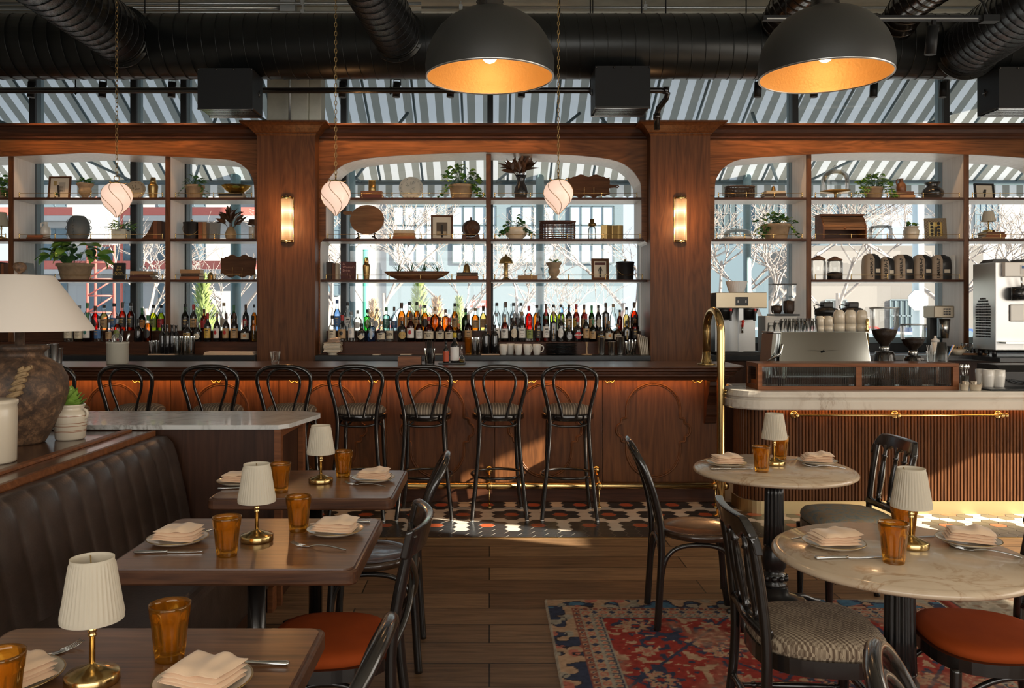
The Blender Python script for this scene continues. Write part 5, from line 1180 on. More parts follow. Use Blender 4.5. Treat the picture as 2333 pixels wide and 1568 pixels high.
POTS = {
 'urn': [(0.62, 0), (0.62, 0.10), (0.40, 0.14), (0.36, 0.20), (0.55, 0.30), (0.72, 0.42), (0.74, 0.55), (0.66, 0.66), (0.78, 0.80), (1.0, 0.94), (1.0, 1.0), (0.85, 1.0), (0.75, 0.9), (0, 0.88)],
 'flower': [(0.68, 0), (0.72, 0.04), (0.90, 0.80), (1.0, 0.82), (1.0, 0.98), (0.97, 1.0), (0.90, 1.0), (0.86, 0.9), (0, 0.88)],
 'bowl': [(0.5, 0), (0.52, 0.08), (0.80, 0.30), (1.0, 0.60), (0.97, 0.85), (0.90, 1.0), (0.82, 1.0), (0.80, 0.9), (0, 0.88)],
 'crock': [(0.72, 0), (0.80, 0.10), (0.92, 0.45), (0.95, 0.70), (0.80, 0.82), (0.78, 0.88), (0.92, 0.95), (0.92, 1.0), (0.76, 1.0), (0.7, 0.9), (0, 0.88)],
 'square': [(0.95, 0), (1.0, 0.06), (1.0, 1.0), (0.9, 1.0), (0.88, 0.88), (0, 0.86)]}
def pot(t, kind, r, h, mat, name='pot', sx=1.0, seg=32):
    mb = MB(); mb.M = Matrix.Scale(sx, 4, (1, 0, 0)); mb.lathe([(a*r, b*h) for a, b in POTS[kind]], seg=4 if kind == 'square' else seg, sm=kind != 'square', a0=PI/4 if kind == 'square' else 0, a1=2*PI+(PI/4 if kind == 'square' else 0)); mb.M = None
    mb.build(name, mat, t); q = MB(); q.M = Matrix.Scale(sx, 4, (1, 0, 0)); q.cyl((0, 0, h*0.86), r*0.8, h*0.07, 20); q.M = None; q.build('soil', M['soil'], t)
def foliage(t, seed, z0, spread, height, n, L, Wd, mats, stems=True, droop=0.6, bend=0.9, trail=0, sx=1.0, trail_len=0.15):
    rnd = random.Random(seed); mbs = [MB() for _ in mats]; st = MB()
    for i in range(n):
        a = rnd.uniform(0, 2*PI); q = rnd.random()**0.6; r = spread*q; h = height*(1-0.75*q**2)*rnd.uniform(0.55, 1.0)
        p = Vector((sx*r*math.cos(a), 0.75*r*math.sin(a), z0 + h)); st.tube([(0.25*p.x, 0.25*p.y, z0-0.01), (0.6*p.x, 0.6*p.y, z0+h*0.7), tuple(p)], 0.0016, 4)
        for _ in range(2):
            b = a + rnd.uniform(-1.3, 1.3); d = Vector((math.cos(b), math.sin(b), rnd.uniform(-0.2, droop))); mbs[rnd.randrange(len(mats))].leaf(p, d, L*rnd.uniform(0.7, 1.15), Wd*rnd.uniform(0.75, 1.15), bend=rnd.uniform(0.2, bend), fold=0.15, roll=rnd.uniform(-0.7, 0.7))
    for i in range(trail):
        s = rnd.choice((-1, 1)); x0 = s*spread*sx*rnd.uniform(0.35, 0.9); pts = [(x0*0.7, -0.03, z0), (x0, -0.07, z0+0.01)]; l = trail_len*rnd.uniform(0.4, 1); m = 5
        for j in range(m): pts.append((x0 + s*0.018*(j+1) + rnd.uniform(-0.01, 0.01), -0.085 + rnd.uniform(-0.01, 0.01), z0 - l*(j+1)/m))
        st.tube(pts, 0.0014, 4)
        for j in range(1, len(pts)):
            for _ in range(2):
                b = rnd.uniform(0, 2*PI); mbs[rnd.randrange(len(mats))].leaf(pts[j], (math.cos(b), -abs(math.sin(b)), rnd.uniform(-0.6, 0.2)), L*rnd.uniform(0.5, 0.85), Wd*rnd.uniform(0.6, 0.9), bend=0.5, fold=0.15)
    if stems and st.v: st.build('stems', M['leaf_dark'], t)
    for mb, m in zip(mbs, mats):
        if mb.v: mb.build('foliage', M[m], t, flip=False)
def plant(loc, lab, kind, r, h, mat, name='potted_plant', sx=1.0, **k):
    t = thing(name, lab, 'plant', loc); pot(t, kind, r, h, M[mat], sx=sx); foliage(t, z0=h*0.93, **k); return t
def lathe_thing(name, lab, cat, loc, parts, group=None, rot=None):
    t = thing(name, lab, cat, loc, group=group, rot=rot)
    for nm, prof, mat in parts: MB().lathe(prof, seg=32).build(nm, mat, t)
    return t
def shaker(x, k, h, w, lab):
    H, r = W(h), W(w)/2; t = thing('cocktail_shaker', lab, 'cocktail shaker', at(x, k))
    MB().lathe([(0.72*r, 0), (0.74*r, 0.01*H), (0.95*r, 0.45*H), (r, 0.60*H), (0.95*r, 0.66*H), (0.60*r, 0.74*H)], seg=28).build('body', M['brass_dull'], t); MB().lathe([(0.62*r, 0.74*H), (0.62*r, 0.80*H), (0.5*r, 0.97*H), (0.42*r, H), (0, H)], seg=24).build('cap', M['brass'], t); return t
def bucket(x, k, w, h, lab):
    r, H = W(w)/2, W(h); t = thing('ice_bucket', lab, 'ice bucket', at(x, k))
    MB().lathe([(0.88*r, 0), (0.90*r, 0.02*H), (0.98*r, 0.80*H), (r, 0.81*H), (r, 0.84*H)], seg=32).build('body', M['black_plastic'], t); MB().lathe([(1.02*r, 0.84*H), (1.02*r, 0.88*H), (0.7*r, 0.90*H), (0, 0.91*H)], seg=32).build('lid', M['black_plastic'], t)
    q = MB(); q.lathe([(0.10*r, 0.91*H), (0.06*r, 0.94*H)], seg=10); q.sph((0, 0, 0.97*H), 0.013, 10, 8); q.build('knob', M['brass'], t)
    MB().tube([(1.03*r*math.cos(a), -1.03*r*0.35*abs(math.sin(a)) - 0.6*r*math.sin(a), 0.72*H - 0.50*H*math.sin(a)) for a in [PI*i/20 for i in range(21)]], 0.0028, 6).build('handle', M['brass'], t); return t
def wavy(x, k, w, h, lab, handle=None, stand=True, hz=0.5, dy=0.02):
    t = thing('serving_board', lab, 'board', at(x, k, dy), rot=(-0.14, 0, 0)); w, h = W(w), W(h); n = 16; z0 = W(6) if stand else 0.002
    top = [(w/2 - w*i/n, z0 + h*(0.93 + 0.055*math.cos(3*2*PI*i/n*0.95+0.4) - (0.0 if 1 < i < n-1 else 0.12))) for i in range(n+1)]; bot = [(-w/2 + w*i/n, z0 + h*(0.06 - 0.05*math.cos(3*2*PI*i/n+0.8) + (0.0 if 1 < i < n-1 else 0.12))) for i in range(n+1)]
    side = [(-w/2-0.004, z0+h*0.65), (-w/2+0.006, z0+h*0.4)]; side2 = [(w/2-0.006, z0+h*0.4), (w/2+0.003, z0+h*0.65)]
    MB().prism(top + side + bot + side2, 0, 0.018, 'y').build('board', M['board'], t, bevel=0.005, ang=60)
    if handle: s = handle; zc = z0+h*hz; MB().prism([(s*w/2*0.98, zc-0.02), (s*(w/2+0.05), zc-0.011), (s*(w/2+0.085), zc-0.018), (s*(w/2+0.10), zc), (s*(w/2+0.085), zc+0.018), (s*(w/2+0.05), zc+0.011), (s*w/2*0.98, zc+0.02)], 0.002, 0.016, 'y', [[(s*(w/2+0.078)+0.007*math.cos(a), zc+0.007*math.sin(a)) for a in [2*PI*i/10 for i in range(10)]]]).build('handle', M['board'], t)
    if stand:
        q = MB()
        for sx in (-0.05, 0.05): q.tube([(sx, 0.09, 0.002), (sx, 0.022, 0.006), (sx, -0.006, 0.012), (sx, -0.018, 0.02), (sx, -0.02, 0.12), (sx, -0.022, 0.125)], 0.003, 6); q.sph((sx, -0.022, 0.128), 0.006, 8, 6)
        q.build('brass_stand', M['brass'], t)
    return t
def easel_plate(x, k, w, h, lab, rim, inner, deco, tilt=0.0):
    t = thing('display_plate', lab, 'plate', at(x, k, 0.03), rot=(-0.15, tilt, 0)); a, b = W(w)/2, W(h)/2; zc = b + 0.012
    def ell(s, n=40): return [(a*s*math.cos(2*PI*i/n), zc + b*s*math.sin(2*PI*i/n)) for i in range(n)]
    MB().prism(ell(1.0), 0.0, 0.010, 'y').build('rim', rim, t, bevel=0.004); MB().prism(ell(0.72), -0.0012, 0.0, 'y').build('well', inner, t)
    rnd = random.Random(int(x)); q = MB()
    for i in range(14): an = rnd.uniform(0, 2*PI); rr = rnd.uniform(0.05, 0.42); q.leaf((a*rr*math.cos(an), -0.0030, zc+b*rr*math.sin(an)), (math.cos(an), -0.02, math.sin(an)), W(7), W(3.2), bend=0.0, fold=0.0, n=3)
    for i in range(16): an = 2*PI*i/16; q.sph((a*0.84*math.cos(an), -0.001, zc+b*0.84*math.sin(an)), 0.0035, 6, 4)
    q.build('motif', deco, t, flip=False)
    q = MB()
    for sx in (-0.03, 0.03): q.tube([(sx, 0.08, 0.0), (sx, 0.0, 0.006), (sx, -0.018, 0.012), (sx, -0.022, 0.028)], 0.003, 6)
    q.build('plate_stand', M['black_metal'], t); return t
def cluster(name, lab, cat, loc, n, seed, mats, pot_=None): pass
# -------- left bay
plant(at(3, 0), 'ivy plant cut by the left edge on the top shelf', 'flower', W(17), W(26), 'terracotta', seed=3, spread=W(17), height=W(34), n=30, L=0.055, Wd=0.05, mats=('leaf', 'leaf_light'), trail=6)
def art_doc(t, w, h, b):
    patch(t, 'print', -w*0.05, w*0.25, h*0.35, h*0.75, pm('faded_print', (0.40, 0.36, 0.30), 0.8)); patch(t, 'sketch', -w*0.28, -w*0.14, h*0.62, h*0.80, pm('ochre_sketch', (0.36, 0.25, 0.09), 0.8)); patch(t, 'sketch', -w*0.18, -w*0.06, h*0.2, h*0.32, M['leaf_dark'])
    for i in range(5): patch(t, 'text_line', -w*0.12, w*0.16, h*(0.36+0.05*i), h*(0.37+0.05*i), M['ink'], 0.0060)
frame(133, 0, 52, 55, 'dark framed document with small drawings on the top shelf of the left bay', M['board'], bw=4, art=art_doc, yaw=-0.05)
plant(at(194, 0), 'succulent in a weathered stone urn on the top shelf of the left bay', 'urn', W(19), W(37), 'terracotta', name='potted_succulent', seed=5, spread=W(12), height=W(14), n=14, L=0.06, Wd=0.028, mats=('leaf',), droop=1.2)
easel_plate(312, 0, 54, 44, 'large tilted oval plate with leaf pattern behind the left globe pendant', pm('stoneware_oatmeal', (0.42, 0.34, 0.24), 0.4), pm('stoneware_pale', (0.48, 0.40, 0.29), 0.4), M['leaf_brown'], tilt=-0.35)
shaker(349, 0, 51, 22, 'brass cocktail shaker beside the oval plate on the top left shelf')
plant(at(444, 0), 'leafy green plant in a rough clay pot on the top shelf beside the amber bowl', 'flower', W(22), W(33), 'terracotta', seed=7, spread=W(22), height=W(30), n=26, L=0.05, Wd=0.03, mats=('leaf_dark', 'leaf'), trail=3)
z = stack(532, 0, [(56, 7, 'cream', 0), (54, 7, 'black', -2)], 'under the amber glass bowl')
M['amber_thin'] = glass('amber_bowl_glass', (0.95, 0.72, 0.28))
t = thing('glass_bowl', 'scalloped amber glass bowl on two books at the right of the top left shelf', 'bowl', (px(538, DI), DI, z)); MB().lathe([(W(13), 0), (W(14), 0.004), (W(22), W(6)), (W(29), W(13)), (W(32), W(18)), (W(31), W(18)), (W(27), W(12)), (W(14), 0.008), (0, 0.006)], seg=48, cap=False, fn=lambda q, zz, a: q*(1+0.05*math.cos(a*12)*(zz/W(18)))).build('bowl', M['amber_thin'], t)
dup(l0, (px(3, DI), DI, ZS[1]), label='small ivory shaded lamp cut by the left edge on the second shelf', scale=1.05)
z = stack(88, 1, [(38, 5.5, 'brown', 0), (36, 5, 'rust', 1)], 'under the small white jug')
def jug(loc, r, h, mat, lab):
    t = thing('jug', lab, 'jug', loc); MB().lathe([(0.8*r, 0), (0.95*r, 0.08*h), (r, 0.35*h), (0.85*r, 0.58*h), (0.42*r, 0.74*h), (0.38*r, 0.92*h), (0.48*r, h), (0.36*r, h), (0.3*r, 0.9*h), (0, 0.7*h)], seg=24).build('body', mat, t)
    MB().tube(smooth([(-0.38*r, 0, 0.92*h), (-0.85*r, 0, 0.95*h), (-1.0*r, 0, 0.75*h), (-0.85*r, 0, 0.55*h)]), 0.008, 8).build('handle', mat, t); return t
jug((px(104, DI), DI, z), W(11), W(31), M['white'], 'small white jug on two books on the second shelf of the left bay')
t = thing('vase', 'round grey stoneware vase with ring handles on the second shelf', 'vase', at(179, 1)); M['stoneware_grey'] = pm('grey_stoneware', (0.11, 0.125, 0.13), 0.6, var=0.15)
MB().lathe([(W(15), 0), (W(17), 0.008), (W(23), W(14)), (W(24.5), W(26)), (W(23), W(40)), (W(17), W(51)), (W(13), W(54)), (W(13), W(55)), (W(11), W(55)), (W(11), W(50)), (0, W(48))], seg=36).build('body', M['stoneware_grey'], t)
for i, (zz, rr) in enumerate(((14, 23), (28, 24.5), (42, 22))):
    for a in (0, PI, -PI/2):
        c, s = math.cos(a), math.sin(a); q = MB(); q.tube([(c*(W(rr)+0.008+0.016*math.cos(b)), s*(W(rr)+0.008+0.016*math.cos(b)), W(zz)+0.020*math.sin(b)) for b in [2*PI*j/14 for j in range(14)]], 0.0032, 6, closed=True); q.build('ring_handle', M['stoneware_grey'], t)
plant(at(276, 1), 'fern in a square stone planter below the left globe pendant', 'square', W(22), W(24), 'concrete', name='potted_fern', seed=9, spread=W(26), height=W(20), n=34, L=0.085, Wd=0.016, mats=('leaf', 'leaf_light'), droop=0.9, bend=1.2)
t = thing('bookend', 'dark curved bookend leaning on two brown books at the second shelf', 'bookend', at(341, 1, -0.01)); MB().prism([(-W(17), 0), (W(13), 0), (W(13), W(42)), (W(10), W(39)), (W(6), W(28)), (W(-2), W(14)), (-W(12), W(4))], -0.05, 0.05, 'y').build('body', M['board'], t, bevel=0.004)
upright(359.5, 1, 9, 43, 'rust', 'rust upright book next to the dark curved bookend'); upright(369, 1, 9, 42, 'brown', 'brown upright book against the divider, right of the curved bookend')
bucket(437, 1, 38, 46, 'black ice bucket with brass handle on the second shelf of the left bay')
upright(461, 1, 9, 40, 'rust', 'rust upright book right of the left bay ice bucket'); upright(470.5, 1, 8, 40, 'tan', 'tan upright book, second from the left bay ice bucket'); upright(489, 1, 15, 39, 'grey', 'grey upright book with pale spine beside the magnolia vase', 0.05)
def magnolia(loc, lab, body, mat, zt, seed, n, L, spread):
    t = thing('vase_of_leaves', lab, 'vase', loc); MB().lathe(body, seg=30).build('vase', mat, t); rnd = random.Random(seed); mb = MB(); st = MB()
    for i in range(n):
        a = 2*PI*i/n*1.7 + rnd.uniform(-0.3, 0.3); e = rnd.uniform(0.25, 1.25); d = Vector((math.cos(a)*math.cos(e), 0.6*math.sin(a)*math.cos(e), math.sin(e))); p = Vector((0, 0, zt)) + d*spread*rnd.uniform(0.35, 0.8); st.tube([(0, 0, zt-0.05), tuple(p)], 0.003, 5)
        for j in range(4): b = d + Vector((rnd.uniform(-0.8, 0.8), rnd.uniform(-0.6, 0.6), rnd.uniform(-0.4, 0.6))); mb.leaf(p, b, L*rnd.uniform(0.75, 1.1), L*0.42, bend=rnd.uniform(-0.7, 0.6), fold=0.25, roll=rnd.uniform(-1, 1))
    mb.build('leaves', M['leaf_brown'], t, flip=False); st.build('stems', M['board'], t); return t
magnolia(at(526, 1), 'ribbed tan vase holding brown dried leaves on the second shelf of the left bay', [(W(9), 0), (W(12), W(6)), (W(13), W(15)), (W(9), W(25)), (W(5), W(29)), (W(5.5), W(31))], pm('tan_glaze', (0.40, 0.27, 0.14), 0.45), W(31), 4, 7, 0.14, 0.12)
t = thing('small_lamp', 'small lamp with brown shade half hidden behind the left pillar', 'lamp', at(576, 1)); MB().lathe([(W(9), 0), (W(9.5), W(28)), (W(8), W(30)), (W(2), W(32)), (W(2), W(36))], seg=24).build('base', M['white'], t); MB().lathe([(W(11), W(35)), (W(8.5), W(47)), (W(8.3), W(47)), (W(10.8), W(35))], seg=24, cap=False).build('shade', M['leaf_brown'], t)
upright(6, 2, 8, 40, 'dark', 'dark upright book at the left edge on the third shelf'); upright(13, 2, 7, 37, 'rust', 'rust upright book against the left divider on the third shelf')
upright(41, 2, 12, 38, 'dark', 'dark upright book right of the left divider on the third shelf'); upright(52, 2, 9, 37, 'rust', 'rust upright book leaning beside a grey one on the third shelf', -0.08); upright(66, 2, 16, 37, 'grey', 'grey leaning book left of the big broad leaved plant', -0.14)
plant(at(171, 2), 'big broad-leaved plant in an oval clay pot on the third left shelf', 'flower', W(30), W(38), 'terracotta', name='potted_plant', sx=1.42, seed=12, spread=W(55), height=W(62), n=24, L=0.175, Wd=0.105, mats=('leaf', 'leaf_light', 'leaf_dark'), droop=0.5, bend=1.5, trail=0)
b = faceon(270, 2, 27, 40, 'black', 'black book with gold cover lettering standing on the third left shelf')
text('cover_lettering', 'THE\nBAR\nBOOK', 0.030, M['gold'], b, (0, -0.0008, W(24)))
z = stack(328, 2, [(54, 7, 'brown', 0), (46, 6, 'maroon', -2), (52, 7, 'tan', 1)], 'under a little glass decanter in the left bay')
def decanter(loc, s, lab):
    t = thing('glass_decanter', lab, 'decanter', loc); MB().lathe([(0.028*s, 0), (0.040*s, 0.012*s), (0.044*s, 0.035*s), (0.036*s, 0.06*s), (0.014*s, 0.078*s), (0.010*s, 0.115*s), (0.014*s, 0.12*s)], seg=24).build('body', M['clear'], t); MB().lathe([(0.008*s, 0.118*s), (0.010*s, 0.125*s), (0.014*s, 0.135*s), (0.004*s, 0.155*s), (0, 0.158*s)], seg=16).build('stopper', M['clear'], t); return t
decanter((px(326, DI), DI, z), 0.8, 'little clear decanter on a stack of books in the left bay')
stack(438, 2, [(44, 8, 'rust', 0), (42, 7, 'dark', 1), (44, 9, 'tan', 0)], 'left of the small brass bell')
def bell(loc, s, lab):
    t = thing('brass_bell', lab, 'bell', loc); MB().lathe([(0.036*s, 0), (0.037*s, 0.004*s), (0.030*s, 0.02*s), (0.026*s, 0.055*s), (0.018*s, 0.072*s), (0.006*s, 0.078*s)], seg=24).build('body', M['brass_dull'], t); q = MB(); q.tube([(0.011*s*math.cos(a), 0, 0.090*s+0.011*s*math.sin(a)) for a in [2*PI*i/14 for i in range(14)]], 0.0025*s, 6, closed=True); q.build('ring', M['brass_dull'], t); return t
bell(at(480, 2), 1.0, 'small brass bell left of the wavy board on the third left shelf')
wavy(541, 2, 80, 55, 'dark wavy-edged wooden board on the third shelf of the left bay', handle=None)
# -------- middle bay
z = stack(848, 0, [(50, 9, 'maroon', 0), (48, 9, 'brown', 0)], 'under the brass canister')
lathe_thing('brass_canister', 'brass canister on two books on the top middle shelf', 'canister', (px(848, DI), DI, z), [('body', [(W(8), 0), (W(8.5), 0.004), (W(8.5), W(23))], M['brass_dull']), ('lid', [(W(8.7), W(23)), (W(8.7), W(26)), (0, W(27))], M['brass'])])
easel_plate(936, 0, 56, 53, 'round plate with blue flower sprig on the top middle shelf', pm('pale_plate_rim', (0.45, 0.46, 0.42), 0.3), pm('pale_plate_well', (0.52, 0.53, 0.48), 0.3), pm('blue_glaze', (0.05, 0.10, 0.14), 0.4))
plant(at(1051, 0), 'bushy light green ivy in a clay pot on the top middle shelf', 'flower', W(30), W(33), 'terracotta', name='potted_ivy', seed=21, spread=W(42), height=W(52), n=52, L=0.06, Wd=0.055, mats=('leaf_light', 'leaf'), trail=7)
magnolia(at(1187, 0), 'black jug of brown magnolia leaves on the top middle shelf', [(W(10), 0), (W(14), W(6)), (W(16), W(16)), (W(14), W(28)), (W(9), W(38)), (W(9), W(46)), (W(13), W(56)), (W(12), W(56)), (0, W(45))], M['black_gloss'], W(54), 8, 12, 0.15, 0.17)
wavy(1342, 0, 96, 56, 'wavy-edged dark walnut board with handle on the top middle shelf', handle=1, hz=0.48)
t = thing('round_board', 'large round cutting board with handle beside the second globe pendant', 'board', at(835, 1, 0.02), rot=(-0.14, 0, 0)); R_ = W(39); zc = R_ + W(10)
M['board_round'] = wood('board_light', (0.10, 0.045, 0.02), (0.30, 0.15, 0.07), 'x', r=0.6, coat=0)
MB().prism([(R_*math.cos(a), zc + R_*0.88*math.sin(a)) for a in [2*PI*i/48 for i in range(48)]], 0, 0.02, 'y').build('board', M['board_round'], t, bevel=0.004, ang=60)
MB().prism([(-R_*0.92, zc+0.055), (-R_*1.25, zc+0.052), (-R_*1.42, zc+0.062), (-R_*1.42, zc+0.082), (-R_*1.25, zc+0.092), (-R_*0.88, zc+0.085)], 0.002, 0.018, 'y').build('handle', M['board_round'], t, bevel=0.003)
q = MB()
for s in (-1, 1): q.tube(smooth([(s*0.10, 0.06, 0.0), (s*0.085, 0.0, 0.03), (s*0.08, -0.015, 0.05), (s*0.09, -0.02, 0.075)]), 0.008, 8); q.tube(smooth([(s*0.11, -0.03, 0.0), (s*0.085, -0.02, 0.03), (s*0.06, -0.012, 0.04)]), 0.008, 8); q.build('board_stand', M['black_metal'], t); q = MB()
stack(922, 1, [(50, 7, 'rust', 0), (48, 8, 'tan', 0), (46, 6.5, 'cream', -1)], 'between the round board and the framed photograph')
def art_photo(t, w, h, b):
    M['sepia'] = pm('sepia_photo', (0.10, 0.07, 0.045), 0.6); patch(t, 'photo', -w*0.25, w*0.25, h*0.2, h*0.72, M['sepia']); patch(t, 'photo_light', -w*0.23, w*0.2, h*0.24, h*0.36, pm('sepia_light', (0.42, 0.32, 0.2), 0.6), 0.0055)
frame(1007, 1, 50, 58, 'framed old photograph on the second middle shelf left of the little barrel', M['board'], bw=4, art=art_photo, yaw=0.08)
t = thing('small_barrel', 'little wooden barrel on a cradle on the second middle shelf', 'barrel', at(1073, 1)); q = MB(); q.M = T4(0, 0, W(27)) @ R4(rz=0.35) @ R4(rx=-PI/2) @ T4(0, 0, -0.075)
q.lathe([(0, 0.006), (0.062, 0.006), (0.066, 0.0), (0.07, 0.0), (0.082, 0.045), (0.086, 0.075), (0.082, 0.105), (0.07, 0.15), (0, 0.15)], seg=32); q.M = None; q.build('barrel_body', M['barrel'], t)
q = MB(); q.M = T4(0, 0, W(27)) @ R4(rz=0.35) @ R4(rx=-PI/2) @ T4(0, 0, -0.075)
for zz, rr in ((0.012, 0.0755), (0.045, 0.0835), (0.105, 0.0835), (0.138, 0.0755)): q.lathe([(rr, zz-0.006), (rr+0.0015, zz-0.006), (rr+0.0015, zz+0.006), (rr, zz+0.006)], seg=32, cap=False)
q.M = None; q.build('hoop', M['black_metal'], t); q = MB(); q.tube([(0.02, -0.10, W(22)), (0.028, -0.125, W(22))], 0.007, 8); q.tube([(0.027, -0.12, W(26)), (0.027, -0.12, W(19))], 0.004, 6); q.lathe([(0.008, 0.0), (0.008, 0.02), (0.013, 0.028), (0, 0.03)], (0, 0, W(27)+0.084), 12); q.build('tap', M['board'], t)
q = MB()
for yy in (-0.05, 0.045): q.prism([(-0.095, 0), (-0.06, 0), (-0.045, 0.02), (0.045, 0.02), (0.06, 0), (0.095, 0), (0.085, 0.06), (0.065, 0.055), (0.04, 0.034), (0, 0.028), (-0.04, 0.034), (-0.065, 0.055), (-0.085, 0.06)], yy-0.008, yy+0.008, 'y')
q.build('cradle', M['red'] if False else M['barrel'], t)
plant(at(1176, 1), 'trailing round-leaved plant in a ribbed bowl on the second middle shelf', 'bowl', W(27), W(29), 'cream', seed=31, spread=W(26), height=W(30), n=20, L=0.042, Wd=0.04, mats=('leaf_dark', 'leaf'), trail=14, trail_len=0.10)
def basket(x, k, w, h, lab, mat, tall=0.0):
    t = thing('woven_basket', lab, 'basket', at(x, k)); w, h = W(w), W(h); d = 0.16; mb = MB(); rows = 9; n = 26
    def out(s, bul): return [(s*(w/2+bul)*(abs(math.cos(a))**0.6)*(1 if math.cos(a) >= 0 else -1), s*(d/2+bul)*(abs(math.sin(a))**0.6)*(1 if math.sin(a) >= 0 else -1)) for a in [2*PI*i/n for i in range(n)]]
    for j in range(rows): zz = 0.006 + (h-0.02)*j/(rows-1); mb.tube([(x_, y_ + 0.004*math.cos(i*PI + j*PI), zz) for i, (x_, y_) in enumerate(out(1.0, 0.004*math.sin(PI*j/(rows-1))))], 0.0042, 5, closed=True)
    mb.build('weave', mat, t); mb = MB()
    for x_, y_ in out(1.0, 0): mb.tube([(x_, y_, 0.0), (x_, y_, h-0.006)], 0.0045, 5)
    mb.build('stake', mat, t); MB().tube([(x_, y_, h-0.006) for x_, y_ in out(1.01, 0.002)], 0.008, 6, closed=True).build('rim', mat, t); MB().prism(out(0.97, 0), 0.001, 0.006, 'z').build('base', mat, t); return t
M['wicker'] = pm('red_brown_wicker', (0.075, 0.026, 0.016), 0.5); M['wicker_d'] = pm('dark_wicker', (0.045, 0.024, 0.013), 0.6)
basket(1270, 1, 80, 43, 'reddish-brown woven basket below the third globe pendant', M['wicker']); basket(1685, 0, 63, 30, 'dark woven basket on the top shelf of the right bay', M['wicker_d'])
lathe_thing('glass_bottle', 'slim clear glass bottle with brass cap on the second middle shelf', 'bottle', at(1349, 1), [('glass', [(W(9), 0), (W(9.5), 0.005), (W(9), W(25)), (W(6), W(32))], M['clear']), ('cap', [(W(9), W(32)), (W(9), W(35)), (W(8), W(39)), (W(5), W(40)), (W(5), W(48)), (0, W(48))], M['brass_dull'])])
t = thing('brass_book', 'open brass book sculpture at the right of the second middle shelf', 'ornament', at(1395, 1)); pts = [(-W(25), 0), (-W(13), -0.012), (0, 0.014), (W(13), -0.012), (W(25), 0), (W(25), 0.05), (-W(25), 0.05)]; MB().prism(pts, 0.001, W(34), 'z').build('body', M['brass_dull'], t, bevel=0.003)
upright(752, 2, 12, 41, 'dark', 'dark upright book against the left side of the middle bay, third shelf'); upright(763, 2, 8, 38, 'brown', 'brown upright book left of the white one in the middle bay'); upright(770, 2, 6, 38, 'cream', 'pale thin upright book left of the maroon cover', -0.03)
b = faceon(793, 2, 34, 43, 'maroon', 'maroon book with pink title standing on the third middle shelf'); M['pink'] = pm('pink_print', (0.62, 0.33, 0.27), 0.6)
text('cover_title', "A\nWoman's\nDrink", 0.034, M['pink'], b, (-W(13), -0.0008, W(30)), align='LEFT')
q = MB(); q.tube([(-0.01, -0.0012, W(4)), (-0.01, -0.0012, W(10)), (-0.004, -0.0012, W(13)), (-0.004, -0.0012, W(17))], 0.001, 4); q.tube([(0.022, -0.0012, W(3)), (0.022, -0.0012, W(8)), (0.034, -0.0012, W(15)), (0.010, -0.0012, W(15)), (0.022, -0.0012, W(8))], 0.001, 4); q.tube([(0.0, -0.0012, W(3)), (0.04, -0.0012, W(3))], 0.001, 4); q.build('cover_drawing', M['pink'], b)
shaker(835, 2, 52, 17, 'slim brass cocktail shaker on the third middle shelf beside the maroon book')
t = thing('dough_bowl', 'long dark wooden dough bowl filled with moss and spiky plants', 'planter', at(950, 2)); q = MB(); q.M = Matrix.Scale(4.4, 4, (1, 0, 0)); q.lathe([(0.03, 0), (0.045, 0.004), (0.068, 0.05), (0.078, 0.088), (0.074, 0.09), (0.06, 0.06), (0, 0.055)], seg=44); q.M = None; q.build('bowl', M['board'], t)
q = MB(); rnd = random.Random(5)
for i in range(900): a = rnd.uniform(0, 2*PI); r = rnd.random()**0.5; p = (0.27*r*math.cos(a), 0.06*r*math.sin(a), 0.074+0.014*(1-r)); d = Vector((rnd.uniform(-1, 1), rnd.uniform(-1, 0.4), rnd.uniform(0, 0.9))); q.leaf(p, d, 0.022, 0.0022, bend=1.0, fold=0.1, n=2)
o = q.build('moss', pm('dry_moss', (0.15, 0.12, 0.055), 0.9, var=0.4), t, flip=False); o['kind'] = 'stuff'
MB().lathe([(0.25, 0.0), (0.2, 0.016), (0, 0.02)], (0, 0, 0.058), 24).build('soil', M['soil'], t, rot=(0, 0, 0)).scale = (1, 0.22, 1)
for k, sx in enumerate((-42, -13, 15, 45)):
    q = MB(); rnd = random.Random(k+40)
    for i in range(11): a = rnd.uniform(0, 2*PI); e = rnd.uniform(0.75, 1.5); q.leaf((W(sx)+rnd.uniform(-0.01, 0.01), rnd.uniform(-0.01, 0.01), 0.075), (math.cos(a)*math.cos(e), math.sin(a)*math.cos(e)*0.6, math.sin(e)), rnd.uniform(0.09, 0.16), 0.011, bend=rnd.uniform(-0.2, 0.5), fold=0.3)
    q.build('spiky_plant', M['leaf_dark'], t, flip=False)
z = stack(1065, 2, [(50, 9, 'rust', 0), (48, 8, 'dark', 0)], 'under the domed brass bell'); bell((px(1063, DI), DI, z), 1.15, 'domed brass bell on two books on the third middle shelf')
lathe_thing('mushroom_lamp', 'brass lamp with ribbed mushroom shade on the third middle shelf', 'lamp', at(1153, 2), [('base', [(W(11), 0), (W(11), 0.006), (W(7), W(4)), (W(4), W(7)), (W(4.6), W(9)), (W(4.6), W(38)), (W(2), W(40))], M['brass_dull']), ('shade', [(W(16), W(38)), (W(16), W(39.5)), (W(14), W(46)), (W(9), W(52)), (W(3), W(55)), (W(1.5), W(58)), (0, W(60))], M['brass_dull'])])
z = stack(1202, 2, [(45, 10, 'tan', 0)], 'under the slender glass decanter'); decanter((px(1203, DI), DI, z), 0.95, 'slender clear decanter on one book beside the mushroom lamp')
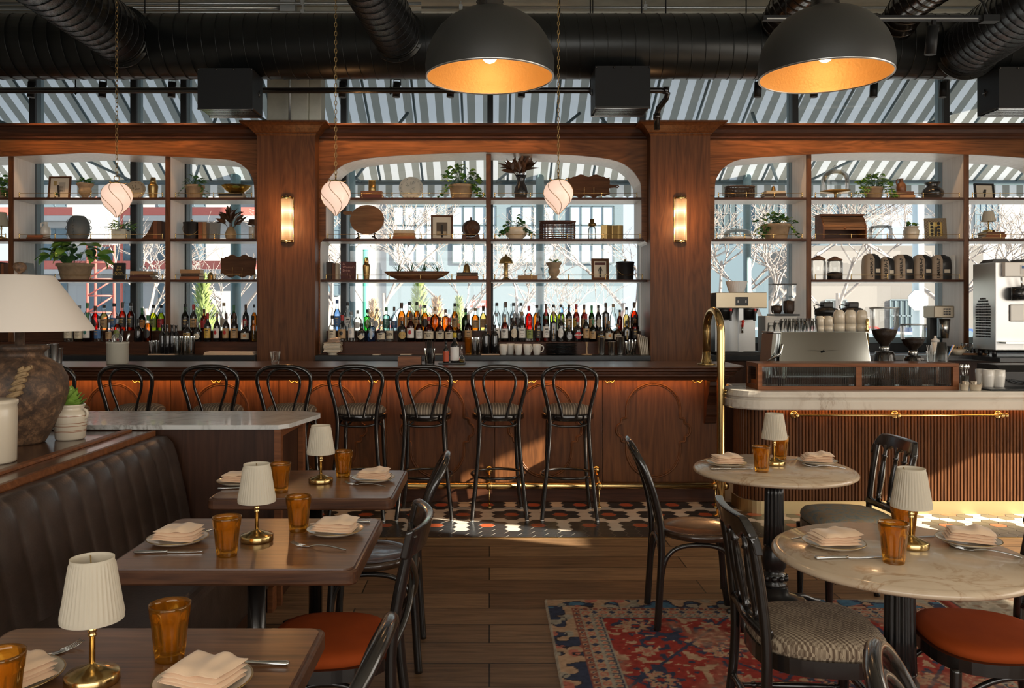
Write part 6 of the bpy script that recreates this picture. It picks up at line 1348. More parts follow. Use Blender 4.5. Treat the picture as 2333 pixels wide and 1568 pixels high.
plant(at(1262, 2), 'small green plant in a footed stone urn on the third middle shelf', 'urn', W(18), W(40), 'terracotta', seed=41, spread=W(10), height=W(12), n=10, L=0.06, Wd=0.02, mats=('leaf', 'leaf_light'), droop=1.1)
def art_dark(t, w, h, b): patch(t, 'card', -w*0.30, w*0.30, h*0.22, h*0.70, M['cream']); patch(t, 'card_top', -w*0.30, w*0.30, h*0.70, h*0.82, M['red'] if False else BM['maroon']); q = MB(); q.tube([(-w*0.12, 0.0058, h*0.42), (-w*0.05, 0.0058, h*0.56), (w*0.05, 0.0058, h*0.58), (w*0.12, 0.0058, h*0.42)], 0.003, 5); q.tube([(0, 0.0058, h*0.45), (0, 0.0058, h*0.27), (w*0.05, 0.0058, h*0.27)], 0.002, 5); q.build('drawing', M['ink'], t)
frame(1368, 2, 40, 50, 'brown framed umbrella drawing on the third middle shelf', M['board'], bw=6, art=art_dark)
bucket(1424, 2, 42, 47, 'black ice bucket with brass handle at the right end of the third middle shelf')
# -------- right bay
z = stack(1763, 0, [(50, 6.5, 'grey', 0), (48, 6, 'dark', -2), (44, 6, 'cream', -1)], 'under the bell on the top right shelf'); bell((px(1762, DI), DI, z), 0.75, 'little bronze bell on three books on the top right shelf')
t = thing('cake_stand', 'footed cake stand under a clear glass dome on the top right shelf', 'cake stand', at(1903, 0)); MB().lathe([(W(9), 0), (W(9), 0.005), (W(3), W(6)), (W(2.5), W(12)), (W(5), W(16)), (W(32), W(18)), (W(33), W(20)), (0, W(20))], seg=40).build('stand', M['brass_dull'], t); MB().lathe([(W(30), W(20)), (W(30), W(45)), (W(27), W(57)), (W(18), W(66)), (W(5), W(69)), (W(2), W(70)), (W(4), W(74)), (W(3), W(78)), (0, W(79))], seg=40, cap=False).build('glass_dome', M['clear'], t)
plant(at(1990, 0), 'dense bright ivy in a clay pot on the top shelf of the right bay', 'flower', W(22), W(28), 'terracotta', name='potted_ivy', seed=51, spread=W(38), height=W(38), n=64, L=0.045, Wd=0.042, mats=('leaf', 'leaf_light'), trail=10, trail_len=0.13)
z = stack(2055, 0, [(44, 9, 'tan', 0), (40, 8, 'brown', -1)], 'under the brown jug'); jug((px(2053, DI), DI, z), W(11), W(31), pm('brown_glaze', (0.17, 0.065, 0.025), 0.4), 'brown stoneware jug on two books beside the bright ivy')
lathe_thing('vase', 'round black vase with flared neck on the top right shelf', 'vase', at(2124, 0), [('body', [(W(14), 0), (W(22), W(6)), (W(24.5), W(15)), (W(21), W(24)), (W(13), W(29)), (W(12), W(32)), (W(18), W(39)), (W(16.5), W(39)), (W(10), W(32)), (0, W(28))], M['black_gloss'])])
def art_oval(t, w, h, b): patch(t, 'card', -w*0.2, w*0.2, h*0.25, h*0.72, M['paper']); q = MB(); [q.sph((0.004*(-1)**i, 0.0062, h*(0.36+0.11*i)), 0.012, 8, 6, sc=(1, 0.1, 0.8)) for i in range(3)]; q.build('drawing', M['ink'], t)
frame(2245, 0, 48, 38, 'small black scallop-framed drawing on the top right shelf', M['black_plastic'], bw=4, art=art_oval, yaw=0.1)
t = thing('glass_cloche', 'low glass cloche over a fluted dish on the second right shelf', 'cloche', at(1680, 1)); MB().lathe([(W(25), 0), (W(34), W(5)), (W(34), W(6)), (0, W(3))], seg=40, fn=lambda q, z, a: q*(1+0.02*math.cos(a*20))).build('dish', M['white'], t); MB().lathe([(W(31), W(6)), (W(31), W(14)), (W(27), W(22)), (W(10), W(26)), (W(3), W(27)), (W(4), W(31)), (0, W(33))], seg=40, cap=False).build('dome', M['clear'], t)
plant(at(1768, 1), 'ivy plant in a wide clay pot on the second right shelf', 'flower', W(33), W(36), 'terracotta', name='potted_ivy', seed=61, spread=W(42), height=W(30), n=44, L=0.055, Wd=0.048, mats=('leaf_dark', 'leaf', 'leaf_light'), trail=8, trail_len=0.16)
t = thing('bread_box', 'roll-top wooden bread box on the second shelf of the right bay', 'bread box', at(1915, 1, -0.02)); w, h = W(95), W(58); d = 0.11
side = [(-d, 0), (d, 0), (d, h*0.93), (-0.02, h*0.93), (-0.06, h*0.80), (-d*0.95, h*0.50), (-d, h*0.36)]
q = MB(); [q.prism(side, s*w/2-0.006, s*w/2+0.006, 'x') for s in (-1, 1)]; q.build('side_panel', M['frame_wood'], t); q = MB(); q.bx(-w/2, w/2, d-0.01, d, 0, h*0.9); q.bx(-w/2, w/2, -d, d, 0, 0.008); q.build('carcass', M['walnut_dark'], t); MB().bx(-w/2-0.012, w/2+0.012, -0.05, d, h*0.93, h).build('top_board', M['frame_wood'], t, bevel=0.003)
q = MB(); pp = [(-d*0.97, h*0.36), (-d*0.93, h*0.45), (-d*0.82, h*0.56), (-0.078, h*0.70), (-0.055, h*0.80), (-0.03, h*0.90)]
for a, b in zip(pp, pp[1:]): q.prism([(a[0], a[1]+0.002), (a[0]+0.012, a[1]+0.002), (b[0]+0.012, b[1]-0.001), (b[0]-0.002, b[1]-0.001)], -w/2+0.007, w/2-0.007, 'x')
q.build('roll_top', M['barrel_light'] if 'barrel_light' in M else M['board_round'], t); MB().sph((0.0, -d-0.004, h*0.42), 0.012, 10, 8).build('knob', M['frame_wood'], t)
def jar(x, k, w, h, lab, lid, fill=None):
    r, H = W(w)/2, W(h); t = thing('glass_jar', lab, 'jar', at(x, k)); MB().lathe([(0.92*r, 0), (r, 0.03*H), (r, 0.72*H), (0.9*r, 0.80*H), (0.9*r, 0.82*H)], seg=32).build('jar', M['clear'], t); MB().lathe([(0.94*r, 0.82*H), (0.97*r, 0.87*H), (0.45*r, 0.95*H), (0.2*r, H), (0, H)], seg=28).build('lid', lid, t)
    if fill: MB().lathe([(0.95*r, 0.02*H), (0.95*r, fill*H), (0.5*r, fill*H+0.012), (0, fill*H+0.008)], seg=24).build('coffee_beans', M['beans'], t)
    return t
M['beans'] = pm('coffee_beans', (0.035, 0.018, 0.010), 0.5, var=0.6, vscale=90, bump=1.0, bscale=130); M['lid_wood'] = pm('carved_lid', (0.17, 0.075, 0.035), 0.6, bump=0.5, bscale=50)
jar(2006, 1, 50, 36, 'wide clear glass jar right of the bread box', M['clear'])
plant(at(2076, 1), 'small succulent in a cream crock on the second right shelf', 'crock', W(18), W(31), 'cream', name='potted_succulent', seed=71, spread=W(13), height=W(12), n=16, L=0.045, Wd=0.03, mats=('leaf', 'leaf_light'), droop=1.2)
def art_yellow(t, w, h, b):
    patch(t, 'poster', -w*0.32, w*0.32, h*0.16, h*0.86, pm('mustard_print', (0.50, 0.33, 0.08), 0.7)); patch(t, 'poster_light', -w*0.30, -w*0.02, h*0.18, h*0.84, pm('pale_yellow_print', (0.6, 0.48, 0.2), 0.7), 0.0055); q = MB(); [q.sph((w*(-0.16 if i % 2 else 0.15), 0.0052, h*(0.28+0.16*(i//2))), 0.016, 8, 6, sc=(1, 0.1, 1)) for i in range(8)]; q.build('drawing', M['ink'], t)
def check():
    t = NT('checked_frame'); ck = t.new('ShaderNodeTexChecker'); ck.inputs['Scale'].default_value = 70; ck.inputs[1].default_value = (0.05, 0.035, 0.02, 1); ck.inputs[2].default_value = (0.30, 0.21, 0.11, 1); t.link(t.coord(), ck.inputs[0]); t.base(ck.outputs[0]); return t.mat
M['check'] = check(); frame(2133, 1, 48, 51, 'checkered frame around a yellow print on the second right shelf', M['check'], bw=9, art=art_yellow, yaw=-0.12)
z = stack(2256, 1, [(52, 6, 'tan', -2), (46, 6, 'rust', 4), (42, 6, 'brown', 2)], 'under the little lamp at far right')
dup(l0, (px(2252, DI), DI, z), label='little lamp with ivory shade on three books at far right', scale=(1.0, 1.0, 0.80))
jar(1864, 2, 33, 56, 'empty glass jar with carved brown lid left of the coffee bags', M['lid_wood']); jar(1902, 2, 34, 54, 'glass jar of dark coffee beans next to the coffee bags', M['lid_wood'], 0.30)
M['kraft'] = pm('kraft_bag', (0.36, 0.27, 0.19), 0.6, bump=0.3, bscale=25); M['foil'] = pm('black_foil', (0.015, 0.016, 0.018), 0.3, bump=0.8, bscale=30)
def coffee_bag(x, w, h, lab, yaw):
    t = thing('coffee_bag', lab, 'coffee bag', at(x, 2, -0.03), rz=yaw, group='coffee bags'); w, h = W(w)/2, W(h); d = 0.05
    def half(sgn, nm, mat):
        lv = [(0, 0.96), (0.1, 1.0), (0.5, 1.04), (0.8, 0.95), (0.93, 0.85), (0.97, 0.55), (1.0, 0.5)]; vs = []; fs = []; n = 5
        for zz, k in lv:
            dd = d*(1.0 if zz < 0.85 else (1-zz)/0.15*0.9 + 0.08)
            for p in ((0, -dd), (sgn*w*0.8*k, -dd*1.0), (sgn*w*k, -dd*0.7), (sgn*w*k, dd*0.8), (0, dd)): vs.append((p[0]*0.999, p[1], zz*h))
        for j in range(len(lv)-1):
            for i in range(n-1): fs.append((j*n+i, j*n+i+1, (j+1)*n+i+1, (j+1)*n+i))
        return MB().add(vs, fs, 0, True).build(nm, mat, t)
    half(-1, 'paper_side', M['kraft']); half(1, 'foil_side', M['foil'])
    text('lettering', 'UMBRIA-7', 0.046, M['ink'], t, (-w*0.42, -d-0.0035, h*0.46), rot=(PI/2, -PI/2, 0), bold=0.0008)
    MB().bx(w*0.15, w*0.75, -d-0.0025, -d-0.0010, h*0.28, h*0.42).build('label_tag', M['paper'], t); return t
for i, (x, w, h, yaw) in enumerate(((1985, 38, 60, 0.25), (2019, 30, 52, 0.05), (2056, 44, 58, 0.1), (2100, 40, 58, 0.1), (2142, 44, 57, 0.0))): coffee_bag(x, w, h, 'kraft and black coffee bag, %s of the five on the shelf' % ('leftmost', 'shortest, second from left', 'middle', 'fourth from left', 'rightmost')[i], yaw)
lathe_thing('white_canister', 'plain white canister at the right end of the coffee bag shelf', 'canister', at(2176, 2, 0.04), [('body', [(W(14), 0), (W(15), 0.005), (W(15), W(54)), (W(14), W(56)), (0, W(56))], M['white'])])
# ================================================================ BOTTLES
BP = {  # unit radius / unit height outlines of the glass
 's': [(0.0, 0), (0.93, 0), (1, 0.012), (1, 0.52), (0.93, 0.575), (0.60, 0.66), (0.40, 0.72), (0.36, 0.80), (0.36, 0.90)],
 'q': [(0.0, 0), (0.94, 0), (1, 0.015), (1, 0.46), (0.92, 0.54), (0.68, 0.61), (0.38, 0.66), (0.30, 0.72), (0.30, 0.85)],
 'k': [(0.0, 0), (0.96, 0), (1, 0.012), (1, 0.60), (0.95, 0.635), (0.5, 0.67), (0.36, 0.70), (0.36, 0.86)],
 'w': [(0.0, 0), (0.95, 0), (1, 0.012), (1, 0.58), (0.90, 0.66), (0.48, 0.745), (0.38, 0.79), (0.36, 0.97), (0.42, 0.975), (0.42, 1.0), (0, 1.0)]}
LQ = {'c': ('clear', None), 'b': ('pale blue', (0.50, 0.68, 0.92)), 'g': ('green', (0.35, 0.72, 0.30)), 'u': ('aqua', (0.55, 0.86, 0.82)), 'a': ('amber', (0.90, 0.42, 0.07)), 'o': ('orange-red', (0.93, 0.16, 0.03)), 'r': ('red', (0.75, 0.035, 0.02)), 'y': ('yellow-green', (0.78, 0.85, 0.13)),
      'p': ('pale gold', (0.93, 0.76, 0.38)), 'n': ('brown', (0.40, 0.10, 0.022)), 'd': ('dark', None), 'e': ('dark green', (0.05, 0.20, 0.035)), 'l': ('olive', (0.62, 0.60, 0.25))}
GL = {'c': (0.93, 0.95, 0.95), 'b': (0.85, 0.92, 0.98), 'g': (0.70, 0.90, 0.66), 'e': (0.22, 0.45, 0.20), 'n': (0.72, 0.48, 0.32)}
M['dark_glass'] = pm('near_black_bottle_glass', (0.008, 0.008, 0.009), 0.08, coat=0.6)
BG, BL = {}, {}
CC = {'k': ('black', (0.012, 0.012, 0.013)), 'r': ('red', (0.42, 0.02, 0.02)), 'w': ('cork', (0.36, 0.23, 0.12)), 'g': ('grey', (0.25, 0.26, 0.27)), 'n': ('brown', (0.09, 0.045, 0.025)), 'b': ('blue', (0.03, 0.08, 0.22)), 'e': ('green', (0.05, 0.20, 0.09)), 'c': ('cream', (0.6, 0.52, 0.4)), 'o': ('orange', (0.55, 0.17, 0.03))}
LC = {'c': ('cream', (0.60, 0.53, 0.40)), 't': ('tan', (0.44, 0.28, 0.13)), 'w': ('white', (0.72, 0.70, 0.66)), 's': ('silver', (0.45, 0.48, 0.52)), 'b': ('blue', (0.03, 0.12, 0.30)), 'r': ('red', (0.45, 0.02, 0.025)), 'k': ('black', (0.02, 0.018, 0.017)), 'g': ('green', (0.22, 0.27, 0.07)), 'y': ('yellow', (0.55, 0.36, 0.06)), 'o': ('orange', (0.55, 0.22, 0.04)), 'd': ('gold', (0.45, 0.30, 0.09)), 'u': ('teal', (0.05, 0.20, 0.16))}
def cm(tab, k, pre): 
    n = pre + tab[k][0]
    if n not in M: M[n] = pm(n.replace(' ', '_'), tab[k][1], 0.45)
    return M[n]
def gmat(k):
    if k == 'd': return M['dark_glass']
    n = 'bglass' + k
    if n not in M: M[n] = glass('bottle_glass_' + LQ[k][0].replace(' ', '_').replace('-', '_'), GL.get(k, GL['c']), 0.02)
    return M[n]
def lmat(k):
    n = 'liquid' + k
    if n not in M: M[n] = glass('liquor_' + LQ[k][0].replace(' ', '_').replace('-', '_'), LQ[k][1], 0.05, edge=tuple(q**1.5 for q in LQ[k][1]), spec=0.3)
    return M[n]
MESH = {}
def part_mesh(key, make, name, mat, parent):
    if key not in MESH: o = make().build(name, mat, parent, flip=not key[0] == 'label'); MESH[key] = o.data; return o
    o = bpy.data.objects.new(name, MESH[key]); COL.objects.link(o); o.parent = parent; return o
def label_mb(shape, z0, z1, half):
    mb = MB(); zc = (z0+z1)/2; hz = (z1-z0)/2
    if shape == 'r':
        n = 10; mb.add([(1.015*math.sin(a), -1.015*math.cos(a), z) for a in [-half + 2*half*i/n for i in range(n+1)] for z in (z0, z1)], [(2*i, 2*i+2, 2*i+3, 2*i+1) for i in range(n)])
    else:
        n = 24; P = []
        for i in range(n):
            b = 2*PI*i/n; c, s = math.cos(b), math.sin(b); k = 1.0 if shape == 'o' else 1/(abs(c)+abs(s)); P.append((half*c*k, zc + hz*s*k))
        vs = [(0, -1.015, zc)] + [(1.015*math.sin(a*q), -1.015*math.cos(a*q), zc + (z-zc)*q) for q in (0.5, 1.0) for a, z in P]
        fs = [(0, 1+i, 1+(i+1) % n) for i in range(n)] + [(1+i, 1+n+i, 1+n+(i+1) % n, 1+(i+1) % n) for i in range(n)]; mb.add(vs, fs, 0, True)
    return mb
ORD = 'first second third fourth fifth sixth seventh eighth ninth tenth eleventh twelfth thirteenth fourteenth fifteenth sixteenth seventeenth eighteenth nineteenth twentieth twenty-first twenty-second twenty-third twenty-fourth twenty-fifth twenty-sixth twenty-seventh twenty-eighth twenty-ninth thirtieth thirty-first thirty-second thirty-third thirty-fourth thirty-fifth thirty-sixth'.split()
def bottle(x, D, z, top, w, kind, col, cap, lab=None, shape='r', txt=None, desc='', group='', fill=0.0, mark=None):
    H = (z - pz(top, D)) * -1; r = w*D/F/2; t = thing('liquor_bottle' if kind != 'w' else 'wine_bottle', desc, 'bottle', (px(x, D), D, z), random.Random(int(x*3)).uniform(-0.25, 0.25), group); pr = BP[kind]
    sc = (r, r, H)
    def P(key, mk, nm, mat): o = part_mesh(key, mk, nm, mat, t); o.scale = sc; return o
    sq = 4 if kind == 'k' else 24
    def body(p, k=1.0):
        fn = (lambda q, zz, a: q*min(1.22, 1/max(abs(math.cos(a)), abs(math.sin(a))))**(0.75 if zz < 0.62 else 0)) if kind == 'k' else None
        return MB().lathe([(a*k, b) for a, b in p], seg=32 if fn else 22, fn=fn, cap=False)
    P(('b', kind, col), lambda: body(pr), 'glass_body', gmat(col))
    if LQ[col][1]:
        f = fill or 0.70; q = [(a, b) for a, b in pr if b < f]; a, b = pr[len(q)-1], pr[min(len(q), len(pr)-1)]
        rr = a[0] + (b[0]-a[0])*(f-a[1])/(b[1]-a[1]) if b[1] > a[1] else a[0]
        P(('l', kind, col, f), lambda: body([(u, v+0.004) for u, v in q] + [(rr, f), (0, f)], 0.95), 'liquor', lmat(col))
    if kind != 'w':
        zt = pr[-1][1]; cr = pr[-1][0]
        P(('c', kind, cap), lambda: MB().lathe([(0, zt-0.02), (cr*1.12, zt-0.02), (cr*1.12, 0.985), (cr*1.0, 1.0), (0, 1.0)], seg=14), 'cap', cm(CC, cap, 'cap_'))
        if kind == 's': P(('n', kind, cap), lambda: MB().lathe([(cr*1.04, 0.80), (cr*1.04, zt)], seg=14, cap=False), 'neck_foil', cm(CC, cap, 'cap_')) if cap in 'rne' else None
    if lab:
        zz = {'s': (0.13, 0.47), 'q': (0.12, 0.42), 'k': (0.10, 0.52)}[kind]; hw = 1.15 if shape == 'r' else 0.85
        P(('label', kind, lab, shape), lambda: label_mb(shape, zz[0], zz[1], hw), 'label', cm(LC, lab, 'label_'))
        if mark: P(('label', kind, mark, 'mark'), lambda: (lambda m: (m.v.__setitem__(slice(None), [(a*1.012, b*1.012, c) for a, b, c in m.v]), m)[1])(label_mb('o', zz[0]+(zz[1]-zz[0])*0.35, zz[0]+(zz[1]-zz[0])*0.78, 0.42)), 'label_mark', cm(LC, mark, 'label_'))
        else:
            def lines():
                m = MB()
                for i, (a, h) in enumerate(((0.55, 0.035), (0.4, 0.012), (0.6, 0.012), (0.3, 0.010))): zc = zz[0]+(zz[1]-zz[0])*(0.72-0.15*i); n = 4; m.add([(1.03*math.sin(q), -1.03*math.cos(q), c) for q in [-a*0.8 + 1.6*a*k/n for k in range(n+1)] for c in (zc, zc+h)], [(2*k, 2*k+2, 2*k+3, 2*k+1) for k in range(n)])
                return m
            if not txt and shape == 'r': P(('label', kind, lab, 'print', lab in 'kb'), lines, 'label_print', M['ink'] if lab not in 'kb' else M['gold'])
        if txt: text('label_text', txt, r*(1.0 if len(txt) < 4 else 0.62 if len(txt) < 7 else 0.42), M['ink'] if lab != 'r' else M['white_paper'], t, (0, -r*1.06, H*(zz[0]*0.45+zz[1]*0.55)), bold=0.0004)
    return t
def row(data, D, z, where, group):
    n = len(data)
    for i, d in enumerate(data):
        x, top, w, kind, col, cap = d[:6]; lab = d[6] if len(d) > 6 else None; shape = d[7] if len(d) > 7 else 'r'; txt = d[8] if len(d) > 8 else None; mark = d[9] if len(d) > 9 else None
        m = (n-1)//2
        pos = ORD[i] + ' from left' if i <= m else (ORD[n-1-i] + ' from right')
        nm = '%s bottle with %s%s, %s, %s' % (LQ[col][0], (LC[lab][0] + ' ' + {'r': '', 'o': 'oval ', 'd': 'diamond '}[shape] + 'label') if lab else CC[cap][0] + ' stopper', '', pos, where)
        bottle(x, D, z, top, w, kind, col, cap, lab, shape, txt, nm, group, mark=mark)
row([(757, 719, 18, 's', 'c', 'k', 'c'), (780, 718, 20, 's', 'c', 'r', 't', 'r', None, 'n' if False else 'k'), (801, 710, 16, 's', 'c', 'g', 'w', 'r', None, 's'), (824, 737, 22, 'q', 'd', 'k', 'c', 'd'), (846, 727, 20, 'k', 'b', 'g', 's', 'd'), (869, 732, 20, 'q', 'c', 'w', 'c'), (889, 725, 18, 's', 'c', 'k', 'c', 'r', 'GIN'), (916, 722, 21, 'q', 'd', 'o', 'd', 'o'), (936, 712, 18, 's', 'n', 'n', 'w', 'r', None, 'r'), (955, 722, 16, 's', 'n', 'k', 'w'), (977, 722, 24, 'q', 'n', 'r', 'c', 'r', "Maker's\nMark"), (1002, 723, 20, 'q', 'n', 'k', 'c'), (1024, 724, 20, 'q', 'n', 'r', 'c'), (1045, 737, 18, 'q', 'n', 'o', 'k', 'd'), (1067, 717, 18, 'q', 'n', 'w', 't'),
     (1131, 713, 16, 's', 'c', 'g', 'w'), (1150, 716, 18, 's', 'n', 'g', 'w'), (1171, 714, 18, 's', 'd', 'g', 'c', 'o'), (1189, 711, 17, 's', 'd', 'w', 'w'), (1207, 720, 15, 's', 'c', 'r', 'g'), (1226, 712, 16, 's', 'r', 'n', 'k'), (1244, 705, 16, 's', 'r', 'r', 'w'), (1261, 710, 15, 'k', 'd', 'w', 't'), (1278, 712, 16, 's', 'd', 'k', 'w', 'o'), (1296, 733, 17, 'q', 'd', 'c', 's', 'o'), (1316, 724, 19, 'q', 'd', 'r', 'r', 'o', 'AMARA'), (1335, 715, 16, 's', 'd', 'r', 't'), (1351, 728, 15, 's', 'e', 'e', 't'), (1369, 745, 17, 'q', 'd', 'k', 'd'), (1387, 731, 18, 'q', 'd', 'w', 'c', 'r', None, 'o'), (1407, 738, 18, 'q', 'p', 'w', 'c'), (1428, 730, 18, 'k', 'd', 'k', 'd'), (1447, 718, 17, 's', 'n', 'k', 'k')], 8.475, 1.2525, 'front row of middle bay', 'front row bottles, middle bay')
row([(768, 683, 17, 's', 'b', 'b', 'b'), (792, 689, 17, 's', 'c', 'k', 'w'), (815, 707, 19, 'q', 'c', 'g', 'w', 'o'), (837, 705, 16, 'k', 'g', 'k', 'g', 'o'), (858, 703, 16, 's', 'c', 'g', 's', 'o'), (880, 700, 17, 'k', 'u', 'e', 'u'), (898, 699, 16, 'q', 'c', 'n', 'b'), (915, 690, 18, 's', 'a', 'n', 'o'), (933, 688, 16, 's', 'a', 'k', 't'), (950, 688, 16, 's', 'a', 'k', 't'), (968, 695, 18, 's', 'a', 'k', 'k', 'o'), (991, 699, 22, 'q', 'a', 'w'), (1015, 705, 15, 'k', 'a', 'n'), (1036, 691, 15, 's', 'a', 'k', 'n' if False else 't'), (1061, 703, 19, 'q', 'e', 'k'), (1083, 702, 19, 's', 'a', 'w', 't'), (1101, 697, 16, 's', 'p', 'n', 't'),
     (1132, 690, 17, 's', 'c', 'k'), (1152, 688, 17, 's', 'c', 'n'), (1170, 690, 17, 's', 'c', 'k', 'k'), (1187, 690, 17, 's', 'c', 'k', 's'), (1205, 697, 18, 's', 'r', 'r'), (1223, 695, 18, 's', 'a', 'k'), (1244, 692, 15, 's', 'e', 'n'), (1261, 694, 17, 's', 'y', 'k'), (1278, 694, 17, 's', 'y', 'k', 'g'), (1296, 694, 15, 's', 'd', 'n', 't'), (1313, 693, 15, 's', 'n', 'r', 'y'), (1331, 694, 15, 's', 'n', 'n', 't'), (1348, 696, 14, 's', 'e', 'e', 't'), (1363, 695, 14, 's', 'd', 'k', 'c', 'o'), (1380, 690, 15, 'k', 'd', 'n', 'o', 'd'), (1397, 693, 16, 's', 'c', 'w'), (1412, 706, 13, 's', 'n', 'k'), (1427, 700, 15, 's', 'p', 'k'), (1445, 689, 18, 's', 'o', 'n', 'k')], 8.665, 1.3605, 'back row of middle bay', 'back row bottles, middle bay')
row([(156, 716, 19, 's', 'c', 'k', 'c'), (180, 722, 20, 's', 'l', 'k', 'c'), (199, 712, 19, 's', 'n', 'e', 'w', 'r', None, 'u'), (224, 720, 18, 's', 'c', 'k', 'b'), (249, 727, 16, 'q', 'c', 'n', 't'), (268, 720, 18, 's', 'o', 'k', 'g', 'o'), (315, 727, 19, 'q', 'd', 'k'), (337, 718, 18, 's', 'a', 'e', 'k', 'o'), (427, 731, 19, 'q', 'd', 'k', 'd'), (450, 733, 18, 'q', 'd', 'g', 'c', 'o'), (473, 714, 16, 's', 'd', 'r', 'y'), (494, 714, 15, 's', 'd', 't' if False else 'w', 'w', 'r', None, 'r'), (515, 714, 16, 's', 'd', 'n', 't', 'r', None, 'r'), (534, 714, 18, 's', 'd', 'n', 't'), (558, 731, 19, 'q', 'd', 'c', 'c', 'r', None, 'o'), (577, 720, 12, 'k', 'p', 'k')], 8.475, 1.2525, 'front row of left bay', 'front row bottles, left bay')
row([(144, 689, 17, 's', 'c', 'g'), (162, 697, 17, 's', 'c', 'e'), (181, 696, 19, 's', 'l', 'g'), (199, 690, 17, 's', 'c', 'e', 'w'), (217, 697, 17, 's', 'r', 'n', 'k', 'o'), (237, 695, 18, 's', 'p', 'k', 't'), (260, 691, 18, 's', 'c', 'k', 'b'), (279, 689, 17, 's', 'o', 'n', 'k'), (298, 690, 17, 's', 'o', 'k', 'k'), (324, 702, 15, 's', 'e', 'e', 'o'), (349.5, 695, 17, 's', 'y', 'k', 'g'), (367, 695, 17, 's', 'y', 'k', 'r'), (422, 693, 17, 's', 'e', 'k', 'k'), (441, 694, 16, 's', 'd', 'r', 't'), (465, 704, 15, 's', 'n', 'n', 'r'), (510, 690, 17, 's', 'c', 'w', 'c', 'o'), (533, 695, 15, 's', 'e', 'e', 't'), (560, 694, 15, 's', 'd', 'n', 'r', 'o'), (579, 694, 13, 's', 'a', 'k')], 8.665, 1.3605, 'back row of left bay', 'back row bottles, left bay')
# ================================================================ ON THE LOWER BACK COUNTER (top 1.130)
ZC, DC = 1.1305, 8.26
def cx_(x, D=DC, z=ZC): return (px(x, D), D, z)
def Wc(p, D=DC): return p*D/F
for i, (x, D, top) in enumerate(((370, 8.24, 740), (381, 8.215, 740), (392, 8.26, 740), (401, 8.29, 741))): bottle(x, D, ZC+0.012, top, 15, 'w', 'd', 'k', desc='tall black wine bottle, %s of four on the left back counter' % ('leftmost', 'second from left', 'third from left', 'rightmost')[i], group='black wine bottles')
for i, (x, D) in enumerate(((1107, 8.23), (1127, 8.25))): bottle(x, D, ZC+0.012, 740, 19, 'w', 'd', 'k', desc='tall black wine bottle, %s of the pair below the middle divider' % ('left', 'right')[i], group='black wine bottles')
def cloth_mat(x0, x1, D, lab, h=0.010, d=0.10, mat='linen', layers=2):
    mb = MB(); w = px(x1, D)-px(x0, D)
    for k in range(layers): mb.bx(-w/2+0.004*k, w/2-0.006*k, -d/2, d/2, h/layers*k + 0.0003, h/layers*(k+1)-0.0005)
    o = mb.build('bar_cloth', M[mat], None, (px((x0+x1)/2, D), D, ZC), bevel=0.002); return tag(o, lab, 'cloth')
cloth_mat(342, 404, 8.245, 'folded peach cloth under the four black wine bottles', d=0.13); cloth_mat(1096, 1138, 8.24, 'folded peach cloth under the pair of black wine bottles', d=0.12); cloth_mat(470, 583, 8.28, 'folded tan cloth lying on the left back counter by the pillar', 0.03, 0.16, 'linen', 3)
cg = None
def clear_glass(x, D, w, h, lab, z=ZC, mat='clear'):
    t = MB(); r = Wc(w, D)/2; H = Wc(h, D); t.lathe([(0, 0), (0.82*r, 0), (0.86*r, 0.006), (r, H)], seg=28, fn=lambda q, zz, a: q*(1-0.03*abs(math.cos(a*7)) if zz < H*0.85 else 1), cap=False); t.lathe([(r-0.002, H), (0.82*r, 0.012), (0, 0.011)], seg=28, cap=False)
    return tag(t.build('drinking_glass', M[mat], None, (px(x, D), D, z)), lab, 'glass', 'clear bar glasses')
for i, (x, D, y) in enumerate(((345, 8.22, 776), (357, 8.24, 777), (351, 8.31, 776))): clear_glass(x, D, 12, 32, 'clear glass %s left of the four black wine bottles' % ('in front', 'closest to them', 'at the back')[i])
for i, (x, D) in enumerate(((404, 8.22), (422, 8.22), (436, 8.25), (411, 8.32), (430, 8.32))): clear_glass(x, D, 17, 42, 'stacked clear tumbler, %s of the group right of the wine bottles' % ('front left', 'front centre', 'front right', 'rear left', 'rear right')[i])
o = tumbler(M['amber'], 0.172, 0.040, 0.028).build('amber_tumbler', M['amber'], None, cx_(1067)); tag(o, 'amber tumbler on the middle back counter beside the clear glasses', 'glass')
for i, (x, D) in enumerate(((1083, 8.22), (1092, 8.30))): clear_glass(x, D, 18, 40, 'clear glass %s the amber tumbler on the back counter' % ('just right of', 'behind and right of')[i])
mug = None
for i, (x, D, lab) in enumerate(((1147, 8.22, 'white mug nearest to the pair of wine bottles'), (1163, 8.31, 'white mug set back, second from the wine bottles'), (1181, 8.22, 'white mug in the middle of the row of five'), (1202, 8.22, 'white mug second from the black plates'), (1223, 8.22, 'white mug beside the stack of black plates'))):
    if mug is None:
        mug = thing('mug', lab, 'mug', cx_(x, D), group='white mugs on the back counter'); r = 0.041
        MB().lathe([(0, 0), (0.026, 0), (0.030, 0.004), (0.038, 0.05), (r, 0.085), (r, 0.108), (r-0.004, 0.108), (0.032, 0.03), (0, 0.012)], seg=32).build('cup', M['white'], mug); MB().tube(smooth([(0.037, 0, 0.09), (0.062, 0, 0.092), (0.068, 0, 0.065), (0.056, 0, 0.035), (0.034, 0, 0.028)]), 0.0055, 8).build('handle', M['white'], mug); mug.rotation_euler = (0, 0, 2.2)
    else: dup(mug, cx_(x, D), (0, 1.9, 2.0, -0.9, 0.0)[i], label=lab)
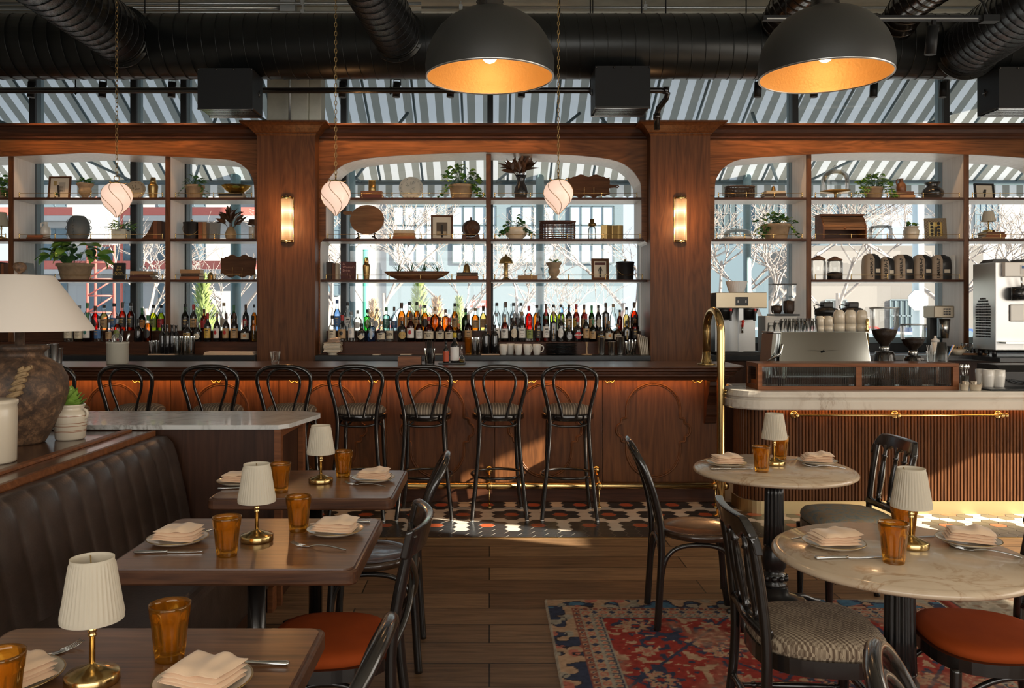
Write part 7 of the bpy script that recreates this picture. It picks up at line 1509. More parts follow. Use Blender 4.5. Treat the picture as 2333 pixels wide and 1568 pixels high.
for i in range(9):
    mb = MB(); mb.lathe([(0, 0.002), (0.10, 0.002), (0.155, 0.009), (0.163, 0.013), (0.160, 0.014), (0.10, 0.006), (0, 0.005)], seg=44); tag(mb.build('dinner_plate', M['black_gloss'], None, (px(1280, 8.27), 8.33, ZC + 0.0130*i)), 'black plate, %s in the stack on the middle back counter' % ('lowest', 'second from bottom', 'third from bottom', 'fourth from bottom', 'middle one', 'fourth from top', 'third from top', 'second from top', 'topmost')[i], 'plate', 'black dinner plates')
for i in range(7):
    o = MB().bx(-0.085, 0.085, -0.06, 0.06, 0.0, 0.0125).build('square_plate', M['cream'], None, (px(757, DC)+0.002*((i*3) % 4), DC+0.02, ZC + 0.028 + 0.0135*i), bevel=0.004, rot=(0, 0, 0.03*((i*5) % 3-1))); tag(o, 'small cream square plate, %s in the stack by the left pillar' % ('lowest', 'second from bottom', 'third from bottom', 'middle one', 'third from top', 'second from top', 'topmost')[i], 'plate', 'square plates')
o = MB().lathe([(0, 0), (0.05, 0), (0.042, 0.005), (0.042, 0.016), (0.06, 0.022), (0.06, 0.0265), (0, 0.0265)], seg=28).build('dish_foot', M['cream'], None, (px(757, DC), DC+0.02, ZC)); tag(o, 'pale round foot dish carrying the stack of square plates', 'dish')
o = napkin_mesh(77, 0.12, 0.10).build('napkin', M['linen'], None, (px(760, DC), DC+0.02, ZC + 0.125)); tag(o, 'peach napkins folded on top of the square plate stack', 'napkin')
lathe_thing('wooden_stand', 'slim pale wooden stand with flat foot between plates and steel tins', 'stand', cx_(1337), [('foot', [(0.0, 0), (0.058, 0), (0.05, 0.006), (0.012, 0.010), (0.007, 0.02), (0.006, 0.07), (0.014, 0.118), (0.017, 0.125), (0, 0.125)], pm('pale_wood', (0.45, 0.30, 0.17), 0.5))])
tin = None
for x, D, s, lab in ((1370, 8.22, 1.12, 'tall steel shaker tin nearest the wooden stand'), (1393, 8.22, 0.85, 'shorter steel shaker tin between two tall ones'), (1413, 8.24, 1.14, 'tall steel shaker tin beside the drinking glass')):
    if tin is None: tin = tag(MB().lathe([(0, 0), (0.030, 0), (0.031, 0.005), (0.042, 0.155), (0.0435, 0.157), (0.0415, 0.157), (0.03, 0.01), (0, 0.008)], seg=28).build('shaker_tin', M['steel'], None, cx_(x, D)), lab, 'shaker tin', 'steel shaker tins'); tin.scale = (1, 1, s)
    else: dup(tin, cx_(x, D), label=lab, scale=(1, 1, s))
clear_glass(1434, 8.22, 20, 31, 'empty clear glass right of the steel shaker tins'); clear_glass(1441, 8.32, 18, 34, 'clear glass behind, right of the steel shaker tins')
for i in range(5):
    o = MB().bx(-0.006, 0.006, -0.09, 0.0, 0, 0.205 - 0.008*i).build('menu', M['paper'], None, (px(1461 + 3.6*i, 8.30), 8.36, ZC+0.001), rot=(0, -0.16+0.02*i, 0)); tag(o, 'tan menu folder leaning by the right pillar, %s of five' % ('leftmost', 'second from left', 'middle', 'second from right', 'rightmost')[i], 'menu', 'leaning menus')
for i, (x0, x1, D) in enumerate(((850, 866, 8.25), (913, 938, 8.28), (991, 1008, 8.3))): o = MB().bx(-Wc(x1-x0)/2, Wc(x1-x0)/2, -0.05, 0.05, 0, 0.006).build('paper_coaster', M['paper'], None, cx_((x0+x1)/2, D)); tag(o, 'small paper coaster stack on the middle back counter, ' + ('left of the wooden box', 'above the wooden box', 'right of the straw glass')[i], 'coaster')
# ================================================================ ON THE BAR TOP (1.126)
ZB = 1.1265
def b_(x, D): return (px(x, D), D, ZB)
t = thing('utensil_crock', 'off-white straight crock holding bar tools on the bar top', 'crock', b_(268, 6.9)); MB().lathe([(0, 0), (0.083, 0), (0.086, 0.004), (0.086, 0.160), (0.089, 0.164), (0.089, 0.180), (0.083, 0.180), (0.08, 0.02), (0, 0.015)], seg=40).build('body', M['cream'] if False else pm('bone_glaze', (0.50, 0.48, 0.40), 0.35, coat=0.2), t)
MB().tube([(0.02+0.044*math.cos(a), -0.05, 0.205+0.044*math.sin(a)) for a in [2*PI*i/28 for i in range(28)]], 0.004, 6, closed=True).build('strainer_ring', M['steel'], tag(thing('strainer', 'round wire strainer standing in the off-white crock', 'strainer', b_(268, 6.9)), None))
st = [o for o in COL.objects if o.name.startswith('strainer') and o.type == 'EMPTY'][0]; q = MB()
for i in range(-4, 5): h = math.sqrt(max(0, 0.042**2-(i*0.0095)**2)); q.tube([(0.02+i*0.0095, -0.048, 0.205-h), (0.02+i*0.0095, -0.044, 0.205), (0.02+i*0.0095, -0.048, 0.205+h)], 0.0009, 4); q.tube([(0.02-h, -0.048, 0.205+i*0.0095), (0.02, -0.044, 0.205+i*0.0095), (0.02+h, -0.048, 0.205+i*0.0095)], 0.0009, 4)
q.build('wire_mesh', M['steel'], st); MB().tube([(0.02, -0.05, 0.161), (0.0, 0.0, 0.06), (-0.01, 0.02, 0.02)], 0.005, 8).build('handle', M['steel'], st)
for i, (dx, dy, lean, h, m, lab) in enumerate(((0.035, 0.0, 0.10, 0.27, 'black_plastic', 'black handled bottle opener standing in the off-white crock'), (0.055, 0.02, 0.32, 0.24, 'steel', 'steel tongs leaning right in the off-white crock'), (-0.035, 0.02, -0.12, 0.22, 'steel', 'steel bar spoon standing at left in the off-white crock'), (0.01, 0.035, 0.02, 0.235, 'black_plastic', 'black peeler standing at the back of the off-white crock'))):
    t = thing('bar_tool', lab, 'bar tool', (px(268, 6.9)+dx*0.6, 6.9+dy, ZB+0.018), rot=(0, lean*0.7, 0), group='bar tools in the crock'); MB().tube([(0, 0, 0), (0, 0, h*0.65)], 0.004, 6).build('shaft', M['steel'], t); MB().tube([(0, 0, h*0.6), (0, 0, h*0.75), (0, 0, h*0.95), (0, 0, h)], [0.007, 0.012, 0.013, 0.006], 10).build('handle', M[m], t)
for i, (x, D, s) in enumerate(((88, 6.85, 1.3), (105, 6.80, 1.34), (124, 6.83, 1.36), (134, 6.92, 1.05), (70, 6.9, 1.25))): dup(tin, b_(x, D), label='steel shaker tin under the lamp shade, ' + ('second from left', 'third from left', 'fourth from left', 'shortest and rightmost', 'leftmost')[i], scale=(0.8, 0.8, s*0.78))
def fluted(loc, lab):
    mb = MB(); mb.lathe([(0, 0), (0.026, 0), (0.028, 0.01), (0.036, 0.075), (0.042, 0.105)], seg=48, fn=lambda q, z, a: q*(1+0.05*math.cos(a*12)), cap=False); mb.lathe([(0.039, 0.105), (0.03, 0.03), (0, 0.025)], seg=48, fn=lambda q, z, a: q*(1+0.05*math.cos(a*12)), cap=False); return tag(mb.build('fluted_glass', M['clear'], None, loc), lab, 'glass')
fluted(b_(627, 6.75), 'small fluted clear glass alone on the bar top before the left pillar')
t = thing('wooden_box', 'small open walnut box on the bar top near the straw glass', 'box', b_(934, 6.72)); w, d, h = 0.092, 0.06, 0.070; q = MB(); [q.bx(*s) for s in ((-w, w, -d, -d+0.01, 0, h), (-w, w, d-0.01, d, 0, h), (-w, -w+0.01, -d+0.01, d-0.01, 0, h), (w-0.01, w, -d+0.01, d-0.01, 0, h))]; q.build('sides', M['frame_wood'], t); MB().bx(-w+0.01, w-0.01, -d+0.01, d-0.01, 0.0, 0.008).build('bottom', M['walnut_dark'], t)
clear_glass(979, 6.72, 26, 38, 'clear glass full of black straws on the bar top', z=ZB)
for i in range(12): a = 2.4*i; r = 0.006+0.0022*i; c, s = math.cos(a), math.sin(a); o = MB().tube([(r*0.6*c, r*0.6*s, 0.012), (r*1.5*c, r*1.5*s, 0.19+0.004*(i % 4))], 0.003, 6).build('straw', M['black_plastic'], None, b_(979, 6.72)); tag(o, 'black straw in the bunch standing in a clear glass on the bar', 'straw', 'black straws')
t = tag(MB().bx(-0.11, 0.11, -0.06, 0.06, 0, 0.012).build('tray', M['black_plastic'], None, b_(1030, 6.85), bevel=0.003), 'small dark tray carrying bitters bottles on the bar top', 'tray')
def bitters(x, D, w, H, body, cap, lab, labelm, z=ZB+0.0125):
    r = w*D/F/2; t = thing('bitters_bottle', lab, 'bottle', (px(x, D), D, z)); h = H*D/F
    MB().lathe([(0, 0), (r*0.95, 0), (r, 0.004), (r, 0.55*h), (0.85*r, 0.62*h), (0.42*r, 0.70*h), (0.40*r, 0.84*h)], seg=24, cap=False).build('glass_body', M[body], t); MB().lathe([(0.46*r, 0.82*h), (0.46*r, 0.98*h), (0, h)], seg=16).build('cap', cap, t); MB().lathe([(r*1.02, 0.06*h), (r*1.02, 0.52*h)], seg=24, cap=False).build('label', labelm, t)
bitters(1016, 6.83, 13, 50, 'dark_glass', M['black_plastic'], 'small dark bitters bottle with red label on the tray', pm('red_orange_label', (0.48, 0.08, 0.03), 0.6)); bitters(1036, 6.87, 20, 68, 'dark_glass', pm('yellow_cap', (0.55, 0.40, 0.04), 0.4), 'bitters bottle wrapped in white paper with yellow cap on the tray', M['white_paper'])
t = thing('glass_cruet', 'tiny clear cruet with amber liquid at the right of the tray', 'cruet', (px(1052, 6.83), 6.83, ZB+0.0125)); MB().lathe([(0, 0), (0.022, 0), (0.028, 0.02), (0.024, 0.04), (0.008, 0.06), (0.008, 0.10), (0.012, 0.105)], seg=20, cap=False).build('body', M['clear'], t); MB().lathe([(0, 0.002), (0.020, 0.002), (0.0255, 0.018), (0.024, 0.030), (0, 0.030)], seg=20, cap=False).build('liquid', lmat('p'), t); MB().lathe([(0.006, 0.10), (0.008, 0.12), (0.003, 0.14), (0, 0.142)], seg=10).build('stopper', M['steel'], t)
# ================================================================ FOREGROUND LEDGE: pottery lamp, succulent crock, cream jar
LZ = 0.9275
t = thing('pottery_lamp', 'large rustic pottery urn lamp with white cone shade on the ledge at left', 'table lamp', (px(27, 4.0)+0.05, 3.98, LZ))
def pottery():
    q = NT('burnished_pottery'); n = q.noise(q.coord(), 22, 8, 0.75, 0.4); n2 = q.noise(q.coord(), 3, 4, 0.6); f = q.math('ADD', q.math('MULTIPLY', n, 0.7), q.math('MULTIPLY', n2, 0.3)); q.base(q.ramp(f, [(0.36, (0.022, 0.015, 0.012)), (0.50, (0.085, 0.048, 0.028)), (0.62, (0.26, 0.145, 0.075))])); q.rough(0.6); q.bump(n, 0.5, 0.004); return q.mat
M['pottery'] = pottery()
MB().lathe([(0.0, 0), (0.105, 0), (0.112, 0.008), (0.150, 0.08), (0.195, 0.18), (0.212, 0.25), (0.208, 0.31), (0.180, 0.365), (0.130, 0.400), (0.105, 0.412), (0.100, 0.425), (0.112, 0.440), (0.126, 0.448), (0.126, 0.462), (0.11, 0.468), (0.09, 0.46), (0.03, 0.455), (0.022, 0.462), (0.022, 0.55), (0, 0.55)], seg=56).build('urn', M['pottery'], t)
MB().lathe([(0.325, 0.535), (0.322, 0.548), (0.150, 0.795), (0.142, 0.799), (0.136, 0.799), (0.140, 0.793), (0.315, 0.545), (0.318, 0.535)], seg=64, cap=False).build('shade', pm('white_linen_shade', (0.70, 0.64, 0.57), 0.85, bump=0.1, bscale=200, emit=(1.0, 0.82, 0.66), es=0.05), t)
q = MB(); q.tube([(0, 0, 0.55), (0, 0, 0.80)], 0.008, 8); q.lathe([(0.012, 0.80), (0.010, 0.81), (0.026, 0.825), (0.030, 0.84), (0.024, 0.858), (0, 0.864)], seg=20); q.build('finial', M['pottery'], t)
q = MB()
for k in range(5): a = -1.15 + k*0.05; q.tube([(0.216*math.cos(a+0.16*math.sin(j*0.9+k)), 0.216*math.sin(a+0.02*j), 0.25+0.028*k+0.012*math.sin(j+k)) for j in range(-8, 5)], 0.009, 6)
q.build('braided_rope', pm('straw_braid', (0.33, 0.22, 0.11), 0.8), t)
t = thing('potted_succulent', 'fresh green succulent in a striped cream crock on the ledge', 'plant', (px(160, 4.10), 4.10, LZ))
MB().lathe([(0, 0), (0.062, 0), (0.068, 0.006), (0.080, 0.11), (0.080, 0.130), (0.070, 0.142), (0.062, 0.148), (0.064, 0.158), (0.070, 0.166), (0.068, 0.172), (0.060, 0.170), (0.056, 0.15), (0, 0.148)], seg=40).build('pot', M['cream_gloss'] if 'cream_gloss' in M else pm('cream_crock', (0.64, 0.56, 0.44), 0.2, coat=0.5), t); MB().cyl((0, 0, 0.150), 0.056, 0.006, 20).build('soil', M['soil'], t)
q = MB()
for z, r in ((0.040, 0.0722), (0.046, 0.0728), (0.068, 0.0752), (0.082, 0.0766), (0.116, 0.0808)): q.lathe([(r+0.0006, z), (r+0.0008, z+0.0025)], seg=40, cap=False)
q.build('stripe', BM['rust'], t)
for s in (-1, 1): MB().tube([(s*(0.072+0.018*math.sin(a)), -0.01, 0.125+0.022*math.cos(a)) for a in [PI*i/10 for i in range(11)]], 0.007, 8).build('handle', M['cream'], t)
q = MB(); rnd = random.Random(8)
for i in range(44): a = 2.4*i; e = 0.35+1.0*(i/44); d = Vector((math.cos(a)*math.cos(e), math.sin(a)*math.cos(e), math.sin(e))); p = Vector((0.03*math.cos(a)*(1-i/60), 0.03*math.sin(a)*(1-i/60), 0.15+0.055*(i/44))); q.leaf(p, d, rnd.uniform(0.05, 0.07), 0.050, bend=rnd.uniform(-0.5, 0.1), fold=0.12, n=6)
q.build('foliage', M['leaf_light'], t, flip=False)
lathe_thing('cream_jar', 'tall cream ceramic jar cut by the left edge on the ledge', 'jar', (-2.06, 3.46, LZ), [('body', [(0, 0), (0.082, 0), (0.088, 0.006), (0.091, 0.22), (0.088, 0.235), (0.094, 0.245), (0.094, 0.258), (0.08, 0.262), (0, 0.262)], M['cream'])])
def reeded():
    t = NT('reeded_glass'); t.n.remove(t.b); r = t.new('ShaderNodeBsdfRefraction'); r.inputs['Color'].default_value = (0.85, 0.92, 0.92, 1); r.inputs['IOR'].default_value = 1.18; r.inputs['Roughness'].default_value = 0.03
    g = t.new('ShaderNodeBsdfGlossy'); g.inputs['Roughness'].default_value = 0.08; m = t.new('ShaderNodeMixShader'); m.inputs[0].default_value = 0.30; t.link(r.outputs[0], m.inputs[1]); t.link(g.outputs[0], m.inputs[2]); t.link(m.outputs[0], t.out.inputs[0]); return t.mat
# ================================================================ COFFEE STATION
MZ = 0.9705
t = thing('display_case', 'low walnut framed case with ribbed glass on the marble counter', 'display case', (0, 0, 0)); x0, x1, xm = 2.012, 3.52, px(1957, 6.25); y0, y1, z0, z1 = 6.25, 6.54, MZ, 1.168
q = MB(); q.bx(x0, x1, y0, y0+0.03, z0, z0+0.026); q.bx(x0, x1, y0, y0+0.03, z1-0.026, z1); [q.bx(a, b, y0, y0+0.03, z0+0.026, z1-0.026) for a, b in ((x0, x0+0.034), (xm-0.022, xm+0.022), (x1-0.045, x1))]; q.build('front_frame', M['frame_wood'], t, bevel=0.002)
q = MB(); [q.prism([(y0+0.03, z0), (y1, z0), (y1, z1), (y0+0.03, z1)], a, b, 'x', [[(y0+0.05, z0+0.03), (y1-0.03, z0+0.03), (y1-0.03, z1-0.03), (y0+0.05, z1-0.03)]]) for a, b in ((x0, x0+0.02), (x1-0.02, x1))]; q.bx(x0+0.02, x1-0.02, y0+0.03, y1, z1-0.012, z1); q.build('side_frame', M['frame_wood'], t)
n = int((x1-x0-0.08)/0.0065); q = MB(); q.add([(x0+0.034+0.0065*i + 0.0, y0+0.010+(0.006 if i % 2 else 0), z) for i in range(n) for z in (z0+0.026, z1-0.026)], [(2*i, 2*i+2, 2*i+3, 2*i+1) for i in range(n-1)], 0, False)
q.build('ribbed_glass', M['ribbed'] if 'ribbed' in M else reeded(), t, flip=False); MB().bx(x0+0.008, x0+0.012, y0+0.05, y1-0.03, z0+0.03, z1-0.03).build('side_pane', M['clear'], t)
# espresso machine (its polished back panel faces the room)
t = thing('espresso_machine', 'polished steel espresso machine with winged emblem behind the case', 'espresso machine', (0, 0, 0)); a0, a1, b0, b1 = px(1783, 6.62), px(1978, 6.62), px(1774, 6.60), px(1990, 6.60); zt = pz(756, 6.65)
M['mirror'] = pm('polished_steel', (0.70, 0.74, 0.72), 0.10, metal=1.0)
q = MB(); q.add([(b0, 6.60, 1.05), (b1, 6.60, 1.05), (a1, 6.655, zt), (a0, 6.655, zt), (b0, 6.66, 1.05), (b1, 6.66, 1.05), (a1, 6.70, zt), (a0, 6.70, zt)], [(0, 1, 2, 3), (4, 7, 6, 5), (0, 4, 5, 1), (1, 5, 6, 2), (2, 6, 7, 3), (3, 7, 4, 0)]); q.build('back_panel', M['mirror'], t, bevel=0.004)
MB().bx(a0-0.03, a1+0.03, 6.70, 6.94, 1.03, zt-0.012).build('body', M['steel_soft'], t, bevel=0.006); MB().bx(a0-0.06, a1+0.03, 6.655, 6.94, zt-0.011, zt).build('cup_tray', M['steel'], t); q = MB(); [q.cyl((x, y, MZ), 0.025, 0.06, 14) for x in (b0+0.06, b1-0.06) for y in (6.63, 6.88)]; q.build('foot', M['black_plastic'], t)
q = MB(); q.prism([(px(1735, 6.75)+0.03, 1.03), (b0-0.02, 1.03), (a0-0.035, zt-0.015), (px(1752, 6.75), zt-0.015)], 6.66, 6.92, 'y'); q.build('side_cheek', M['mirror'], t, bevel=0.008)
for z_, s in ((1.30, 1), ): MB().tube([(px(1742, 6.7), 6.63, 1.16), (px(1768, 6.7), 6.60, 1.22), (px(1772, 6.7), 6.60, 1.30)], 0.010, 8).build('steam_wand', M['steel'], t)
q = MB(); cx0 = px(1880, 6.58); [q.leaf((cx0, 6.612, 1.245), (s, -0.02, 0.10), 0.14, 0.014, bend=0.12, fold=0.1) for s in (-1, 1)]; q.sph((cx0, 6.612, 1.242), 0.010, 8, 6); q.build('wing_emblem', M['black_metal'], t, flip=False)
q = MB(); q.tube([(a1+0.025, 6.66, 1.05), (a1+0.02, 6.68, zt+0.02)], 0.008, 8); q.lathe([(0.012, 0), (0.016, 0.02), (0.008, 0.04), (0.013, 0.06), (0.01, 0.10), (0, 0.11)], (a1+0.02, 6.68, zt+0.0), 12); q.build('brass_knob', M['brass'], t)
for i, (x, D) in enumerate(((1757, 6.75), (1771, 6.71), (1786, 6.70), (1803, 6.70), (1820, 6.70), (1838, 6.70), (1854, 6.70), (1794, 6.83), (1812, 6.83), (1830, 6.83), (1847, 6.83))):
    r = 0.031; o = MB(); H = 0.105 if i > 1 else 0.07 + 0.02*i; o.lathe([(r, 0), (0.025, H-0.003), (0.023, H), (0, H)], seg=24, fn=lambda q_, z_, a: q_*(1+0.03*math.cos(a*9)), cap=False); o.lathe([(r-0.003, 0), (0.021, H-0.02), (0, H-0.02)], seg=24, cap=False)
    tag(o.build('upturned_glass', M['clear'], None, (px(x, D), D, zt+0.0005)), 'upturned glass on the espresso machine, %s' % (('shortest one at the far left', 'second from the far left') + tuple(ORD[k] + ' of five in the front row' for k in range(5)) + tuple(ORD[k] + ' of four in the rear row' for k in range(4)))[i], 'glass', 'upturned glasses on the espresso machine')
for i, (x, w, h) in enumerate(((1870, 19, 36), (1890, 19, 36), (1914, 25, 50), (1940, 25, 50), (1966, 24, 50))):
    r = w*6.72/F/2; H = h*6.72/F
    for j in range(2): z = zt + 0.0005 + H*0.36*j; hh = H*0.62; o = MB().lathe([(r, 0.0), (r, hh*0.55), (r*0.93, hh*0.82), (r*0.62, hh*0.97), (r*0.60, hh), (0, hh)], seg=28).build('coffee_cup', M['cream'], None, (px(x, 6.72), 6.74, z)) if j else MB().lathe([(r*0.99, 0.0), (r*0.99, H*0.355), (0, H*0.358)], seg=28).build('coffee_cup', M['cream'], None, (px(x, 6.72), 6.74, z)); tag(o, '%s cup of the upturned pair, %s pair on the espresso machine' % ('upper' if j else 'lower', ('leftmost small', 'second small', 'first large', 'middle large', 'rightmost large')[i]), 'cup', 'cream coffee cups')
# grinders
def grinder(x, w, ytop, yh, yb, lab, txt=None):
    D = 6.72; X = px(x, D); r = w*D/F/2; zt_, zh, zb = pz(ytop, D), pz(yh, D), MZ; t = thing('coffee_grinder', lab, 'coffee grinder', (X, D, zb), group='coffee grinders'); a, b = zh-zb, zt_-zb
    MB().lathe([(r*0.30, a), (r*0.36, a+0.02), (r*0.75, a+(b-a)*0.25), (r*0.97, a+(b-a)*0.5), (r, b-0.012)], seg=36, cap=False).build('hopper', M['clear'], t); MB().lathe([(r*1.03, b-0.012), (r*1.05, b-0.004), (r*0.9, b), (0, b+0.001)], seg=36).build('hopper_lid', M['galv'], t)
    c = a+(b-a)*0.42; MB().lathe([(0, a+0.004), (r*0.28, a+0.004), (r*0.33, a+0.02), (r*0.72, a+(b-a)*0.25), (r*0.90, c), (r*0.4, c+0.010), (0, c+0.018)], seg=32).build('coffee_beans', M['beans'], t)
    MB().lathe([(r*0.36, a-0.035), (r*0.36, a), (r*0.30, a+0.002)], seg=24).build('collar', M['steel'], t); MB().lathe([(r*0.80, 0), (r*0.85, 0.01), (r*0.82, a*0.5), (r*0.72, a*0.78), (r*0.62, a-0.04), (0, a-0.036)], seg=28).build('body', M['black_lacq'], t); MB().bx(-r*0.5, r*0.5, -r*1.0, -r*0.3, 0.0, 0.05).build('fork_rest', M['black_plastic'], t, bevel=0.004)
    if txt: text('lettering', txt, 0.020, M['white_paper'], t, (r*0.2, -r*0.86, 0.21))
    return t
grinder(2015, 61, 700, 790, 826, 'taller black coffee grinder with large glass bean hopper'); grinder(2080, 54, 738, 800, 826, 'shorter black coffee grinder with round glass hopper', 'eureka')
# brewer on the back counter
BZ = 1.1305
t = thing('coffee_brewer', 'steel twin coffee brewer with red tap lever on the back counter', 'coffee brewer', (px(1684, 8.3), 8.38, BZ)); w = 0.25; h = pz(667, 8.3)-BZ; q = MB(); q.bx(-w, w, -0.16, 0.2, h-0.155, h); q.build('head', M['brew'] if 'brew' in M else pm('warm_brushed_steel', (0.50, 0.42, 0.30), 0.3, metal=1.0), t, bevel=0.005)
MB().bx(-w*0.86, w*0.74, 0.0, 0.2, 0.03, h-0.156).build('column', M['steel_soft'], t); MB().bx(-w, w, -0.16, 0.2, 0.0, 0.028).build('base', M['black_plastic'], t); MB().bx(-0.06, 0.065, -0.166, -0.161, h-0.13, h-0.045).build('screen', M['black_gloss'], t, bevel=0.004)
q = MB(); [q.bx(a, a+0.012, -0.1675, -0.1662, h-0.10+0.012*k, h-0.092+0.012*k) for a in (-0.042, 0.035) for k in range(2)]; q.build('screen_icon', M['white_paper'], t)
for s, x in ((-1, -0.14), (1, 0.10)):
    MB().lathe([(0.052, h-0.27), (0.075, h-0.19), (0.085, h-0.16), (0, h-0.158)], (x, -0.08, 0), 20).build('filter_basket', M['black_plastic'], t); MB().bx(x+0.02, x+0.035, -0.19, -0.14, h-0.28, h-0.16).build('basket_handle', M['black_plastic'], t); MB().bx(x+0.019, x+0.036, -0.195, -0.15, h-0.185, h-0.158).build('red_latch', M['red'], t)
MB().bx(-0.020, 0.024, -0.14, -0.10, 0.03, h-0.156).build('tap_column', M['steel_soft'], t); q = MB(); q.tube([(0.005, -0.14, h-0.34), (0.005, -0.17, h-0.35), (0.005, -0.17, h-0.40)], 0.011, 8); q.build('tap', M['steel'], t); q = MB(); q.tube([(0.008, -0.16, h-0.34), (0.010, -0.175, h-0.29)], 0.011, 8); q.sph((0.010, -0.175, h-0.285), 0.016, 10, 8); q.build('tap_lever', M['red'], t)
t = tag(MB().lathe([(0.07, 0), (0.105, 0.115)], seg=96, fn=lambda q_, z_, a: q_*(1+0.03*math.cos(a*32)), cap=False).build('paper_filter', M['white_paper'], None, (px(1682, 8.3), 8.36, BZ+h+0.0005)), 'fluted white paper coffee filters standing on the brewer', 'coffee filter')
t = thing('bulk_grinder', 'tall coffee grinder with two clear bean hoppers beside the brewer', 'coffee grinder', (px(1790, 8.32), 8.42, BZ)); hb = pz(720, 8.32)-BZ; ht = pz(646, 8.32)-BZ; MB().bx(-0.21, 0.11, -0.12, 0.12, 0, hb).build('body', M['plaster'], t, bevel=0.01); MB().bx(-0.115, 0.13, -0.13, 0.12, hb+0.0005, hb+0.02).build('hopper_plate', M['black_plastic'], t)
for s in (-0.06, 0.065): q = MB(); q.lathe([(0.045, hb+0.021), (0.060, hb+0.05), (0.062, ht-0.14), (0.078, ht-0.12), (0.080, ht-0.012)], (s, 0, 0), 4, a0=PI/4, a1=2*PI+PI/4, sm=False, cap=False); q.build('hopper', M['clear'], t); MB().bx(s-0.060, s+0.060, -0.06, 0.06, ht-0.012, ht).build('hopper_lid', M['black_plastic'], t); MB().lathe([(0.040, hb+0.022), (0.054, hb+0.06), (0.054, hb+0.15 if s > 0 else hb+0.10), (0, hb+0.16 if s > 0 else hb+0.11)], (s, 0, 0), 12).build('coffee_beans', M['beans'], t)
for i, x in enumerate((1890, 1948)):
    r = 0.108; H = pz(708, 8.28)-BZ; t = thing('thermal_carafe', 'steel thermal coffee dispenser with black lid, %s one behind the cream cups' % ('left', 'right')[i], 'coffee dispenser', (px(x, 8.28), 8.36, BZ), group='thermal dispensers'); MB().lathe([(r*0.9, 0), (r, 0.01), (r, H-0.04)], seg=32).build('body', M['steel'], t); MB().lathe([(r*1.03, H-0.04), (r*1.05, H), (r*0.95, H+0.02), (r*0.5, H+0.035), (0, H+0.036)], seg=32).build('lid', M['black_plastic'], t); q = MB(); q.bx(-0.05, 0.05, -0.06, 0.04, H+0.03, H+0.085); q.build('pump', M['black_plastic'], t, bevel=0.01); MB().tube([(-r*1.0, 0, H+0.0), (-r*1.15, 0, H+0.05), (-r*0.9, 0, H+0.06), (-0.05, 0, H+0.05)], 0.006, 6).build('handle', M['black_plastic'], t); q = MB(); q.prism([(0.035, H-0.13), (0.075, H-0.13), (0.078, H-0.09), (0.055, H-0.07), (0.032, H-0.09)], -r-0.004, -r*0.85, 'y'); q.build('badge', cm(LC, 'u', 'label_'), t)
t = thing('drink_mixer', 'spindle drink mixer with steel cup at the right of the grinders', 'drink mixer', (px(2152, 8.28), 8.40, BZ)); hm = pz(697, 8.28)-BZ; MB().bx(-0.055, 0.055, -0.08, 0.10, 0, 0.03).build('base', M['black_metal'], t, bevel=0.006); MB().bx(-0.07, 0.0, 0.02, 0.09, 0.03, hm-0.10).build('post', M['black_metal'], t); q = MB(); q.bx(-0.10, 0.10, -0.12, 0.10, hm-0.12, hm); q.build('motor_head', M['brew2'] if 'brew2' in M else pm('bronze_grey', (0.30, 0.26, 0.20), 0.4, metal=0.6), t, bevel=0.01); q = MB(); [q.bx(-0.01+0.025*(k % 3), 0.008+0.025*(k % 3), -0.124, -0.1205, hm-0.04-0.025*(k//3), hm-0.026-0.025*(k//3)) for k in range(9)]; q.build('button', M['black_plastic'], t); MB().lathe([(0.035, 0.16), (0.052, hm-0.13)], (0.04, -0.05, 0), 24).build('mixing_cup', M['steel'], t)
# soft-serve machine
t = thing('soft_serve_machine', 'large stainless soft serve machine at the far right edge', 'ice cream machine', (0, 0, 0)); X0, X1, zt2, zb2 = px(2268, 7.85), 5.42, pz(597, 7.85), 1.19
MB().bx(X0, X1, 7.85, 8.22, zb2, zt2).build('cabinet', M['steel_soft'], t, bevel=0.008); q = MB()
for j in range(15):
    for i in range(13):
        if (i-6)**2/46 + max(0, j-9)**2/30 < 1: yy = 7.93+0.019*i; zz = zb2+0.12+0.026*j; q.bx(X0-0.0025, X0-0.0005, yy, yy+0.011, zz, zz+0.017)
q.build('vent_grille', M['black_metal'], t); MB().bx(X0+0.06, X1, 7.80, 7.849, zt2-0.14, zt2-0.005).build('control_panel', M['white'], t, bevel=0.006); q = MB(); q.bx(X0+0.20, X0+0.29, 7.7975, 7.7995, zt2-0.12, zt2-0.03); q.build('panel_sticker', M['white_paper'], t); MB().bx(X0+0.215, X0+0.255, 7.7955, 7.797, zt2-0.065, zt2-0.04).build('sticker_print', cm(LC, 'b', 'label_'), t)
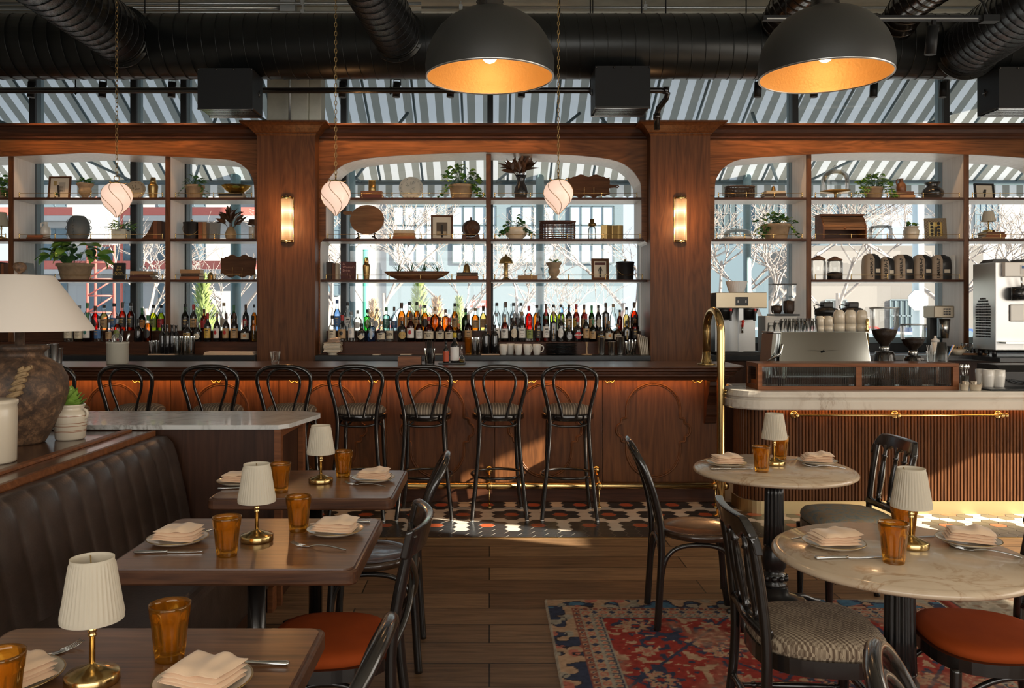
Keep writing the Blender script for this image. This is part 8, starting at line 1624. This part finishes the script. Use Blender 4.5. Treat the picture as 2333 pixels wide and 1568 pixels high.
q = MB(); q.tube([(X0+0.13, 7.82, zt2-0.30), (X0+0.25, 7.78, zt2-0.30)], 0.065, 20); q.bx(X0+0.25, X0+0.36, 7.74, 7.849, zt2-0.36, zt2-0.22); q.build('dispensing_head', M['black_gloss'], t); q = MB(); [q.tube([(X0+0.20+0.07*k, 7.77, zt2-0.26), (X0+0.18+0.07*k, 7.75, zt2-0.15)], 0.008, 8) for k in range(3)]; q.build('lever', M['steel'], t); MB().bx(X0+0.13, X1, 7.83, 7.849, zt2-0.56, zt2-0.40).build('front_panel', M['white'], t, bevel=0.01); MB().bx(X0+0.02, X1, 7.72, 7.849, zb2+0.07, zb2+0.085).build('drip_tray', M['steel'], t); q = MB(); q.prism([(X0-0.0+0.02, zt2), (X0+0.2, zt2), (X0+0.17, zt2+0.035), (X0+0.06, zt2+0.035)], 7.95, 8.15, 'y'); q.prism([(X0+0.3, zt2), (X0+0.5, zt2), (X0+0.5, zt2+0.035), (X0+0.34, zt2+0.035)], 7.95, 8.15, 'y'); q.build('hopper_cover', M['black_plastic'], t); q = MB(); [q.cyl((x, y, BZ), 0.02, zb2-BZ+0.001, 12) for x in (X0+0.05, X1-0.05) for y in (7.95, 8.18)]; q.build('foot', M['black_plastic'], t)
t0 = tag(MB().bx(X0-0.05, X1, 7.70, 8.149, 1.09, 1.1295).build('counter_ledge', M['black_stone'], None), 'dark stone ledge under the soft serve machine at far right', 'ledge')
# on top of the case and the marble
CZ = 1.1685; cup = None
for i in range(5):
    o = MB().lathe([(0.045, 0), (0.031, 0.105), (0, 0.105)], seg=24, cap=False).build('plastic_cup', M['frost'] if 'frost' in M else M.setdefault('frost', glass('frosted_plastic', (0.86, 0.88, 0.88), 0.25)), None, (px(2146, 6.4), 6.40, CZ + 0.012*i)); tag(o, 'upturned frosted plastic cup, %s of the nested stack on the case' % ('lowest', 'second from bottom', 'middle one', 'second from top', 'topmost')[i], 'plastic cup', 'nested plastic cups')
o = MB(); o.lathe([(0.028, 0), (0.034, 0.08)], seg=20, cap=False); o.lathe([(0, 0.001), (0.028, 0.001)], seg=20, cap=False); tag(o.build('plastic_cup', M['frost'], None, (px(2124, 6.42), 6.44, CZ)), 'frosted cup holding pale straws left of the nested stack', 'plastic cup')
SC_ = [('white', (0.7, 0.7, 0.7)), ('blue', (0.05, 0.25, 0.6)), ('red', (0.7, 0.06, 0.08)), ('green', (0.1, 0.5, 0.25)), ('pink', (0.75, 0.25, 0.4)), ('yellow', (0.75, 0.6, 0.1))]
for i, (n, c) in enumerate(SC_[1:]): o = MB().tube([(0, 0, 0), (0.05+0.004*i, 0, 0.125)], 0.004, 6).build('straw', pm('straw_'+n, c, 0.4), None, (px(2160, 6.44)+0.003*i, 6.47+0.006*i, CZ+0.003)); tag(o, n + ' striped straw leaning behind the nested plastic cups', 'straw', 'coloured straws')
for i in range(4): o = MB().tube([(0, 0, 0), (-0.02+0.008*i, 0.006, 0.125)], 0.0035, 6).build('straw', M['white_paper'], None, (px(2124, 6.42)-0.009+0.006*i, 6.44, CZ+0.003)); tag(o, 'pale straw in the frosted cup on the case, %s of four' % ('leftmost', 'second from left', 'third from left', 'rightmost')[i], 'straw', 'pale straws')
def rame(x, D, w, h, lab):
    r = w*D/F/2; t = thing('ramekin', lab, 'ramekin', (px(x, D), D, MZ), group='ramekins'); MB().lathe([(0, 0), (r*0.75, 0), (r*0.8, 0.003), (r, h), (r*1.02, h), (r*0.94, h-0.003), (r*0.7, 0.006), (0, 0.006)], seg=28).build('bowl', M['cream'], t); q = MB(); rnd = random.Random(int(x))
    for k in range(10): q.M = T4(rnd.uniform(-r*0.5, r*0.5), rnd.uniform(-r*0.5, r*0.5), h*0.6) @ R4(rnd.uniform(-0.4, 0.4), rnd.uniform(-0.4, 0.4), rnd.uniform(0, 3)); q.bx(-0.011, 0.011, -0.0015, 0.0015, 0, 0.04)
    q.M = None; q.build('sugar_packets', M['paper'], t); return t
rame(2197, 6.20, 19, 0.045, 'smaller cream ramekin of sugar packets beside the case'); rame(2222, 6.20, 28, 0.045, 'wider cream ramekin of sugar packets right of the small one')
t = tag(MB().lathe([(0, 0), (0.026, 0), (0.031, 0.09), (0.028, 0.09), (0.024, 0.006), (0, 0.006)], seg=24).build('spoon_glass', M['clear'], None, (px(2203, 6.42), 6.45, MZ)), 'clear glass full of teaspoons behind the small ramekin', 'glass')
for i in range(7): a = 0.9*i; q = MB(); q.tube([(0, 0, 0.008), (0.016*math.cos(a), 0.012*math.sin(a), 0.10), (0.026*math.cos(a), 0.02*math.sin(a), 0.145)], 0.0022, 6); q.sph((0.028*math.cos(a), 0.021*math.sin(a), 0.160), 0.016, 10, 8, sc=(0.75, 0.35, 1.2)); tag(q.build('teaspoon', M['steel'], None, (px(2203, 6.42), 6.45, MZ)), 'steel teaspoon standing among others in the clear glass by the case', 'spoon', 'teaspoons')
for i, (x, D) in enumerate(((2236, 6.47), (2252, 6.40), (2276, 6.38))): r = 0.043; tag(MB().lathe([(0, 0), (0.030, 0), (0.034, 0.004), (r, 0.09), (0.042, 0.140), (0.038, 0.140), (0.03, 0.01), (0, 0.008)], seg=32).build('tall_cup', M['white'], None, (px(x, D), D, MZ)), 'tall white handleless cup on the marble, %s of three' % ('leftmost and farthest', 'middle', 'rightmost')[i], 'cup', 'tall white cups')
tag(MB().bx(px(2250, 6.2), 4.35, 6.16, 6.36, MZ, MZ+0.012).build('serving_tray', M['black_stone'], None, bevel=0.004), 'flat dark slate tray on the marble at the right edge', 'tray')
t = thing('receipt_printer', 'black printer box with cables on the marble at the right edge', 'printer', (0, 0, 0)); MB().prism([(6.42, MZ), (6.75, MZ), (6.75, MZ+0.17), (6.50, MZ+0.17), (6.42, MZ+0.12)], px(2283, 6.42), 4.4, 'x').build('housing', M['black_plastic'], t, bevel=0.008); q = MB(); [q.tube(smooth([(3.98+0.02*k, 6.419, MZ+0.06), (4.05+0.02*k, 6.38, MZ+0.03+0.01*k), (4.2, 6.375, MZ+0.025+0.01*k), (4.34, 6.38, MZ+0.04)]), 0.005, 6) for k in range(3)]; q.build('cable', M['black_gloss'], t)
t = thing('stirrer_bowl', 'cream bowl of wooden stirrers on the black counter', 'bowl', (px(2184, 8.25), 8.26, BZ)); MB().lathe([(0, 0), (0.045, 0), (0.075, 0.055), (0.07, 0.055), (0.04, 0.008), (0, 0.008)], seg=28).build('bowl', M['cream'], t); q = MB(); [q.tube([(0.02*math.cos(k), 0.02*math.sin(k), 0.01), (0.055*math.cos(k), 0.05*math.sin(k), 0.09)], 0.003, 5) for k in range(14)]; q.build('stirrers', pm('birch_stick', (0.48, 0.30, 0.13), 0.7), t)
tag(MB().bx(-0.12, 0.12, -0.07, 0.07, 0, 0.018).build('wooden_board', M['board_round'], None, (px(2215, 8.25), 8.27, BZ), bevel=0.003), 'small pale wooden board on the black counter beside the stirrers', 'board'); clear_glass(2204, 8.26, 26, 22, 'wide clear tub on the small wooden board', z=BZ+0.0185); 
for i, (x, D) in enumerate(((2226, 8.22), (2236, 8.30), (2246, 8.22))): clear_glass(x, D, 17, 44, 'tall clear glass before the perforated steel side, %s of three' % ('leftmost', 'middle', 'rightmost')[i], z=BZ)
lathe_thing('squeeze_bottle', 'white squeeze bottle in front of the drink mixer', 'bottle', (px(2131, 8.22), 8.22, BZ), [('body', [(0, 0), (0.034, 0), (0.036, 0.01), (0.036, 0.13)], M['white']), ('cap', [(0.037, 0.13), (0.037, 0.15), (0.012, 0.165), (0.010, 0.19), (0, 0.19)], M['white_paper'])])
# ================================================================ OUTSIDE
M['snow'] = pm('snow', (0.44, 0.46, 0.48), 0.9, var=0.06, vscale=0.4, bump=0.6, bscale=1.2); M['asphalt'] = pm('wet_asphalt', (0.16, 0.17, 0.18), 0.6)
struct(MB().bx(-80, 80, 9.3, 140, -0.6, -0.45).build('snowy_ground', M['snow'])); struct(MB().bx(-80, 80, 28, 36, -0.449, -0.44).build('street', M['asphalt']))
MF = {n: pm('facade_'+n, c, 0.8) for n, c in (('blue', (0.115, 0.165, 0.20)), ('dark', (0.045, 0.075, 0.09)), ('pale', (0.34, 0.355, 0.37)), ('pane', (0.30, 0.39, 0.46)), ('paneb', (0.10, 0.155, 0.20)), ('red', (0.40, 0.11, 0.095)), ('sand', (0.15, 0.145, 0.14)))}
def building(lab, xa, xb, D, ztop, wall, pane, pitch, rows, ww, wh, arches=False, slabs=None):
    X0, X1 = px(xa, D), px(xb, D); t = thing('building', lab, 'building', ((X0+X1)/2, D, -0.45)); W_ = (X1-X0)/2; MB().bx(-W_, W_, 0, 5, 0, ztop).build('wall', MF[wall], t)
    if rows:
        n = int(2*W_/pitch)
        for z in rows:
            for i in range(n):
                x = -W_ + pitch*(i+0.5); q = MB(); q.bx(x-ww/2, x+ww/2, -0.06, -0.002, z, z+wh); f = q.build('window', MF[pane], t); q = MB(); [q.bx(x-ww/2+ww*k/4-0.03, x-ww/2+ww*k/4+0.03, -0.09, -0.061, z, z+wh) for k in range(5)]; [q.bx(x-ww/2, x+ww/2, -0.09, -0.061, z+wh*k/3-0.03, z+wh*k/3+0.03) for k in range(4)]; q.build('glazing_bars', MF['dark' if pane == 'pane' else 'blue'], f)
    if arches:
        n = int(2*W_/pitch)
        for i in range(n): x = -W_+pitch*(i+0.5); r = pitch*0.40; MB().prism([(x+r*math.cos(a), 1.3+r*math.sin(a)) for a in [PI*k/16 for k in range(17)]] + [(x-r, 0.2), (x+r, 0.2)], -0.05, -0.002, 'y').build('arched_window', MF['pane'], t)
    if slabs:
        for z, m in slabs: MB().bx(-W_-0.4, W_+0.4, -1.0, -0.005, z, z+0.35).build('floor_slab', MF['pale'], t); MB().bx(-W_-0.35, W_+0.35, -0.98, -0.94, z+0.36, z+0.95).build('netting', MF[m], t)
    return t
building('blue-grey warehouse with tall gridded windows seen through the middle bay', 880, 1420, 44, 22, 'blue', 'pane', 1.55*2, [4.6, 8.4, 12.2], 2.3, 3.0, arches=True)
building('unfinished concrete block with red safety netting seen through the left bay', 20, 620, 60, 26, 'pale', 'paneb', 5, [2.0, 5.8, 9.6, 13.4, 17.2], 3.4, 2.2, slabs=[(4.7, 'red'), (8.5, 'red'), (12.3, 'pale'), (16.1, 'red')])
building('dark blue glass office block seen through the right bay', 1600, 2010, 50, 24, 'paneb', 'dark', 2.6, [6.2, 9.6, 13.0], 1.5, 2.6)
building('low pale plastered building with doors behind the coffee grinders', 1830, 2240, 40, 5.2, 'sand', 'dark', 3.1, [0.3], 1.0, 2.3)
building('pale tall block at the far right beyond the soft serve machine', 2180, 2700, 56, 25, 'pale', 'paneb', 4, [3, 7, 11, 15], 1.6, 2.4)
building('pinkish far building behind bare trees, left part of the middle bay', 690, 880, 58, 15, 'pale', 'paneb', 3.5, [3.2, 7.0, 10.8], 1.7, 2.2)
t = thing('construction_hoist', 'red lattice hoist mast on the building site seen through the left bay', 'hoist', (px(230, 50), 50, -0.45)); q = MB()
for x in (-1, 1): q.tube([(x*0.8, 0, 0), (x*0.8, 0, 18)], 0.09, 4); q.tube([(x*0.8, 1, 0), (x*0.8, 1, 18)], 0.09, 4)
for k in range(18): q.tube([(-0.8, 0, k), (0.8, 0, k+1)], 0.05, 4); q.tube([(-0.8, 0, k), (0.8, 0, k)], 0.05, 4)
q.build('mast', MF['red'], t); MB().bx(-1.1, 1.1, -1.2, -0.2, 6, 8.6).build('hoist_cage', MF['pale'], t)
M['bark'] = pm('pale_bark', (0.27, 0.235, 0.22), 0.85, var=0.15); TP = None
def tree_mesh(seed, H):
    rnd = random.Random(seed); tr_, tw = MB(), MB()
    def grow(p, d, L, r, lv):
        q = p + d*L; mid = p.lerp(q, 0.5) + Vector((rnd.uniform(-1, 1), rnd.uniform(-1, 1), 0))*L*0.06; (tr_ if lv < 2 else tw).tube([p, mid, q], [r, r*0.85, r*0.65], 5 if lv < 2 else 3, cap=False)
        if lv == 5: return
        for k in range(3 if lv < 4 else 3):
            a = rnd.uniform(0, 2*PI); e = rnd.uniform(0.35, 0.95); s = Vector((math.cos(a), math.sin(a), 0)); nd = (d*math.cos(e) + s*math.sin(e) + Vector((0, 0, 0.12))).normalized(); grow(p.lerp(q, rnd.uniform(0.55, 1.0)), nd, L*rnd.uniform(0.62, 0.82), r*0.60, lv+1)
    grow(Vector((0, 0, 0)), Vector((rnd.uniform(-0.05, 0.05), 0, 1)).normalized(), H*0.30, H*0.0105, 0); return tr_, tw
def tree(x, D, H, seed, lab, src=None):
    loc = (px(x, D), D, -0.45)
    if src: return dup(src, loc, seed*1.3, label=lab, scale=H/8.0)
    t = thing('bare_tree', lab, 'tree', loc, group='bare winter trees'); a, b = tree_mesh(seed, 8.0); a.build('trunk', M['bark'], t, flip=False); b.build('branches', M['bark'], t, flip=False); t.scale = (H/8.0,)*3; return t
ta = tree(865, 24, 8.5, 2, 'bare pale tree behind the maroon book in the middle bay'); tb = tree(1025, 20, 6.5, 7, 'bare pale tree left of the middle divider')
for x, D, H, s, lab, src in ((1330, 15, 4.2, 3, 'spreading bare tree behind the framed umbrella drawing', ta), (1425, 22, 7.5, 5, 'bare tree at the right end of the middle bay', tb), (1640, 21, 8, 6, 'bare tree just right of the right pillar', ta), (1755, 18, 7.5, 8, 'bare tree behind the clay pot ivy in the right bay', tb), (1900, 24, 8.5, 9, 'bare tree behind the coffee jars', ta), (2140, 20, 8, 10, 'bare tree behind the rightmost coffee bag', tb), (330, 22, 7.0, 11, 'bare tree behind the left globe pendant', ta), (545, 19, 6.0, 12, 'bare tree behind the left bay wavy board', tb), (760, 28, 9, 13, 'bare tree at the left edge of the middle bay', ta), (1180, 30, 8, 14, 'bare tree right of the middle divider', tb), (2270, 22, 8, 15, 'bare tree behind the soft serve machine', ta), (300, 14, 2.6, 16, 'low bare bush in the snow behind the orange-red bottles', ta)): tree(x, D, H, s, lab, src)
def conifer(x, D, H, lab, mat, seed):
    t = thing('evergreen_shrub', lab, 'shrub', (px(x, D), D, -0.45), group='evergreen shrubs'); q = MB(); rnd = random.Random(seed)
    for i in range(900): z = rnd.random()**1.3; a = rnd.uniform(0, 2*PI); r = (1-z)*H*0.22*rnd.uniform(0.3, 1); q.leaf((r*math.cos(a), r*math.sin(a), 0.15*H+z*H*0.83), (math.cos(a), math.sin(a), 0.9), H*0.07, H*0.018, bend=-0.3, fold=0.2, n=2)
    q.build('foliage', M[mat], t, flip=False); MB().tube([(0, 0, 0), (0, 0, H*0.8)], H*0.02, 6).build('trunk', M['board'], t)
M['dry_shrub'] = pm('dry_shrub', (0.45, 0.30, 0.16), 0.8); M['fir'] = pm('fir_green', (0.22, 0.30, 0.10), 0.7, var=0.3)
for i, (x, D, H, lab, m) in enumerate(((463, 13, 2.55, 'pointed evergreen behind the left bay bottles', 'fir'), (850, 15, 2.2, 'yellowish shrub behind the green bottle', 'dry_shrub'), (955, 17, 2.7, 'green shrub behind the amber bottles', 'fir'), (995, 13, 2.2, 'dry tan shrub behind the amber bottles', 'dry_shrub'), (1045, 18, 2.3, 'small green shrub left of the middle divider', 'fir'))): conifer(x, D, H, lab, m, i)
def pole(x, D, r, H, lab, c, name='street_pole'):
    t = thing(name, lab, 'pole', (px(x, D), D, -0.45)); MB().tube([(0, 0, 0), (0, 0, H)], r, 10).build('post', pm('pole_'+str(x), c, 0.5), t); MB().lathe([(r*1.8, 0), (r*1.6, 0.15), (r, 0.2)], seg=12).build('base', M['awn_f'], t); return t
pole(833, 16, 0.055, 3.2, 'green painted street pole in the left half of the middle bay', (0.05, 0.33, 0.22)); pole(1230, 11.0, 0.055, 4.0, 'grey awning post outside, below the third globe pendant', (0.25, 0.38, 0.43)); pole(800, 10.8, 0.055, 4.0, 'grey awning post outside, behind the round cutting board', (0.25, 0.38, 0.43)); pole(1702, 11, 0.055, 4.0, 'grey awning post outside, behind the coffee brewer', (0.25, 0.38, 0.43)); pole(537, 11, 0.07, 4.0, 'grey awning post outside behind the left bay magnolia vase', (0.13, 0.25, 0.29))
t = pole(2092, 14, 0.09, 4.2, 'pale street pole carrying an octagonal sign above the short grinder', (0.55, 0.65, 0.70), 'sign_pole'); MB().prism([(0.18*math.cos(PI/8+PI/4*i)-0.06, 2.2+0.18*math.sin(PI/8+PI/4*i)) for i in range(8)], -0.12, -0.10, 'y').build('sign_plate', MF['pale'], t)
CARM = {}
def car(x, D, lab, c, yaw=0.0):
    t = thing('car', lab, 'car', (px(x, D), D, -0.44), yaw); prof = [(-2.2, 0.35), (2.2, 0.35), (2.25, 0.75), (1.5, 0.92), (0.85, 1.42), (-1.1, 1.45), (-1.85, 0.98), (-2.25, 0.9)]; MB().prism(prof, -0.85, 0.85, 'y').build('body', pm('car_paint_'+str(x), c, 0.3, coat=0.6), t, bevel=0.08, seg=3)
    MB().prism([(1.32, 0.94), (0.8, 1.35), (-1.02, 1.38), (-1.6, 0.98)], -0.87, 0.87, 'y').build('window', MF['paneb'], t)
    for sx in (-1.4, 1.4):
        for sy in (-0.86, 0.70): MB().tube([(sx, sy, 0.33), (sx, sy+0.16, 0.33)], 0.33, 18).build('wheel', M['black_plastic'], t)
for x, D, lab, c in ((1165, 33, 'white car beyond the bottles right of the middle divider', (0.75, 0.77, 0.8)), (1330, 30, 'silver car beyond the right half of the middle bay bottles', (0.6, 0.62, 0.65)), (1452, 34, 'pale car at the right end of the middle bay', (0.7, 0.7, 0.72)), (940, 35, 'red car behind the amber bottles', (0.6, 0.05, 0.05)), (2130, 30, 'dark blue car behind the coffee grinders', (0.04, 0.09, 0.26)), (1985, 25, 'white snow covered car behind the taller grinder', (0.8, 0.82, 0.84)), (1930, 34, 'red car behind the thermal dispensers', (0.6, 0.06, 0.05)), (1690, 31, 'white car behind the coffee brewer', (0.75, 0.77, 0.8))): car(x, D, lab, c)
def sign(x, y, D, w, h, txt, c, lab):
    t = thing('street_sign', lab, 'sign', (px(x, D), D, pz(y, D))); MB().bx(-w/2, w/2, 0, 0.05, -h/2, h/2).build('panel', pm('sign_'+txt, c, 0.5), t); text('lettering', txt, h*0.75, M['white_paper'], t, (0, -0.004, 0), bold=0.01); MB().bx(-0.04, 0.04, 0.051, 0.12, -h/2-(pz(y, D)+0.45-h/2), h/2).build('post', M['awn_f'], t)
sign(1090, 693, 27, 0.55, 0.24, 'Now', (0.75, 0.10, 0.09), 'red sign with white lettering outside, left of the middle divider'); sign(1287, 711, 25, 0.34, 0.30, 'P', (0.10, 0.28, 0.55), 'small blue parking sign outside behind the bottles')
